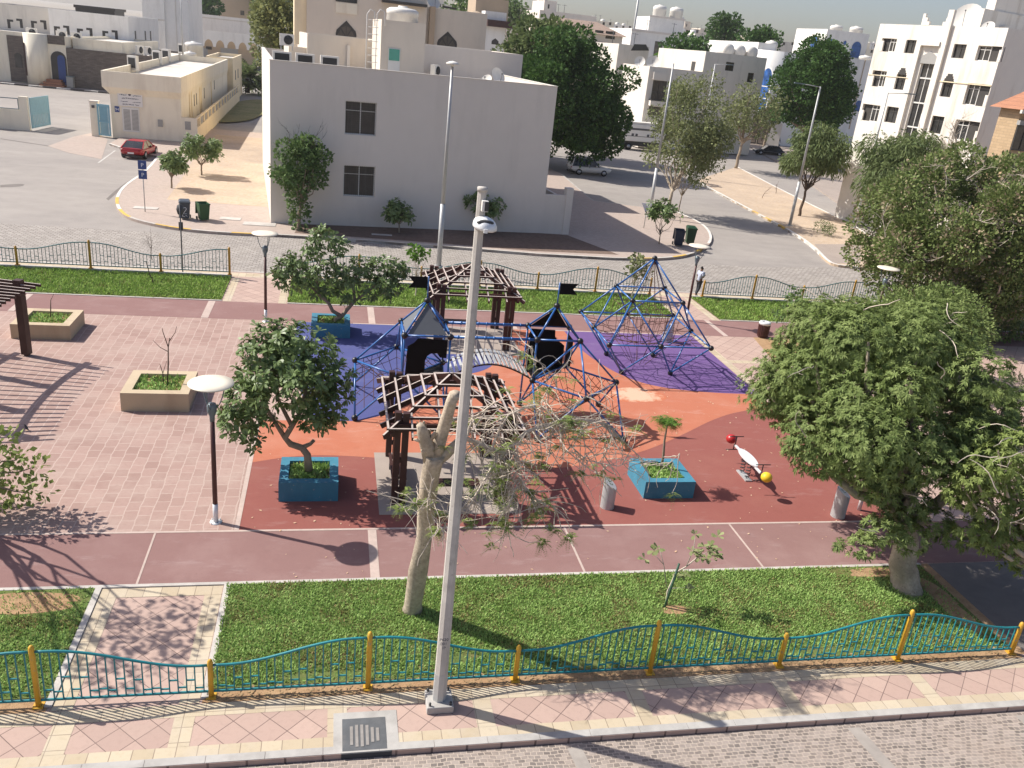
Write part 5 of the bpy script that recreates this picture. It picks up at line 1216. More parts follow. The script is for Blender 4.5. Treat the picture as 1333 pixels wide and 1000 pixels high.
# ---- stone clad building with arched entrance (left background)
m = Bld('building', 'low cream and brown stone clad building with an arched entrance at the left', 'building', (-62, 144.6), (-25, 142.8))
hm = m.at(120, 58)[1]; xs = m.at(88, 90)[0]
m.body(0, 0, xs, 30, -.2, 7.0, M['cream_lt'], .7, name='wall', roof=M['whiteroof']); m.body(xs+.005, .0, m.W, 26, -.2, 5.5, M['stone_brown'], .3, name='stone_wall', roof=M['whiteroof']); m.body(xs+.2, 2.5, m.W-7, 25, 5.0, 6.9, M['cream_lt'], .3, name='upper_wall', roof=M['whiteroof'])
q = m.rect((67, 67, 87, 103)); f = m.shape('S', archpts(q[0], -.1, q[2], q[3]), 0, .06, M['frame_d'], 'arched_entrance'); m.shape('S', archpts(q[0]+.9, -.0, q[2]-.2, q[3]-.5), 0, .02, M['signblue'], 'doorway', f, .061)
q = m.rect((62, 46.5, 84, 58)); m.box('lattice_transom', q[0], -.1, q[1], q[2], -.004, q[3], M['stone_brown'])
q = m.rect((12, 47, 35, 106)); l = m.box('lattice_panel', q[0], -.12, .1, q[2], -.004, q[3], M['stone_brown'])
for a, c in ((20, 29), (32, 40)): r = m.rect((a, 69, c, 88)); m.shape('S', archpts(*r), -.12, .06, M['glass'], 'arched_window', l)
r = m.rect((35, 56, 40, 98)); m.box('brown_screen', r[0], -.9, r[1], r[2], -.13, r[3], M['wood'])
x = m.at(50, 90)[0]; b = MB(); b.cyl((x, .3, -.2), (x, .3, 7.02), 1.7, n=24); b.build('round_pier', M['cream_lt'], m.t)
q = m.rect((57, 97, 87, 110)); b = MB(); b.box(q[0], -2.0, -.15, q[2], -.13, .25); b.box(q[0]+.4, -1.5, .25, q[2]-.3, -.13, .6); b.box(q[0]+.7, -1.0, .6, q[2]-.5, -.13, .95); b.build('entrance_steps', M['roof_tile'], m.t)
b = MB(); ps = [m.wor((x_, -3.2, 0)) for x_ in (8, m.W+6)]; ribbon(b, [tuple(ps[1][:2]), tuple(ps[0][:2])], -.45, -.155, .06, [0, 1], 1.9); o = b.build('striped_kerb', [M['kerb_w'], M['kerb_k']]); o['kind'] = 'structure'
b = MB(); b.prism([tuple(m.wor(p)[:2]) for p in ((0, -3.2, 0), (m.W+6, -3.2, 0), (m.W+6, -.05, 0), (0, -.05, 0))], -.155, -.0); struct('entrance_pavement', b, M['conc_patch'])
t = thing('refuse_bin', 'pale grey bin standing right of the arched entrance', 'bin', tuple(m.wor((m.at(91.5, 103, -.8)[0], -.8, 0)))); b = MB(); b.box(-.45, -.4, .05, .45, .4, 1.5); b.build('body', M['shutter'], t); b = MB(); b.box(-.5, -.45, 1.5, .5, .45, 1.62); b.build('lid', M['steelgrey'], t)
for px, py, lb in ((41, 40, 'left of the round pier'), (80, 43, 'above the arched entrance'), (99, 44, 'dark, right of the arched entrance'), (181, 60, 'left of two by the stone wall end'), (192, 57, 'right of two by the stone wall end')):
    q = m.at(px, py, 5); ac_unit('air conditioner on the stone clad roof, '+lb, m.wor((q[0], 5, 6.2 if px < 150 else 5.2)), m.rz+(1.2 if px > 150 else 0), 1.5, 1.2, legs=.2)
# ---- white building with stepped window recesses, their shade painted as dark plates
c = Bld('building', 'white flat roofed building with stepped shaded window recesses behind the stone clad one', 'building', D(-60, 10, 166)[:2], D(166, 20, 165)[:2])
xm = c.at(63, 20)[0]; c.body(0, 1.5, xm, 24, 0, c.at(30, 8, 1.5)[1], M['offwhite'], .6, name='wall'); c.body(xm+.005, 0, c.W, 22, 0, c.at(110, 16)[1], M['white'], .6, name='wall')
for px, py, y in ((19, 25, 1.5), (50, 27, 1.5), (80, 34, 0), (110, 37, 0), (143, 40, 0)):
    if px in (19, 50): px += 0
    for sgn in (-1, 1):
        x, z = c.at(px+sgn*10, py, y); w = .95; d = -sgn
        pts = [(x, z), (x+d*w, z+.0), (x+d*w, z-.35), (x+d*.45, z-.35), (x+d*.45, z-1.4), (x, z-1.4)]
        if d < 0: pts = pts[::-1]
        c.shape('S', pts, y, .02, M['frame_d'], 'window_corner')  # dark plates paint the shade inside the window recesses
for y in (4, 11, 15): q = c.atx(172+y*.9, 38, c.W); c.box('slit_window', c.W+.004, y, 6.2, c.W+.05, y+.7, 8.2, M['frame_d'])
b = MB(); p = c.at(98, 8, 5); q = c.at(152, 12, 5); b.box(p[0], 4, p[1]-.2, q[0], 11, p[1]+.25); b.box(p[0]+.2, 4.2, p[1]-1.6, q[0]-.2, 10.5, p[1]-.2); b.build('roof_shed', M['frame_d'], c.t)
c = Bld('building', 'tall plain white block at the top left, right of the stepped window building', 'building', D(186, 30, 196)[:2], D(245, 30, 196)[:2]); c.body(0, 0, c.W*.48, 20, 0, 24, M['white'], .6, name='wall'); c.body(c.W*.48+.005, .6, c.W, 20, 0, 22, M['white'], .6, name='wall'); c.box('string_course', 0, -.05, 10, c.W*.48, -.004, 10.3, M['offwhite']); c.box('slit_window', c.W*.2, -.06, 14.2, c.W*.3, -.004, 16, M['frame_d']); c.box('drain_pipe', c.W*.72, .45, 0, c.W*.73, .595, 22, M['offwhite'])
# ---- arcade building
c = Bld('building', 'white arcade building with a scalloped fascia of arches, behind the cream building', 'building', D(206, 50, 240)[:2], D(335, 65, 243)[:2])
zt2 = c.at(206, 33)[1]; za2 = c.at(206, 48)[1]
c.body(0, 1.2, c.W, 22, 0, zt2-.3, M['tanwall'], .3, name='wall', roof=M['whiteroof'])
pts = [(-.5, zt2)]; n = 9; xs_ = [(-.5)+(c.W+1)*k/n for k in range(n+1)]
for k in range(n):
    w = xs_[k+1]-xs_[k]; pts += [(xs_[k], za2-1.1)]+[(xs_[k]+w*(.12+.38*(1-math.cos(PI*j/8))), za2-1.1+1.7*math.sin(PI*j/8)) for j in range(9)]
pts += [(c.W+.5, za2-1.1), (c.W+.5, zt2)]
c.shape('S', pts[::-1], 0, .3, M['white'], 'scalloped_fascia'); c.box('fascia_return', c.W+.505, -.3, za2-1.6, c.W+3.2, -.0, zt2, M['white']); c.box('shopfront', c.W*.62, 1.05, .2, c.W*.8, 1.19, za2-1.2, M['shutter']); c.box('doorway', c.W+.3, 1.3, 0, c.W+1.4, 1.6, za2-1.4, M['frame_d'])
for f in (.33, .42): c.box('lattice_window', c.W*f, 1.05, 1.5, c.W*f+1.6, 1.19, 4.2, M['shutter'])
c.box('window', c.W*.47, 1.05, 3.9, c.W*.53, 1.19, 4.6, M['frame_d'])
c = Bld('building', 'long plain grey building behind the arcade', 'building', D(246, 40, 275)[:2], D(345, 40, 280)[:2]); c.body(0, 0, c.W, 30, 0, c.at(250, 17)[1], M['white'], .5, name='wall'); c.box('roof_unit', c.W*.86, 6, c.at(250, 17)[1]-.5, c.W*.9, 9, c.at(250, 17)[1]+1.2, M['plastic_w']); c.box('string_course', 0, -.06, c.at(250, 22)[1], c.W, -.004, c.at(250, 22)[1]+.3, M['offwhite'])
c = Bld('house', 'tan brown house with two small windows at the top left beyond the arcade', 'house', D(279, 10, 330)[:2], D(336, 10, 332)[:2]); c.body(0, 0, c.W, 18, 0, 22, M['tanwall'], .5, name='wall')
for r in ((313, 14, 318, 20), (326, 15, 330, 21)): c.pane('S', c.rect(r), -.19, .2, 0, 0, 'frame_d', 'glass_brown')
c.box('white_column', c.W+.3, -.6, 0, c.W+2.4, 1.5, 25, M['white']); c.box('side_wing', -3.2, 2, 0, -.005, 14, 15, M['offwhite'])

# ---- right hand side: grey central villa
c = Bld('villa', 'grey villa with three cream roof tanks and an iron balcony in the right background', 'villa', D(841, 120, 125)[:2], D(988, 130, 127.5)[:2])
zc1 = c.at(842, 86)[1]; xr = c.at(917, 80)[0]; zc2 = c.at(930, 68)[1]
wl = c.winpx([(848.5, 105, 867, 131), (844, 139, 863, 151)]); h1 = {'S': wl}
c.body(0, 0, xr, 9, 0, zc1, M['offwhite'], .7, h1, name='wall')
wr2 = [c.rect(r, .0) for r in ((944.5, 81, 955.5, 92.5), (973, 95, 981, 107.5), (967, 125, 975.5, 138))]
c.body(xr+.005, 0, c.W, 15, 0, zc2, M['offwhite'], .7, {'S': wr2}, name='wall')
for r in wl: c.pane('S', r, 0, .22, 1, 0, 'frame_d', 'glass_brown', fw=.08)
for r in wr2: c.pane('S', r, 0, .22, 1, .7, 'frame_d', 'glass_brown', fw=.07)
q = c.rect((845, 120, 868, 131)); b = MB(); b.box(q[0], -.85, q[1], q[2], -.0, q[1]+.12)
for k in range(13): x = q[0]+.04+(q[2]-q[0]-.08)*k/12; b.box(x-.02, -.84, q[1]+.12, x+.02, -.80, q[3])
b.box(q[0], -.86, q[3], q[2], -.78, q[3]+.06); b.build('iron_balcony', M['frame_d'], c.t)
q = c.rect((849, 94, 866, 104)); c.box('balcony_hood', q[0], -.5, q[1], q[2], -.0, q[3], M['offwhite']); q = c.rect((843, 131.5, 869, 138)); c.box('balcony_base', q[0], -.9, q[1], q[2], -.0, q[3], M['offwhite'])
q = c.rect((923, 78, 928, 91)); b = MB()
q = c.atx(924, 80, xr); c.box('side_door', xr-.04, 2.5, zc1-.6, xr+.0, 3.6, zc1+1.3, M['frame_d'])
for px, lb in ((945, 'left'), (960, 'middle'), (976, 'right')): q = c.at(px, 66, 5); tank('%s of the three cream roof tanks on the grey villa in the right background' % lb, c.wor((q[0], 5, zc2-.6)), 1.0, 2.4, horiz=True, rz=c.rz+PI/2)
for px, lb, r in ((833, 'leftmost white satellite dish on the flat left roof', .8), (850, 'large white satellite dish on the flat left roof', 1.0), (913, 'white satellite dish by the roof stair', .9)):
    q = c.at(px, 80, 4); dish(lb+' of the grey right background villa', c.wor((q[0], 4, zc1-.7)), r, c.rz-.5, .4)
# its gate
g = G(972, 187); g2 = G(1003, 191); t = Bld('boundary_wall', 'cream street wall with a black and gold double gate in the right background', 'wall', g[:2], g2[:2]); H_ = 4.4
t.box('wall', -6, .05, 0, -.5, .35, 3.2, M['offwhite']); t.box('pillar', -.5, -.05, 0, 0, .5, H_+.2, M['offwhite']); b = MB(); t.box('pillar', t.W*.78, -.05, 0, t.W*1.3, .5, H_-.2, M['offwhite'])
for k in (0, 1):
    x0 = .03+k*t.W*.385; x1 = x0+t.W*.365; b = MB(); b.box(x0, .08, .1, x0+.18, .2, H_-.3); b.box(x1-.18, .08, .1, x1, .2, H_-.3); b.box(x0+.18, .08, .1, x1-.18, .2, .35); b.box(x0+.18, .08, H_-.55, x1-.18, .2, H_-.3); l = b.build('gate_leaf', M['frame_d'], t.t)
    b = MB(); b.box(x0+.18, .12, .35, x1-.18, .15, H_-.55); b.build('gate_infill', M['tanwall'], l)
    b = MB()
    for z in (1.2, 2.0, 2.8, 3.4): b.cyl(((x0+x1)/2-.7, .10, z), ((x0+x1)/2+.7, .10, z+.2), .07, n=6); b.cyl(((x0+x1)/2, .09, z-.4), ((x0+x1)/2+.3, .09, z+.4), .06, n=6)
    b.build('scrollwork', M['frame_d'], l)

# ---- white villa with blue windows
c = Bld('villa', 'white villa with blue arched windows behind the round dark tree', 'villa', D(1015, 100, 150)[:2], D(1140, 100, 152)[:2])
zA = c.at(1015, 67)[1]; xA_ = c.at(1049, 75)[0]; xB = c.at(1075, 50, 6)[0]; zB_ = c.at(1078, 38, 6)[1]; xC = c.at(1131, 50, 6)[0]; zC = c.at(1110, 76)[1]
c.body(0, 0, xA_+8, 22, 0, zA, M['white'], .8, name='wall'); c.body(xA_+8.005, .4, c.W+2, 18, 0, zC, M['white'], .6, name='wall'); c.body(xB, 6, xC, 16, zC-1, zB_, M['white'], .6, name='upper_wall')
# rounded sunlit flank
b = MB(); b.cyl((-.3, 3.2, 0), (-.3, 3.2, zA+.02), 3.2, n=32); b.build('round_flank', M['white'], c.t); c.box('flank_wall', -3.6, 3.2, 0, -.01, 22, zA+1.2, M['white'])
for k in range(1):
    q = c.rect((989, 86, 1003, 146), face='W', x=-3.6)
    f = c.shape('W', archpts(q[0], q[1], q[2], q[3]), -3.6, .08, M['frame_w'], 'tall_window'); c.shape('W', archpts(q[0]+.25, q[1]+.2, q[2]-.25, q[3]-.3), -3.6, .03, M['glass_blue'], 'pane', f, .081)
    b = MB()
    for z in range(int(q[1])+1, int(q[3])-1, 2): b.box(-3.735, q[0]+.25, z, -3.712, q[2]-.25, z+.15)
    b.build('glazing_bar', M['frame_w'], f)
for r, nm in (((1077, 50, 1088, 61), 'arched_window'), ((1097, 52, 1102.5, 59), 'small_window'), ((1107, 53, 1121, 76), 'arched_door')):
    q = c.rect(r, 6); f = c.shape('S', archpts(*q), 6, .05, M['frame_w'], nm); c.shape('S', archpts(q[0]+.15, q[1]+.1, q[2]-.15, q[3]-.15), 6, .03, M['glass_blue'], 'pane', f, .051)
c.box('side_window', xB-.05, 8.5, zC+1.2, xB-.004, 10.4, zC+3.2, M['glass_blue'])
q = c.rect((1112, 130, 1122, 146), .4); f = c.shape('S', archpts(*q), .4, .05, M['frame_w'], 'arched_window'); c.shape('S', archpts(q[0]+.12, q[1]+.12, q[2]-.12, q[3]-.12), .4, .03, M['glass_blue'], 'pane', f, .051)
q = c.rect((1122, 79, 1124, 110), .4); c.box('drain_pipe', q[0], .28, 4, q[0]+.15, .39, zC, M['tanwall'])
for px, py, y, zb, r, h, lb in ((1007, 44, 6, zA-.8, 1.15, 2.6, 'banded white water tank at the left end of the white and blue villa roof'), (1089, 36, 10, zB_-.6, 1.2, 1.7, 'left water tank on the upper roof of the white and blue villa'), (1115, 38, 10, zB_-.6, 1.25, 1.9, 'right water tank on the upper roof of the white and blue villa'), (1079, 70, 3, zA-.8, 1.2, 1.9, 'water tank just above the round dark tree on the white and blue villa'), (1127, 74, 3, zC-.6, 1.2, 1.4, 'water tank at the right end of the lower white and blue villa roof')):
    q = c.at(px, py, y); tank(lb, c.wor((q[0], y, zb)), r, h)
q = c.at(1058, 66, 2); dish('satellite dish above the round dark tree on the white and blue villa', c.wor((q[0], 2.2, zA-.8)), .9, c.rz-.5, .45)

# ---- cream apartment block at the right
zt3 = 17.2
c = Bld('apartment_block', 'weathered cream apartment block with stepped arches and a tall stair window at the right', 'apartment block', G(1146, 31, zt3)[:2], G(1313, 36.5, zt3)[:2])
W1 = [(1178, 52, 1191.5, 69.5), (1240, 57.5, 1256.5, 76), (1165, 97, 1178, 117), (1225, 105, 1239.5, 126.5), (1152.5, 139, 1168, 160), (1211, 151, 1227, 174)]
W2 = [(1146.5, 50, 1166, 67.5), (1271, 60, 1304, 80), (1134, 92, 1152.5, 113), (1256, 109, 1287, 138), (1121, 136, 1144, 158), (1241, 157, 1274, 184)]
r1 = [c.rect(r) for r in W1]; r2 = [c.rect(r) for r in W2]; st = c.rect((1181, 72, 1215, 175)); sx = c.at(1209, 72)[0], c.at(1217, 72)[0]
sxl = c.at(1204, 80)[0]; sxr = c.at(1216, 80)[0]
stair = (c.at(1199.5, 82)[0], 3.2, c.at(1216.5, 84)[0], c.at(1210, 80)[1])
c.body(0, 0, c.W, 16, -.1, zt3, M['apt'], .9, {'S': r1+r2+[stair]}, name='wall', dp=.3)
for r in r1: c.pane('S', r, 0, .28, 1, .72, 'frame_d', 'glass', fw=.06)
for r in r2:
    m_ = (r[0]+r[2])/2; left = r[0] < c.W/2; lo = (m_, r[1], r[2], r[3]) if left else (r[0], r[1], m_, r[3]); f = c.pane('S', lo, 0, .29, 1, .75, 'frame_w', 'glass', fw=.06)
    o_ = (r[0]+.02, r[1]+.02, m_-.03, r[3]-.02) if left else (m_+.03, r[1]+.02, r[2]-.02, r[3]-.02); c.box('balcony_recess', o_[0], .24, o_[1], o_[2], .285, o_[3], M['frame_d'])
    b = MB()
    for k in range(4): b.box((r[0] if left else r[2]-.25-.22*k), -.02, r[1]-.001, (r[0]+.25+.22*k if left else r[2]), .14, r[1]+.22*(4-k)) if k == 0 else None
    b.build('stepped_sill', M['apt'], c.t)
c.pane('S', stair, 0, .28, 1, 0, 'frame_w', 'glass', 'stair_window', .06); b = MB()
for z in range(5, int(stair[3]), 2): b.box(stair[0]+.06, .15, z, stair[2]-.06, .187, z+.12)
b.build('stair_glazing_bar', M['frame_w'], c.t)
c.shape('S', archpts(stair[0]-.15, stair[3]-.2, stair[2]+.15, stair[3]+.8, pointed=True), 0, .06, M['shutter'], 'arch_head')
for x0, x1, zz_ in ((stair[2]+.25, stair[2]+.75, zt3+1.2), (stair[0]-.7, stair[0]-.3, stair[3]+1.6)): c.box('pilaster', x0, -.28, -.1, x1, -.002, zz_, M['apt'])
c.box('arch_lintel', stair[0]-.29, -.4, stair[3]+1.2, stair[2]+.24, -.003, stair[3]+1.55, M['apt'])
for x0, s in ((stair[0]-1.0, -1), (stair[2]+.25, 1)):
    for k in range(3): c.box('parapet_step', x0-.28*s*0+k*.25*(-s), -.02, zt3+.002+0, x0+k*.25*(-s)+.25, .2, zt3+.9-.3*k, M['apt'])
for r in (r1[2], r1[3]):
    for k in range(3): w = (r[2]-r[0]); b = MB(); b.box(r[0]+.1*k+.08, -.02, r[3]+.18*k-.001, r[2]-.1*k-.08, .0-.001, r[3]+.18*(k+1)-.001); b.build('stepped_arch', M['frame_d'], c.t)
for a, z in ((r1[2][3]-.2, 0), ): c.box('string_course', .02, -.05, a-.06, stair[0]-.72, -.003, a, M['cream']); c.box('string_course', stair[2]+.8, -.06, a-.08, c.W-.02, -.003, a, M['cream'])
b = MB(); xa_, z_a = c.at(1247, 12, 3), 0; x0 = c.at(1246, 30, 3)[0]; x1 = c.at(1277, 30, 3)[0]; ztw = c.at(1262, 11, 3)[1]
c.body(x0, 3, x1, 11, zt3-1, ztw, M['apt'], .3, name='stair_tower'); c.body(x0+(x1-x0)*.55, 4.5, x1-.2, 9, ztw-.4, ztw+2.6, M['apt'], .3, name='stair_tower')
q = c.at(1256, 30, 1.6); dish('big satellite dish on the apartment block roof beside its stair tower', c.wor((q[0], 1.8, zt3-.9)), 1.15, c.rz+.3, .5, post=1.2); dish('small satellite dish on the apartment block roof', c.wor((q[0]+2.2, 1.6, zt3-.9)), .5, c.rz+.3, .6)
ac_unit('dark boxed air conditioner on the south side of the apartment stair tower', c.wor((x1+.3, 6, ztw-1.9)), c.rz+PI/2, .9, .7, fan=False, legs=.1)
# white street wall below it
p0, p1 = G(1092, 212), G(1165, 238); c = Bld('boundary_wall', 'sunlit whitewashed street wall between the drooping trees', 'wall', p0[:2], p1[:2]); c.box('wall', 0, 0, -.1, c.W, .25, 2.6, M['white']); c.box('pillar', -.3, -.1, -.1, .3, .35, 3.0, M['white'])
# brown stone house
p0 = D(1306, 190, 50); c = Bld('house', 'tan stone house with terracotta roof cut by the right edge', 'house', (p0.x+.55, 50), (p0.x+11, 51.5)); ze_ = c.at(1311, 141)[1]
c.body(0, 0, c.W, 1.6, -.1, ze_, M['stone_tan'], 0, name='wall', roof=M['roof_tile'])
b = MB(); e = .5; b.add([(-e, -e, ze_), (c.W+e, -e, ze_), (c.W+e, 1.6+e, ze_), (-e, 1.6+e, ze_), (3.2, .8, ze_+2.2), (c.W-3, .8, ze_+2.2)], [(3, 2, 1, 0), (0, 1, 5, 4), (1, 2, 5), (2, 3, 4, 5), (3, 0, 4)]); b.build('hip_roof', M['roof_tile'], c.t)
b = MB(); b.box(-e-.05, -e-.05, ze_-.22, c.W+e, -e+.1, ze_-.004); b.build('eaves_board', M['trim'], c.t)
q = c.rect((1319, 163, 1333, 196)); c.pane('S', (q[0], q[1], q[0]+2.2, q[3]), -.21, .2, 2, 0, 'frame_d', 'glass_brown'); c.box('curtain_box', q[0]-.1, -.25, q[3]+.02, q[0]+2.3, -.003, q[3]+.3, M['shutter'])

# ---- nearer background villas and the far skyline
def block(name, label, x0, x1, yt, Y, m='offwhite', depth=14, wins=(), pent=None, tanks=0, group=None, cat='house', roofm=None, par=.6, drop=0.0):
    c = Bld(name, label, cat, D(x0, yt, Y)[:2], D(x1, yt, Y+(x1-x0)*Y/1098*.08)[:2], group); zt = c.at(x0+1, yt)[1]
    q = [c.rect(w) for w in wins]; c.body(0, 0, c.W, depth, 0, zt, M[m], par, {'S': q}, name='wall', roof=roofm)
    for r in q: c.pane('S', r, 0, .22, 1, 0, 'frame_d', 'glass_brown', fw=.07)
    if pent:
        a, d, h = pent; c.body(c.W*a, 3, c.W*d, depth-2, zt-.7, zt+h, M[m], .3, name='roof_house')
        c.box('window', c.W*(a+(d-a)*.3), 2.94, zt+h*.25, c.W*(a+(d-a)*.42), 2.995, zt+h*.65, M['glass'])
    rr = random.Random(int(x0))
    for k in range(tanks):
        b = MB(); r = rr.uniform(.7, 1.15); xk = c.W*rr.uniform(.1, .9); zb = zt-.6+(pent[2]+.6 if pent and pent[0]*c.W < xk < pent[1]*c.W else 0)
        b.lathe([(r*.97, .0), (r, .2), (r, r*1.5), (r*.7, r*1.8), (r*.25, r*1.9), (.02, r*1.95)], (xk, rr.uniform(4, depth-3), zb), 14); b.build('roof_tank', M['plastic_w'], c.t)
    for k in range(2):
        b = MB(); xk = c.W*rr.uniform(.1, .9); b.cyl((xk, 5, zt-.6), (xk, 5, zt+2.2), .06, n=6); b.bar((xk-.6, 5, zt+2.0), (xk+.6, 5, zt+2.0), .06, .06); b.build('antenna', M['signback'], c.t)
    return c
c = block('villa', 'pale villa with a long brown tiled roof above the big dark tree', 719, 812, 38, 170, 'villa_warm', 14, [(775, 39.5, 786, 44), (788.5, 41, 801, 51)], par=0)
zt4 = c.at(720, 38)[1]; b = MB(); e = .8; b.add([(-e, -e, zt4+.02), (c.W+e, -e, zt4+.02), (c.W+e, 14+e, zt4+.02), (-e, 14+e, zt4+.02), (3, 7, zt4+2.4), (c.W-3, 7, zt4+2.4)], [(3, 2, 1, 0), (0, 1, 5, 4), (1, 2, 5), (2, 3, 4, 5), (3, 0, 4)]); b.build('tiled_roof', M['roof_tile_pale'], c.t)
c = block('villa', 'pinkish grey far villa with a rooftop cabin at the top centre', 703, 778, 13, 235, 'villa', 16, (), (.12, .34, 2.6), 2)
c = block('villa', 'white flat roofed building with a penthouse and two large tanks on the skyline', 823, 907, 37, 185, 'white', 18, [(851.5, 54, 862, 72)], None, 0)
zt5 = c.at(824, 37)[1]; b = MB(); b.box(-.15, -.15, zt5-.5, c.W+.15, -.005, zt5-.1); b.build('cornice', M['villa'], c.t)
xa_, xb_ = c.at(845, 30, 6)[0], c.at(891, 30, 6)[0]; zp = c.at(845, 21, 6)[1]; c.body(xa_, 6, xb_, 14, zt5-.6, zp, M['white'], .3, name='penthouse'); c.box('roof_cornice', xa_-.1, 5.9, zp-.1, xb_+.1, 5.995, zp+.25, M['villa'])
for px, lb in ((858, 'left'), (880, 'right')): q = c.at(px, 20, 9); tank('%s of two large white tanks on the skyline penthouse' % lb, c.wor((q[0], 9, zp-.3)), 1.5, 2.9)
c = block('villa', 'light grey villa with a dark skylight between the big tree and the white penthouse building', 806, 846, 57, 155, 'offwhite', 14); p = [c.at(*k, -.02) for k in ((821, 66), (845, 66), (841, 58), (826, 57.5))]; c.shape('S', p, 0, .04, M['frame_d'], 'skylight')
block('house', 'bluish white house in shade below the skyline tree', 914, 957, 55, 212, 'white', 14, (), None, 1)
block('building', 'dark grey banded office building at the top edge', 624, 692, 2, 265, 'villa', 20, (), None, 0, cat='office building')
c = bpy.data.objects[-1] if False else None
o_ = block('house', 'white house with a brown roofed porch left of the big dark tree', 632, 660, 14, 150, 'white', 12)
z_ = o_.at(645, 30)[1]; o_.box('porch_roof', .2, -1.4, z_-.6, o_.W+1, -.004, z_+.4, M['wood']); q = o_.rect((640, 50, 649, 58)); f = o_.shape('S', archpts(*q, pointed=True), 0, .05, M['frame_d'], 'pointed_window'); z_ = o_.at(645, 8)[1]; o_.box('roof_cabin', -1, 3, z_-2, o_.W+1, 9, z_+1.2, M['tanwall'])
FAR = [(690, 742, 34, 300), (770, 800, 26, 330), (795, 826, 31, 390), (888, 912, 36, 320), (905, 936, 44, 270), (930, 962, 48, 360), (952, 985, 42, 420), (972, 1000, 47, 340), (985, 1013, 43, 520), (1118, 1150, 62, 330), (1132, 1160, 55, 480), (600, 640, 4, 420), (540, 605, 2, 350), (470, 545, -6, 400), (255, 300, -8, 480), (340, 400, -14, 520), (1000, 1040, 52, 300), (860, 900, 30, 560), (735, 775, 22, 600), (912, 950, 37, 640)]
FL = ['low pale building between big tree top and skyline villas', 'tiny cream block left of the grey mast', 'distant flat house at the foot of the tall grey mast', 'small distant house right of the two large tanks', 'cream house left of the skyline tree', 'pale block under the skyline tree', 'pink house with roof tanks right of the skyline tree', 'far white house with several tanks behind the small dark tree', 'very distant pale block near the white and blue villa', 'pale building glimpsed beside the apartment block parapet', 'very distant pale house left of the apartment block', 'distant sandy building above the beige villa', 'distant pale building behind the beige villa roof', 'distant block behind the stair tower tank', 'far pale block behind the tall white block', 'distant pale block above the olive tree', 'pale house behind the tank of the white and blue villa', 'hazy block under the skyline tanks', 'hazy block above the tiled roof villa', 'hazy far block beyond the skyline tree']
for i, ((x0, x1, yt, Y), lb) in enumerate(zip(FAR, FL)):
    ws = []
    for k in range(3):
        xx = x0+(x1-x0)*(.2+.28*k); ws.append((xx, yt+3, xx+3, yt+7))
    block('house', lb, x0, x1, yt, Y, ['offwhite', 'cream_lt', 'white', 'villa_warm'][i % 4], 16, ws, (.3, .62, 2.4) if i % 3 == 0 else None, 2 if i % 2 else 3, 'distant pale buildings on the skyline')
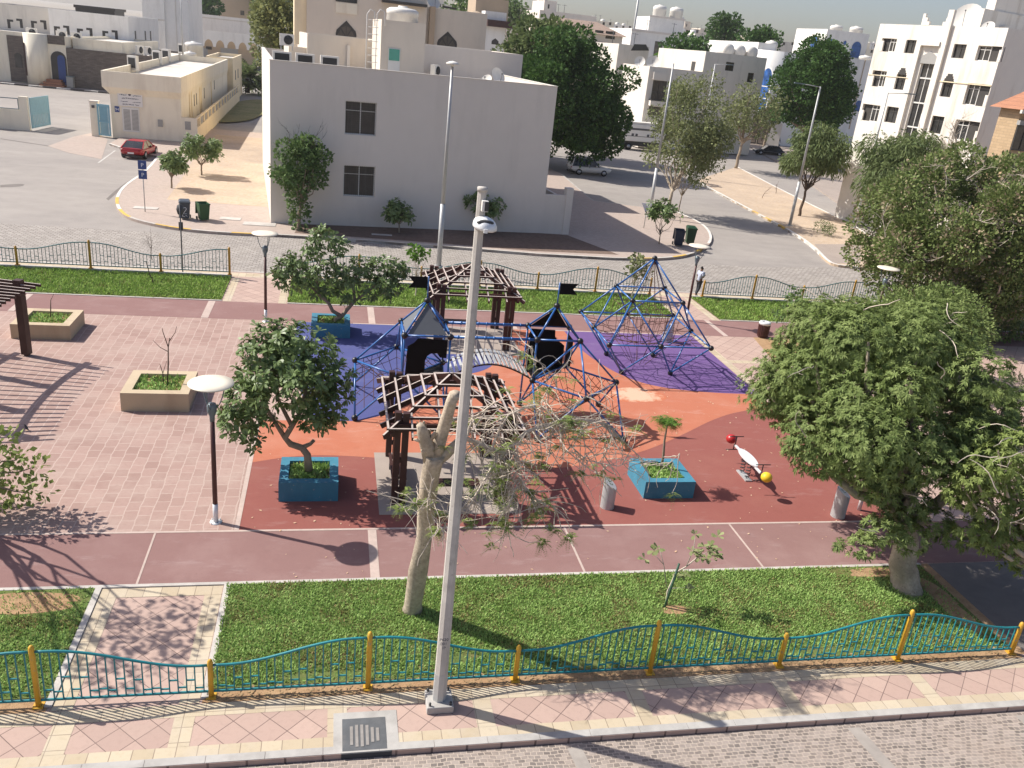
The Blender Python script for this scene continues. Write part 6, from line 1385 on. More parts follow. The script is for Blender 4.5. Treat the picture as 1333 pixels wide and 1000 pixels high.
# ================================================================== VEHICLES
def car(label, loc, rz, paint, L=4.6, W=1.82, H=1.45, cat='car', belt=.62, cab=(-.42, .24), roof=(-.30, .08), name='parked_car', sport=False):
    t = thing(name, label, cat, loc, rz); m = M[paint] if isinstance(paint, str) else paint
    hl, hw = L/2, W/2; zb = .24; zbelt = H*belt
    st = [(-1, .72, .62, .90), (-.97, .88, .50, .96), (-.86, .97, .34, 1.0), (-.5, 1.0, .24, 1.0), (0, 1.0, .24, 1.0), (.45, 1.0, .24, .98), (.72, .98, .26, .92), (.9, .92, .34, .82), (.97, .80, .44, .74), (1, .62, .52, .66)]
    b = MB(); n = 14; vs = []
    for x, w, z0, zt in st:
        zt_ = zbelt*zt; zc = (zt_+z0)/2; hz_ = (zt_-z0)/2
        for i in range(n):
            a = 2*PI*i/n+PI/n; cx, sx = math.cos(a), math.sin(a)
            vs.append((x*hl, math.copysign(abs(cx)**.45, cx)*hw*w, zc+math.copysign(abs(sx)**.5, sx)*hz_))
    k = len(st); b.smooth = True
    b.add(vs, [(i*n+j, i*n+(j+1) % n, (i+1)*n+(j+1) % n, (i+1)*n+j) for i in range(k-1) for j in range(n)]+[tuple(range(n-1, -1, -1)), tuple((k-1)*n+j for j in range(n))]); b.smooth = False
    body = b.build('body', m, t)
    x0, x1, r0, r1 = cab[0]*L, cab[1]*L, roof[0]*L, roof[1]*L; wb, wr = hw*.93, hw*.74; z0 = zbelt-.06
    B = [(x0, -wb, z0), (x1, -wb, z0), (x1, wb, z0), (x0, wb, z0)]; T = [(r0, -wr, H), (r1, -wr, H), (r1, wr, H), (r0, wr, H)]
    b = MB(); b.add(B+T, [(0, 1, 5, 4), (1, 2, 6, 5), (2, 3, 7, 6), (3, 0, 4, 7), (4, 5, 6, 7)]); b.build('windows', M['carglass'], t)
    b = MB(); ro = [(r0-.02, -wr-.015, H-.03), (r1+.02, -wr-.015, H-.03), (r1+.02, wr+.015, H-.03), (r0-.02, wr+.015, H-.03)]; tp = [(r0+.1, -wr+.1, H+.035), (r1-.1, -wr+.1, H+.035), (r1-.1, wr-.1, H+.035), (r0+.1, wr-.1, H+.035)]
    b.add(ro+tp, [(3, 2, 1, 0), (4, 5, 6, 7), (0, 1, 5, 4), (1, 2, 6, 5), (2, 3, 7, 6), (3, 0, 4, 7)])
    for i in range(4): b.bar(Vector(B[i])+Vector((0, 0, .02)), Vector(T[i])+Vector((0, 0, -.01)), .075, .06)
    for s in (-1, 1): b.bar((L*-.08, s*(wb+.005), z0), (L*-.08, s*(wr+.01), H-.02), .07, .03)
    b.build('roof', m, t)
    R = .33 if not sport else .35
    for x in (-.31, .31):
        for s in (-1, 1):
            b = MB(); b.cyl((x*L, s*(hw-.19), R), (x*L, s*(hw+.012), R), R, n=20); w = b.build('wheel', M['tyre'], t)
            b = MB(); b.cyl((x*L, s*(hw+.0), R), (x*L, s*(hw+.022), R), R*.62, n=16); b.build('rim', M['rim'], w)
    for s in (-1, 1):
        b = MB(); b.boxm(Matrix.Translation((hl*.94, s*hw*.66, zbelt*.70)) @ Matrix.Rotation(-s*.35, 4, 'Z'), .16, .34, .13); b.build('headlight', M['alu'], t)
        b = MB(); b.boxm(Matrix.Translation((-hl*.975, s*hw*.62, zbelt*.80)) @ Matrix.Rotation(s*.2, 4, 'Z'), .1, .42, .12); b.build('tail_lamp', M['lampred'], t)
        b = MB(); b.boxm(Matrix.Translation((x1-.45, s*(hw+.07), z0+.08)), .12, .2, .13); b.build('wing_mirror', m, t)
    b = MB(); b.box(-hl-.012, -.26, zbelt*.52, -hl+.05, .26, zbelt*.52+.13); b.build('number_plate', M['signwhite'], t)
    b = MB(); b.box(-hl+.02, -hw*.8, .2, -hl+.2, hw*.8, .36); b.build('rear_bumper', M['black'], t)
    if sport: b = MB(); b.box(-hl+.05, -hw*.8, zbelt*.95, -hl+.25, hw*.8, zbelt*.95+.05); b.build('spoiler', m, t)
    return t
car('red sports coupe with black rear window parked by the cream building', (-16.95, 81.6, -.15), R_(84), 'carred', 4.75, 1.95, 1.40, sport=True, cab=(-.43, .20), roof=(-.22, .04), belt=.66)
g = G(769, 229, -.15); car('white suv in the shade under the big dark tree', (g.x, g.y+1, -.15), R_(4), 'carwhite', 4.7, 1.9, 1.72, belt=.58, cab=(-.49, .2), roof=(-.44, .06))
g = G(1003, 203, -.15); car('black saloon parked before the black and gold gate, nose to the left', (g.x, g.y+1, -.15), R_(172), 'carblack', 5.0, 1.9, 1.5)
g = G(1014, 194, -.15); car('pale car half hidden behind the black saloon', (g.x+.5, g.y+6, -.15), R_(175), 'carwhite', 4.7, 1.9, 1.7, belt=.58, cab=(-.49, .2), roof=(-.44, .06))
g = G(318, 89, -.15); car('white suv far away beside the palm and the arcade', (g.x, g.y, -.15), R_(178), 'carwhite', 5.0, 2.0, 1.9, belt=.56, cab=(-.49, .2), roof=(-.44, .06))
g = G(838, 197, -.15); t = thing('camper_truck', 'white high sided camper truck parked at the end of the shaded street', 'truck', (g.x, g.y+1.5, -.15), R_(2))
b = MB(); b.box(-4.2, -1.2, 1.25, 2.6, 1.2, 3.7); bd = b.build('box_body', M['white'], t, bevel=.12); b = MB(); b.box(-4.1, -1.15, 3.72, 2.5, 1.15, 3.95); b.build('roof_rack', M['plastic_w'], t)
b = MB(); b.box(-3.2, -1.225, 2.85, 1.6, -1.202, 3.12); b.box(-3.6, -1.22, 1.95, 2.2, -1.202, 2.02)
for x in (-2.2, -1.6, .2, .9): b.box(x, -1.24, 2.0, x+.35, -1.203, 2.35)
b.build('side_marking', M['signback'], bd)
b = MB(); b.box(2.62, -1.1, .7, 4.3, 1.1, 2.7); b.build('cab', M['white'], t, bevel=.2); b = MB(); b.box(3.0, -1.13, 1.75, 4.0, -1.102, 2.4); b.build('cab_window', M['carglass'], t)
b = MB(); b.box(-4.0, -.9, .6, 4.0, .9, 1.24); b.build('chassis', M['black'], t)
for x in (-2.4, 3.2):
    for s in (-1, 1): b = MB(); b.cyl((x, s*.85, .5), (x, s*1.2, .5), .5, n=20); w = b.build('wheel', M['tyre'], t); b = MB(); b.cyl((x, s*1.2, .5), (x, s*1.215, .5), .26, n=14); b.build('rim', M['rim'], w)

# ================================================================== TREES
def unit(n):
    v = rng.normal(size=(n, 3)); return v/np.linalg.norm(v, axis=1)[:, None]
def pinnate(P, nf=7, Lf=.26, nl=8, ll=.075):
    """feathery sprays: nf drooping fronds from every point, each with nl pairs of leaflets"""
    out = []
    for p in P:
        p = np.array(p); nn = rng.integers(max(2, nf-2), nf+2)
        for _ in range(nn):
            a = rng.random()*2*PI; e = rng.uniform(-.5, .6); L = Lf*(.6+.7*rng.random()); d = np.array([math.cos(a)*math.cos(e), math.sin(a)*math.cos(e), math.sin(e)]); s = np.array([-math.sin(a), math.cos(a), 0])
            for k in range(1, nl+1):
                u = k/nl; c = p+d*L*u+np.array([0, 0, -.5*L*u*u])
                for sg in (-1, 1):
                    w = ll*(1.15-.6*u)*(.8+.4*rng.random()); t_ = c+s*sg*w+d*w*.45+np.array([0, 0, -.25*w]); m_ = (c+t_)/2; q_ = d*w*.17
                    out.append((c, m_+q_, t_, m_-q_))
    return np.array(out).reshape(-1, 3)
def leaf_quads(P, Nrm, L, W, droop=0.0, jit=.8):
    """one folded leaf per point: long axis near Nrm plus noise"""
    n = len(P); d = Nrm+rng.normal(size=(n, 3))*jit*.5; d[:, 2] -= droop; d /= np.linalg.norm(d, axis=1)[:, None]
    r = unit(n); s = np.cross(d, r); s /= np.linalg.norm(s, axis=1)[:, None]+1e-9
    l = L*(.6+.8*rng.random(n))[:, None]; w = l*W
    tip = d*l; tip[:, 2] -= droop*.3*l[:, 0]
    mid = d*l*.5
    V = np.stack([P, P+mid+s*w, P+tip, P+mid-s*w], 1).reshape(-1, 3)
    return V
def rosettes(P, N, k, L, W, spread=1.0):
    """k leaves radiating from every point P around axis N"""
    n = len(P); a = rng.random((n, k))*2*PI; u = np.cross(N, unit(n)); u /= np.linalg.norm(u, axis=1)[:, None]+1e-9; v = np.cross(N, u)
    el = (rng.random((n, k))*1.15-.25)*spread
    d = (u[:, None]*np.cos(a)[..., None]+v[:, None]*np.sin(a)[..., None])*np.cos(el)[..., None]+N[:, None]*np.sin(el)[..., None]
    s = np.cross(d, N[:, None]+.001); s /= np.linalg.norm(s, axis=2)[..., None]+1e-9
    l = (L*(.65+.6*rng.random((n, k))))[..., None]; w = l*W; p = P[:, None]
    dn = np.array([0, 0, -1.0])
    V = np.stack([p+d*l*.08, p+d*l*.55+s*w*.9, p+d*l*.85+s*w+dn*l*.06, p+d*l+dn*l*.14, p+d*l*.85-s*w+dn*l*.06, p+d*l*.55-s*w*.9], 2)
    return V.reshape(-1, 3)
def lobe_points(lobes, dens, shell=.62):
    P = []; N = []
    for c, r in lobes:
        r = np.array(r); n = max(4, int(dens*(r[0]*r[1]+r[1]*r[2]+r[0]*r[2])*4.19))
        d = unit(n); k = (shell+(1-shell)*rng.random(n)**.6)[:, None]*(1+.12*np.sin(d[:, :1]*7+d[:, 1:2]*5))
        P.append(np.array(c)+d*r*k); N.append(d)
    return np.concatenate(P), np.concatenate(N)
def auto_lobes(c, r, n, lr, seed, bottom=-.5, fill=.55):
    q = np.random.default_rng(seed); out = []; tries = 0
    while len(out) < n and tries < 9999:
        tries += 1; d = q.normal(size=3); d /= np.linalg.norm(d)
        if d[2] < bottom: continue
        k = fill+(1-fill)*q.random()
        s = lr*(.65+.7*q.random()); out.append((np.array(c)+d*np.array(r)*k*(1-s/max(r)*.4), (s, s, s*.85)))
    return out
def wood(t, base, tops, r, m, name='trunk', bend=.15, fork=.45, seed=0):
    q = random.Random(seed); b = MB(); base = Vector(base); cen = Vector(np.mean([tuple(x) for x in tops], axis=0)); f = base.lerp(cen, fork); f.x = base.x+(f.x-base.x)*.7; f.y = base.y+(f.y-base.y)*.7
    base = base-Vector((0, 0, .2)); k = 7; pts = [base+(f-base)*(i/k)+Vector((q.uniform(-1, 1), q.uniform(-1, 1), 0))*r*bend*2*(0 if i in (0,) else 1) for i in range(k+1)]
    b.tube(pts, [r*1.35]+[r*(1.1-.3*i/k) for i in range(1, k+1)], 10)
    for tp in tops:
        tp = Vector(tp); e = pts[-1].lerp(pts[-2], q.random()*.8); L = (tp-e).length; n = 5; md = []
        for i in range(n+1):
            u = i/n; p = e.lerp(tp, u)+Vector((q.uniform(-1, 1), q.uniform(-1, 1), q.uniform(-.3, 1)))*L*.06*(0 if i == 0 else 1); p.z += L*.10*math.sin(PI*u)*-.6; md.append(p)
        b.tube(md, [r*.55*(1-.82*i/n) for i in range(n+1)], 6, cap=False)
    return b.build(name, m, t, world=True)
def tree(name, label, base, lobes, leafm, L, W, dens, r=.15, bark='bark', droop=.0, jit=.8, group=None, kind='leaf', k=9, shell=.62, fork=.45, limbs=14, cat='tree', seed=1, lift=0.0):
    t = thing(name, label, cat, tuple(base), 0, group)
    P, N = lobe_points(lobes, dens, shell)
    if kind == 'leaf': V = leaf_quads(P, N, L, W, droop, jit); F = np.arange(len(V)).reshape(-1, 4)
    else:
        Nu = N+np.array([0, 0, lift]); Nu /= np.linalg.norm(Nu, axis=1)[:, None]; V = rosettes(P, Nu, k, L, W, 1.0); F = np.arange(len(V)).reshape(-1, 6)
    V = V - np.array(tuple(base))
    npmesh('crown', V, F, M[leafm], t)
    tops = [l[0] for l in lobes]; q = random.Random(seed); q.shuffle(tops); wood(t, base, tops[:limbs], r, M[bark], 'trunk', fork=fork, seed=seed)
    return t

# ---- big feathery tree, right foreground
def feathery(name, label, base, c, r, nl, lr, seed, leafm, tr, dens=25, extra=()):
    t = thing(name, label, 'tree', base); lob = auto_lobes(c, r, nl, lr, seed, -.45, .6)+list(extra)
    P, N = lobe_points(lob, dens, .72)
    up = N+np.array([0, 0, .55]); up /= np.linalg.norm(up, axis=1)[:, None]
    n = len(P); k = 21
    a = rng.random((n, k))*2*PI; u = np.cross(up, unit(n)); u /= np.linalg.norm(u, axis=1)[:, None]; v = np.cross(up, u); el = rng.random((n, k))*.8-.12
    d = (u[:, None]*np.cos(a)[..., None]+v[:, None]*np.sin(a)[..., None])*np.cos(el)[..., None]+up[:, None]*np.sin(el)[..., None]
    s = np.cross(d, up[:, None]); s /= np.linalg.norm(s, axis=2)[..., None]+1e-9
    l = (.108*(.6+.8*rng.random((n, k))))[..., None]; w = l*.11; p = P[:, None]; dn = np.array([0, 0, -1.0])
    V = np.stack([p+d*l*.1-s*w*.5, p+d*l*.1+s*w*.5, p+d*l*.6+s*w+dn*l*.08, p+d*l+dn*l*.28, p+d*l*.6-s*w+dn*l*.08], 2).reshape(-1, 3)-np.array(base)
    npmesh('crown', V, np.arange(len(V)).reshape(-1, 5), M[leafm], t)
    q = random.Random(seed); tops = [x[0] for x in lob]; q.shuffle(tops); wood(t, base, tops[:22], tr, M['bark_pale'], 'trunk', .1, .42, seed)
    for i in range(26):
        b = MB()
        c0 = Vector(tops[i % len(tops)]); p0 = c0+Vector((q.uniform(-.5, .5), q.uniform(-.9, .1), q.uniform(.2, .9))); pts = [p0]; dd = Vector((q.uniform(-1, 1), q.uniform(-1, .3), q.uniform(-.2, .7))).normalized()
        for j in range(6): dd = (dd+Vector((q.uniform(-1, 1), q.uniform(-1, 1), q.uniform(-1, .6)))*.45).normalized(); pts.append(pts[-1]+dd*.16)
        b.tube(pts, [.012]*5+[.009, .006], 4); b.build('dead_twig', M['twig'], t, world=True)
    return t
bt = G(1182, 768); feathery('feathery_tree', 'big feathery green tree at the right, rooted in the near lawn', tuple(bt), (14.75, 18.3, 4.35), (3.75, 3.7, 2.55), 56, .98, 5, 'lf_feather', .34,
    extra=[((11.9, 18.9, 4.6), (.7, .7, .5)), ((12.0, 17.2, 3.3), (.75, .75, .55)), *[(tuple(D(x, y, Y)), (r, r, r*.75)) for x, y, Y, r in ((1090, 600, 16.9, .6), (1140, 630, 16.4, .6), (1185, 650, 16.0, .6), (1050, 575, 17.2, .5), (1215, 680, 15.7, .55), (1240, 700, 15.5, .4), (1120, 610, 16.5, .5), (1165, 675, 15.8, .45), (1260, 640, 15.9, .6))], (tuple(D(1150, 690, 15.6)), (.6, .5, .4)), (tuple(D(1128, 712, 15.3)), (.45, .4, .3)), (tuple(D(1185, 700, 15.3)), (.5, .5, .35)), (tuple(D(1092, 708, 15.2)), (.2, .2, .12))])
feathery('feathery_tree', 'yellower feathery tree cut by the right edge, in front of the big one', (18.2, 14.4, 0), (18.2, 15.2, 3.2), (.8, .8, .8), 5, .6, 9, 'lf_feather_y', .2, extra=[(tuple(D(x, y, 14.7)), (r, r, r*.75)) for x, y, r in ((1272, 622, .5), (1300, 600, .55), (1332, 585, .6), (1290, 660, .55), (1325, 650, .65), (1262, 690, .38), (1295, 700, .5), (1328, 722, .55), (1248, 645, .32), (1318, 685, .55), (1350, 690, .65), (1365, 620, .75), (1310, 625, .5), (1280, 690, .4), (1340, 655, .5))])
# ---- trees behind it
tree('leafy_tree', 'dull green tree between the far lawn and the big feathery tree', (25.6, 32.4, 0), auto_lobes((25.4, 31.6, 2.2), (3.7, 2.2, 1.9), 40, .85, 3, -.8), 'lf_feather', .13, .3, 62, .13, seed=3)
tree('dry_tree', 'large sprawling brown and green half dry tree at the right edge', (33.5, 37.5, 0), auto_lobes((33.6, 39.5, 4.9), (6.5, 5.0, 4.6), 100, 1.15, 11, -.95, .6)+[(tuple(D(x, y, 37.3)), (1.1, 1, .9)) for x, y in ((1205, 365), (1240, 375), (1280, 395), (1320, 380), (1225, 405), (1300, 425), (1190, 395), (1260, 420), (1335, 420), (1175, 330))], 'lf_boug', .17, .34, 62, .3, 'twig', seed=11, limbs=30)
tb = G(1250, 300); bt_ = thing('bare_tree', 'leafless thin branched tree in front of the apartment block', 'tree', (38.5, 48, 0)); b = MB(); q = random.Random(5)
def twigs(b, p, d, L, r, depth, q, spread=.7, up=.1, n=4):
    pts = [p]; dd = d.copy()
    for i in range(4): dd = (dd+Vector((q.uniform(-1, 1), q.uniform(-1, 1), q.uniform(-1, 1)))*.22+Vector((0, 0, up*.2))).normalized(); pts.append(pts[-1]+dd*L/4)
    b.tube(pts, [r*(1-.5*i/4) for i in range(5)], 5, cap=False)
    if depth:
        for k in range(n):
            e = pts[q.randint(1, 4)]; nd = (dd+Vector((q.uniform(-1, 1), q.uniform(-1, 1), q.uniform(-.6, 1)))*spread).normalized(); twigs(b, e, nd, L*q.uniform(.5, .8), r*.52, depth-1, q, spread, up, n)
cc = D(1255, 190, 48); twigs(b, Vector((cc.x, 48, 0)), Vector((0, 0, 1)), cc.z-2, .13, 0, q); twigs(b, Vector((cc.x, 48, cc.z-2.4)), Vector((-.2, 0, 1)), 2.2, .09, 4, q, .9, .12, 4)
bt_.location = (cc.x, 48, 0); b.build('branches', M['twig'], bt_, world=True)
# ---- trees around the villa and side streets
g = Vector((20.6, 92.5, 0)); a = D(742, 128, 95); lob = auto_lobes((a.x, 95, a.z), (7.1, 6.2, 7.5), 96, 1.65, 21, -.85, .55)
tree('dense_tree', 'huge dark green tree beside the grey villa', g, lob, 'lf_dark', .30, .42, 18, .38, seed=21, shell=.62)
a = D(706, 60, 108); tree('dense_tree', 'lighter olive green tree rising behind the huge dark one', (a.x, 108, 0), auto_lobes((a.x, 109, 11.2), (5.6, 5, 4.6), 46, 1.7, 22, -.6), 'lf_acacia', .45, .4, 8, .35, seed=22)
g = G(868, 281); tree('olive_tree', 'airy pale olive tree on the right corner pavement', g, auto_lobes((g.x+1.4, g.y+1.8, 7.0), (3.8, 3.4, 5.2), 74, 1.0, 23, -.85, .4), 'lf_olive', .20, .32, 17, .15, 'bark_pale', .25, seed=23, shell=.35, fork=.3)
g = G(883, 276); tree('young_tree', 'thin young tree right of the pale olive tree', g, auto_lobes((g.x+.3, g.y+.3, 3.2), (1.5, 1.4, 1.0), 12, .6, 24), 'lf_acacia', .2, .35, 14, .05, seed=24)
a = G(935, 188); tree('leafy_tree', 'greyish green tree behind the pale olive tree', (52.5, 108, 0), auto_lobes((53, 108, 6.5), (5.0, 3, 5.0), 30, 1.4, 25, -.7, .4), 'lf_olive', .35, .3, 5, .2, seed=25, shell=.4)
a = D(1058, 150, 118); tree('round_tree', 'round dense dark tree in front of the white and blue villa', (a.x, 118, 0), [(np.array(c_), r_) for c_, r_ in auto_lobes((a.x+.3, 119, 10.6), (6.0, 5.5, 7.6), 70, 1.7, 26, -.8)], 'lf_dark', .32, .42, 17, .35, seed=26, shell=.65)
g = G(1040, 281); tree('drooping_tree', 'drooping acacia on the sandy median behind the pale lamp post', g, auto_lobes((g.x+1.2, g.y+1.2, 5.6), (3.5, 3.0, 2.7), 44, 1.05, 27, -.75), 'lf_acacia', .34, .14, 20, .13, 'twig_dk', .9, seed=27, shell=.5)
a = G(1140, 330); tree('drooping_tree', 'drooping acacia right of the dark lamp post, before the apartment block', (43.2, 59.5, 0), auto_lobes((43.2, 60, 6.1), (3.9, 3.2, 2.9), 48, 1.1, 28, -.75), 'lf_acacia', .34, .13, 20, .16, 'twig', .9, seed=28, shell=.5)
g = G(388, 299); tree('bushy_tree', 'bushy green tree against the left side of the grey villa wall', (g.x, g.y, 0), auto_lobes((g.x+.1, g.y+.3, 3.7), (1.75, 1.2, 2.1), 34, .62, 29, -.9)+[((g.x+.1, g.y, .8), (.6, .5, .9)), ((g.x, g.y, 1.5), (.7, .5, .8))], 'lf_mid', .19, .42, 34, .12, seed=29)
b = MB(); q = random.Random(8)
for k in range(5): twigs(b, Vector((g.x+q.uniform(-.8, 1.0), g.y, 4.8)), Vector((q.uniform(-.5, .5), 0, 1)), 1.1, .02, 2, q, .7, .1, 3)
t = kids(bpy.data.objects['bushy_tree'])[0].parent; b.build('bare_twigs', M['twig_dk'], t, world=True)
for px, py, s, lb, sd in ((520, 303, 1.25, 'small dark rosette shrub under the blank wall of the grey villa', 31), (626, 303, 1.6, 'rosette shrub behind the concrete street lamp, against the grey villa', 32)):
    g = G(px, py); tree('shrub', lb, g, auto_lobes((g.x, g.y, 1.05*s), (.85*s, .7, .7*s), 14, .35, sd, -.6), 'lf_frang', .30, .17, 6.5, .05, seed=sd, kind='ros', cat='shrub', lift=.5)
for px, py, hx, sz, lb, sd in ((223, 245, 1.75, 1.2, 'small frangipani nearest the blue parking signs on the sand', 33), (262, 228, 2.1, 1.75, 'larger small frangipani on the sand behind the first one', 34)):
    g = G(px, py); tree('frangipani_tree', lb, g, auto_lobes((g.x+.1, g.y+.1, hx), (sz, sz*.9, sz*.62), 22, .42, sd, -.7), 'lf_frang', .34, .17, 5.5, .07, seed=sd, kind='ros', lift=.5, fork=.4)
g = G(858, 318); tree('frangipani_tree', 'small open frangipani beside the navy wheelie bin', g, auto_lobes((g.x, g.y+.1, 2.3), (1.4, .9, .7), 10, .36, 35, -.6), 'lf_frang', .34, .17, 6, .045, seed=35, kind='ros', lift=.5, fork=.3)
# ---- frangipanis in the playground planters
def frangi(label, base, z0, lobes, leafm='lf_frang', dens=7.5, r=.13, L=.25, seed=0, limbs=10, fork=.35, k=11):
    t = thing('frangipani_tree', label, 'tree', (base[0], base[1], z0)); P, N = lobe_points(lobes, dens, .6); Nu = N+np.array([0, 0, .6]); Nu /= np.linalg.norm(Nu, axis=1)[:, None]
    V = rosettes(P, Nu, k, L, .165)-np.array((base[0], base[1], z0)); npmesh('crown', V, np.arange(len(V)).reshape(-1, 6), M[leafm], t)
    return t
def trunk_px(t, Y, paths, m):
    b = MB()
    for pts, rs in paths: b.tube([D(x, y, Y+dy) for x, y, dy in pts], rs, 9)
    b.build('trunk', m, t, world=True)
def lob_px(Y, L): return [(np.array(tuple(D(x, y, Y+dy))), (r, r, r*.85)) for x, y, dy, r in L]
Yf = 21.45
t = frangi('dense frangipani tree in the turquoise planter left of the front pergola', (-.5, Yf), .45, lob_px(Yf, [(375, 440, .3, .6), (340, 455, .2, .55), (410, 455, .4, .6), (432, 490, .2, .6), (320, 520, 0, .55), (310, 550, -.2, .5), (340, 545, -.3, .5), (350, 500, -.4, .65), (390, 500, -.5, .7), (425, 530, -.2, .5), (400, 540, -.3, .45), (385, 470, .5, .7), (440, 510, .3, .4), (305, 535, .4, .45), (332, 575, -.1, .28), (365, 475, -.2, .6), (415, 505, .8, .6), (350, 440, .7, .5), (330, 490, .5, .6), (418, 550, .1, .28)]), dens=11.5, L=.21)
trunk_px(t, Yf, [([(402, 612, 0), (400, 592, 0), (393, 583, 0), (378, 578, 0), (371, 570, -.05), (380, 555, 0), (392, 535, .1), (400, 500, .2)], [.12, .10, .095, .09, .085, .075, .06, .04]), ([(393, 583, 0), (404, 578, .1), (409, 573, .12)], [.075, .055, .05]), ([(371, 570, 0), (358, 550, .0), (340, 520, 0), (325, 500, 0)], [.07, .055, .045, .03]), ([(380, 555, 0), (362, 520, .2), (355, 470, .3)], [.06, .05, .03]), ([(392, 535, .1), (420, 505, .2), (430, 490, .2)], [.05, .04, .03])], M['bark'])
Yr = 34.9
t = frangi('tall forked frangipani tree in the rear turquoise planter, at the edge of the blue floor', (-.1, Yr), .45, lob_px(Yr, [(422, 308, .2, .55), (440, 320, .3, .5), (405, 325, .3, .5), (385, 345, .1, .5), (370, 350, 0, .45), (360, 360, .0, .4), (395, 360, -.2, .6), (420, 350, -.3, .65), (440, 360, .2, .6), (470, 345, .2, .5), (490, 350, .1, .55), (505, 345, .2, .5), (515, 355, .3, .45), (500, 370, -.1, .55), (480, 375, .2, .55), (515, 372, -.2, .4), (455, 385, 0, .4), (430, 375, .4, .5), (380, 368, -.2, .4), (500, 388, 0, .3), (525, 350, .2, .3), (412, 378, 0, .35), (460, 360, -.3, .5), (378, 340, .4, .4)]), dens=8, L=.23)
trunk_px(t, Yr, [([(433, 428, 0), (438, 415, 0), (445, 412, 0), (452, 403, 0), (462, 392, 0), (460, 375, 0), (465, 355, .1)], [.11, .095, .09, .085, .075, .06, .04]), ([(445, 412, 0), (433, 405, 0), (428, 395, 0), (415, 383, 0), (412, 365, 0), (418, 335, .1)], [.085, .08, .075, .065, .05, .03]), ([(462, 392, 0), (485, 375, 0), (500, 360, .1)], [.055, .045, .03]), ([(415, 383, 0), (395, 365, 0), (375, 355, 0)], [.05, .04, .025]), ([(460, 375, 0), (440, 355, .1), (435, 325, .2)], [.05, .04, .025])], M['bark'])
# cut feathery tree with its hanging broken limb
Yc = 15.75
def lean(y): return -1.15*max(0.0, min(1.25, (790-y)/200))
g = G(537, 796)
t = thing('cut_tree', 'pale cut tree trunk with a sawn limb and a tangle of dry hanging branches', 'tree', tuple(g))
b = MB()
b.tube([D(x, y, Yc+lean(y)) for x, y in ((536, 800), (537, 788), (545, 740), (552, 700), (556, 660), (560, 625), (564, 600), (566, 590))], [.25, .215, .20, .192, .188, .186, .21, .22], 14)
b.tube([D(x, y, Yc+lean(y)) for x, y in ((562, 602), (556, 580), (549, 562), (546, 553))], [.17, .125, .095, .07], 10)
b.tube([D(x, y, Yc-1.1+dy) for x, y, dy in ((566, 596, 0), (572, 575, -.05), (580, 550, -.2), (588, 525, -.35), (592, 512, -.45))], [.17, .125, .11, .105, .10], 12)
b.tube([D(x, y, Yc-1.15+dy) for x, y, dy in ((566, 600, 0), (580, 592, 0), (592, 580, -.1), (600, 572, -.1))], [.14, .10, .08, .06], 10)
for p, q_ in (((551, 574), (540, 573)), ((556, 588), (550, 586)), ((548, 556), (552, 549)), ((560, 572), (566, 562))): b.tube([D(*p, Yc-1.25), D(*q_, Yc-1.3)], [.05, .018], 6)
for p, q_ in (((545, 556), (541, 549)), ((548, 555), (546, 547)), ((551, 560), (555, 552)), ((557, 566), (560, 558)), ((563, 570), (569, 563)), ((545, 566), (538, 567)), ((572, 600), (580, 603))): b.tube([D(*p, Yc-1.2), D(*q_, Yc-1.28)], [.035, .008], 5)
qj = random.Random(77); b.v = [(v[0]+qj.uniform(-.014, .014)+.02*math.sin(v[2]*9+v[0]*7), v[1]+qj.uniform(-.014, .014), v[2]+qj.uniform(-.01, .01)) for v in b.v]
b.build('trunk', M['bark_pale'], t, world=True)
q = random.Random(12); b = MB(); tips = []
main = [([(598, 574, 0), (607, 571, .1), (630, 580, .2), (655, 590, .1), (668, 578, .1), (685, 562, .1), (729, 548, .2), (756, 546, .3), (790, 552, .3), (812, 575, .3)], .055), ([(655, 590, .1), (640, 610, 0), (622, 640, -.1), (606, 668, -.2)], .04), ([(668, 578, .1), (672, 600, 0), (680, 630, -.1), (700, 652, -.1), (722, 660, 0)], .035),
        ([(640, 585, .1), (650, 560, .2), (662, 540, .2), (690, 528, .3), (712, 540, .3)], .03), ([(756, 546, .3), (762, 585, .2), (758, 625, .1)], .014), ([(729, 548, .2), (742, 580, .2), (765, 600, .1), (805, 607, .1), (830, 597, .2)], .016), ([(655, 590, .1), (665, 640, 0), (660, 690, 0)], .02), ([(812, 575, .3), (838, 600, .2), (868, 607, .2), (885, 590, .2)], .014),
        ([(790, 552, .3), (785, 600, .3), (786, 628, .3)], .012), ([(720, 549, .2), (716, 585, .1), (728, 600, .1), (745, 580, .1)], .012), ([(607, 571, .1), (615, 545, .1), (640, 528, .1)], .03), ([(700, 560, .1), (706, 520, .3), (722, 490, .4), (740, 470, .5)], .013), ([(722, 490, .4), (700, 470, .5), (692, 450, .5)], .009), ([(712, 540, .3), (735, 535, .4), (765, 515, .5), (800, 500, .6)], .011),
        ([(606, 668, -.2), (585, 655, -.2), (560, 650, -.2), (540, 655, -.2), (520, 662, -.2)], .010), ([(565, 622, -.3), (558, 650, -.35), (562, 672, -.35), (575, 690, -.3), (590, 660, -.3)], .008)]
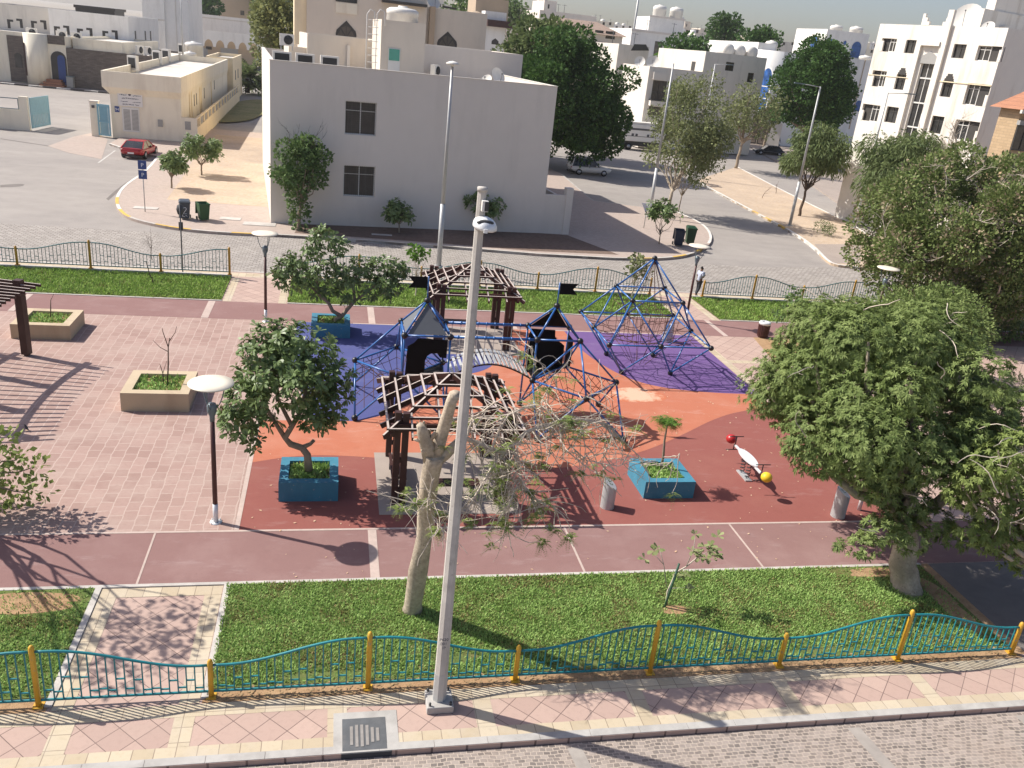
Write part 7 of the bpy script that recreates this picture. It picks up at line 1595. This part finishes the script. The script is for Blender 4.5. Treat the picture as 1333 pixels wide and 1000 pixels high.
for pts, r in main:
    P_ = [D(x, y, Yc-1.15+dy) for x, y, dy in pts]; b.tube(P_, [r*(1-.65*i/(len(P_)-1)) for i in range(len(P_))], 6, cap=False)
    for i in range(len(P_)-1):
        for k in range(int(15*(P_[i+1]-P_[i]).length/.6*(1.5 if pts[0][0] < 700 and r > .018 else .45))+1):
            p = P_[i].lerp(P_[i+1], q.random()); dd = Vector((q.uniform(-1, 1), q.uniform(-.8, .8), q.uniform(-1.2, .5))).normalized(); L = q.uniform(.3, 1.05); pp = [p]; n = 6
            for j in range(n): dd = (dd+Vector((q.uniform(-1, 1), q.uniform(-1, 1), q.uniform(-1, .7)))*.35).normalized(); pp.append(pp[-1]+dd*L/n)
            rr = q.uniform(.007, .016); b.tube(pp, [rr*(1-.6*j/n) for j in range(n+1)], 4, cap=False); tips.append(pp[-1])
            if q.random() < .5:
                e = pp[3]; d2 = Vector((q.uniform(-1, 1), q.uniform(-1, 1), q.uniform(-1, .6))).normalized()*.2; b.tube([e, e+d2*.6, e+d2+Vector((0, 0, -.04))], [.005, .004, .003], 4, cap=False)
hang = [D(*p, Yc-1.3) for p in ((520, 662), (540, 655), (568, 690), (556, 655), (575, 668), (735, 545), (748, 550), (700, 515), (712, 508), (720, 690), (705, 705), (740, 700), (755, 615), (690, 640), (655, 680), (648, 640))]
roots = [D(x, y, Yc-1.15+dy) for pts, r in main for x, y, dy in pts]
for p in hang:
    e = min(roots, key=lambda v: (v-p).length if (v-p).length > .12 else 9); n = 6; pp = [e.lerp(p, j/n)+Vector((q.uniform(-.03, .03), q.uniform(-.03, .03), -.12*math.sin(PI*j/n)))*(0 if j in (0, n) else 1) for j in range(n+1)]; b.tube(pp, [.013-.0013*j for j in range(n+1)], 5, cap=False)
b.build('dry_branches', M['twig'], t, world=True)
sel = [p for p in tips if q.random() < .10]+[D(*p, Yc-1.3) for p in ((520, 662), (540, 655), (568, 690), (556, 655), (575, 668), (735, 545), (748, 550), (700, 515), (712, 508), (720, 690), (705, 705), (740, 700), (755, 615), (690, 640), (655, 680), (648, 640))]*2
V = pinnate([tuple(p) for p in sel], 7, .24, 8, .07)-np.array(tuple(g)); npmesh('green_sprays', V, np.arange(len(V)).reshape(-1, 4), M['lf_feather_y'], t)

for o_ in [o for o in bpy.data.objects if o.name == 'dry_tree']:
    b = MB(); q = random.Random(19)
    for k in range(40):
        a_0 = q.random()*2*PI; e_ = q.uniform(-.2, 1.2); p = Vector((33.6+6.1*math.cos(a_0)*math.cos(e_), 39.5-4.6*abs(math.sin(a_0))*math.cos(e_), 4.9+4.3*math.sin(e_))); twigs(b, p, Vector((q.uniform(-1, .6), q.uniform(-1, .2), q.uniform(-.5, .8))).normalized(), q.uniform(.5, 1.1), .025, 2, q, .8, .1, 3)
    b.build('dead_branches', M['twig'], o_, world=True)
# ---- saplings
def sapling(label, base, px, paths, rosette=(), leafm='lf_frang', L=.2, name='sapling', m='twig_dk', Y=None, k=9, feather=False):
    t = thing(name, label, 'sapling', tuple(base)); Y = base[1] if Y is None else Y; b = MB()
    for pts, r in paths: P_ = [D(x, y, Y) for x, y in pts]; b.tube(P_, [r*(1-.5*i/(len(P_)-1)) for i in range(len(P_))], 6)
    b.build('stem', M[m], t, world=True)
    if rosette:
        P_ = np.array([tuple(D(x, y, Y+rng.uniform(-.1, .1))) for x, y in rosette]); N = np.tile(np.array([0, -.25, .95]), (len(P_), 1)); V = rosettes(P_, N, k, L, .2 if not feather else .12)-np.array(tuple(base)); npmesh('leaves', V, np.arange(len(V)).reshape(-1, 6), M[leafm], t)
    return t
g = G(863, 796); t = sapling('pruned frangipani tied to a green stake on the near lawn', g, None, [([(866, 795), (869, 770), (880, 745), (893, 738), (905, 728), (915, 715)], .024), ([(868, 765), (864, 735), (858, 712)], .013), ([(864, 735), (852, 722)], .010), ([(893, 738), (903, 715), (905, 700)], .012), ([(905, 728), (922, 718)], .012), ([(872, 766), (893, 765)], .008), ([(869, 770), (869, 788)], .018)],
        [(839, 728), (852, 717), (857, 714), (905, 696), (934, 698), (900, 717), (908, 720), (917, 712), (924, 712), (931, 715), (928, 725), (919, 727), (912, 726), (933, 722), (925, 718), (895, 768), (889, 746), (884, 748)], 'lf_frang_pale', .17, 'frangipani_tree', 'twig', 15.6)
b = MB(); b.tube([D(863, 797, 15.5), D(884, 734, 15.5)], .028, 8); b.build('green_stake', plain('dull_green_stake', (.05, .11, .07), .6, .2, 5), t, world=True)
g = G(860, 612, .43); t = thing('sapling', 'young feathery sapling in the turquoise planter on the maroon floor', 'sapling', tuple(g)); b = MB(); top = D(869, 552, g.y); b.tube([g, g.lerp(top, .3)+Vector((.02, 0, 0)), g.lerp(top, .65)+Vector((-.02, 0, 0)), top], [.05, .042, .036, .02], 8)
P_ = []
for k in range(16):
    a = 2*PI*k/16+rng.random()*.3; e = rng.uniform(-.1, .75); Lf = rng.uniform(.32, .5); pts = [top+Vector((math.cos(a)*math.cos(e)*Lf*u, math.sin(a)*math.cos(e)*Lf*u, math.sin(e)*Lf*u-.28*u*u*Lf+.05)) for u in (0, .33, .66, 1)]; b.tube(pts, [.008, .006, .005, .003], 4)
    for u in np.linspace(.2, 1, 9): x = pts[0].lerp(pts[3], u)+Vector((0, 0, .05*(1-u))); P_.append(tuple(x))
b.build('stem', M['bark'], t, world=True)
V = pinnate(P_, 2, .16, 6, .06)-np.array(tuple(g)); npmesh('leaves', V, np.arange(len(V)).reshape(-1, 4), M['lf_bright'], t)
g = G(214, 506, .5); sapling('bare forked sapling in the nearer beige planter', g, None, [([(218, 503), (219, 475), (219, 452), (221, 440)], .028), ([(219, 452), (212, 432), (211, 427)], .016), ([(219, 458), (208, 452), (199, 443)], .012), ([(220, 445), (228, 433), (230, 425)], .014), ([(213, 503), (212, 486), (208, 474)], .02), ([(212, 486), (217, 470)], .012)], (), Y=27.5)
g = G(66, 412, .45); sapling('short bare twig in the beige planter behind the dark post', g, None, [([(66, 413), (66, 400), (66, 391)], .025), ([(66, 391), (70, 383)], .012)], (), Y=33.9)
g = G(210, 358); t = sapling('bare thin tree on the left back lawn before the fence', g, None, [([(210, 371), (200, 345), (199, 325), (196, 310)], .03), ([(199, 335), (192, 318), (186, 305)], .015), ([(199, 325), (207, 312), (208, 302)], .013), ([(200, 340), (210, 335), (216, 328)], .012)], (), Y=40.9) if False else None
g = G(200, 371); t = thing('sapling', 'bare thin tree on the left back lawn before the fence', 'sapling', tuple(g)); b = MB(); q = random.Random(4); twigs(b, g.copy(), Vector((-.02, 0, 1)), 1.25, .03, 0, q); twigs(b, g+Vector((0, 0, 1.2)), Vector((0, 0, 1)), .75, .02, 3, q, .85, .15, 3); b.build('stem', M['twig_dk'], t, world=True)
for px, py, tx, ty, sx, sz, lm, L, n, lb, sd, nm in ((541, 387, 548, 330, .75, .35, 'lf_bright', .16, 9, 'light green feathery sapling with thin trunk behind the rear pergola', 51, 'sapling'), (822, 388, 820, 350, .75, 1.1, 'lf_olive', .17, 14, 'pale slender sapling behind the top of the rope pyramid', 52, 'sapling'), (1018, 455, 1032, 400, .85, 1.0, 'lf_mid', .17, 14, 'slim leafy sapling in the brown planting bed', 53, 'sapling')):
    g = G(px, py); h_ = Zh(g, (tx, ty)); tree(nm, lb, g, auto_lobes((g.x+.1, g.y, h_), (sx, sx*.9, sz), n, .32, sd, -.9, .2), lm, L, .4, 22, .035, 'twig', 0.1, seed=sd, cat='sapling', shell=.3)
g = G(1010, 470); tree('dry_plant', 'dry yellowish plant at the foot of the slim sapling', g, auto_lobes((g.x, g.y, .35), (.5, .4, .4), 8, .18, 55, -.5), 'grass', .14, .3, 40, .01, 'twig', seed=55, cat='plant')
g = G(1070, 306); tree('desert_bush', 'low grey green bush on the sandy median', g, auto_lobes((g.x, g.y, .55), (1.1, .9, .5), 14, .35, 56, -.3), 'lf_acacia', .2, .12, 26, .02, 'twig', .1, seed=56, cat='bush')
for px, py, lb in ((992, 258, 'thin dead stub on the sandy median left of the pale lamp post'), (1010, 252, 'small twiggy stub on the median near the drooping acacia')): g = G(px, py); t = thing('dead_stub', lb, 'dead sapling', tuple(g)); b = MB(); twigs(b, g.copy(), Vector((0, 0, 1)), 1.0, .03, 1, random.Random(px), .8, .1, 3); b.build('stem', M['twig_dk'], t, world=True)
# left edge foliage
lob = [(np.array(tuple(D(x, y, 20.2+dy))), (r, r, r*.8)) for x, y, dy, r in ((8, 570, 0, .35), (0, 600, .2, .5), (28, 600, 0, .38), (48, 612, .1, .38), (50, 640, .1, .35), (20, 640, 0, .45), (0, 645, .2, .5), (-20, 610, 0, .7), (-50, 620, 0, .8), (-40, 570, 0, .7), (-80, 600, .2, .8))]+[(np.array((-9.3+dx, 17.7+dy, 6.0+dz)), (.55, .55, .4)) for dx, dy, dz in ((0, 0, 0), (.7, .2, .1), (-.6, .3, 0), (.2, -.6, .2), (-.3, .8, .3), (.9, -.4, -.2), (-.9, -.5, .2), (1.2, .7, 0), (-1.6, .2, .2), (-.2, -1.2, .1))]
tree('leafy_tree', 'yellow green leafy branches reaching in at the left edge of the plaza', (-9.6, 20.2, 0), lob, 'lf_feather_y', .15, .36, 26, .1, seed=61, limbs=21, shell=.3, kind='leaf')
# background greenery
def bgtree(lb, px, py, Y, rx, rz, lm, seed, L=.5, n=26, dens=5, name='leafy_tree', zc=None):
    a = D(px, py, Y); tree(name, lb, (a.x, Y, 0), auto_lobes((a.x, Y, a.z), (rx, rx*.8, rz), n, max(rx, rz)*.33, seed, -.7), lm, L, .42, dens, .25, seed=seed)
bgtree('grey green tree left of the beige villa with pointed windows', 374, 42, 112, 4.4, 5.2, 'lf_olive', 71, .4, 34, 7)
bgtree('dark hedge like trees at the top left behind the tall white block', 258, 8, 300, 8, 6, 'lf_dark', 72, .9, 26, 2)
bgtree('green tree behind the roof of the beige villa', 607, 8, 170, 4.5, 3.5, 'lf_mid', 73, .5, 20, 4)
bgtree('dark tree standing out against the sky on the skyline', 946, 43, 215, 5.2, 4.6, 'lf_dark', 74, .6, 26, 3.5)
bgtree('dark green tree between the white penthouse building and the grey villa', 893, 72, 150, 4.4, 3.6, 'lf_dark', 75, .5, 24, 5)
bgtree('bright green shrub top behind the left roof of the grey villa', 868, 78, 146, 2.6, 1.4, 'lf_bright', 76, .4, 14, 6)
bgtree('dark tree in the gap left of the white and blue villa', 987, 70, 190, 5, 6, 'lf_dark', 77, .6, 26, 3.5)
bgtree('tree tops left of the big dark tree behind the brown roofed porch', 668, 22, 230, 5, 4.5, 'lf_mid', 78, .6, 20, 3)
bgtree('low hedge above the wall of the black and gold gate', 1002, 152, 140, 2.6, 1.2, 'lf_dark', 79, .4, 12, 6)
bgtree('green bush between the stone clad building and the arcade', 203, 52, 200, 2.6, 2.6, 'lf_mid', 80, .5, 14, 4)
bgtree('green trees at the far top beside the tan brown house', 352, 6, 330, 8, 5, 'lf_mid', 81, .9, 20, 2)
# palm clump by the substation
g = G(322, 121); t = thing('palm_clump', 'bushy date palm clump beside the cream building', 'palm', tuple(g)); V = []; F = []; q = random.Random(9)
for s_ in range(7):
    c0 = g+Vector((q.uniform(-1.3, 1.3), q.uniform(-1, 1), .5+q.random()*1.6))
    for k in range(22):
        a = q.random()*2*PI; e = q.uniform(.1, 1.4); Lf = q.uniform(2.2, 3.6); prev = c0
        for j in range(1, 7):
            u = j/6; p = c0+Vector((math.cos(a)*math.cos(e)*Lf*u, math.sin(a)*math.cos(e)*Lf*u, math.sin(e)*Lf*u-1.2*u*u))
            for sd in (-1, 1):
                w = Vector((-math.sin(a), math.cos(a), 0))*sd; tip = p+w*.45*(1.1-u*.6)+(p-prev).normalized()*.3+Vector((0, 0, -.1)); m0 = len(V); V += [tuple(prev-g), tuple(p-g), tuple(tip-g)]; F.append((m0, m0+1, m0+2))
            prev = p
npmesh('fronds', V, F, M['lf_acacia'], t); t.scale = (1.5, 1.5, 1.5)
b = MB(); b.cyl((0, 0, 0), (0, 0, 1.6), .3, .22); b.build('trunk', M['twig_dk'], t)
g = G(347, 105); t = thing('tree_stump', 'brown bare trunk at the left corner behind the grey villa', 'tree', tuple(g)); b = MB(); b.tube([(0, 0, 0), (.1, 0, 2), (-.2, 0, 4), (.1, 0, 5.2)], [.45, .4, .38, .5], 10); b.build('trunk', M['tanwall'], t); b = MB(); twigs(b, Vector((0, 0, 4.6)), Vector((.3, 0, 1)), 1.5, .18, 1, random.Random(3)); b.build('branches', M['twig'], t)
# ================================================================== LIGHT, AIR, CAMERA
SUN_EL, SUN_AZ_SHADOW = 45.0, -24.0          # shadows fall towards -24 degrees from +x
d = Vector((math.cos(R_(SUN_AZ_SHADOW))*math.cos(R_(SUN_EL)), math.sin(R_(SUN_AZ_SHADOW))*math.cos(R_(SUN_EL)), -math.sin(R_(SUN_EL))))
ld = bpy.data.lights.new('sun', 'SUN'); ld.energy = SUN_E; ld.angle = R_(.53); ld.color = (1.0, .955, .88)
lo = bpy.data.objects.new('sun', ld); col.objects.link(lo); lo.rotation_euler = d.to_track_quat('-Z', 'Y').to_euler(); lo.location = (-30, 30, 60)
w = bpy.data.worlds.new('World'); sc.world = w; w.use_nodes = True; nt = w.node_tree; nt.nodes.clear()
bg = nt.nodes.new('ShaderNodeBackground'); wo = nt.nodes.new('ShaderNodeOutputWorld'); sky = nt.nodes.new('ShaderNodeTexSky'); sky.sky_type = 'NISHITA'; sky.sun_disc = False
sky.sun_elevation = R_(SUN_EL); s = -d; sky.sun_rotation = math.atan2(s.x, s.y); sky.air_density = 1.0; sky.dust_density = 2.0; sky.ozone_density = 1.0; sky.altitude = 0
mx = nt.nodes.new('ShaderNodeMix'); mx.data_type = 'RGBA'; mx.blend_type = 'MULTIPLY'; mx.inputs[0].default_value = 1; mx.inputs[7].default_value = (1.05, 1.0, 1.06, 1); nt.links.new(sky.outputs[0], mx.inputs[6]); nt.links.new(mx.outputs[2], bg.inputs[0]); bg.inputs[1].default_value = SKY_S; nt.links.new(bg.outputs[0], wo.inputs[0])
if HAZE:
    hm_ = bpy.data.materials.new('air'); hm_.use_nodes = True; t_ = hm_.node_tree; t_.nodes.clear(); oo = t_.nodes.new('ShaderNodeOutputMaterial'); pv = t_.nodes.new('ShaderNodeVolumePrincipled')
    pv.inputs['Color'].default_value = (.90, .895, .89, 1); pv.inputs['Density'].default_value = HAZE; pv.inputs['Anisotropy'].default_value = .3; t_.links.new(pv.outputs[0], oo.inputs['Volume'])
    b = MB(); b.box(-2600, -300, -1.4, 2600, 4200, 45); h_ = b.build('haze', hm_); tag(h_, 'thin pale haze hanging over the far rooftops', 'haze', kind='stuff')
cam = bpy.data.cameras.new('camera'); co = bpy.data.objects.new('camera', cam); col.objects.link(co); sc.camera = co
cam.sensor_fit = 'HORIZONTAL'; cam.sensor_width = 36; cam.lens = CF/1333*36; cam.clip_start = .1; cam.clip_end = 6000
mw = Matrix(((CR[0][0], -CR[1][0], -CR[2][0], 0), (CR[0][1], -CR[1][1], -CR[2][1], 0), (CR[0][2], -CR[1][2], -CR[2][2], CH), (0, 0, 0, 1)))
co.matrix_world = mw
vs = sc.view_settings; sc.display_settings.display_device = 'sRGB'; vs.view_transform = 'Standard'; vs.look = 'None'; vs.exposure = EXPO; vs.gamma = 1; vs.use_curve_mapping = False
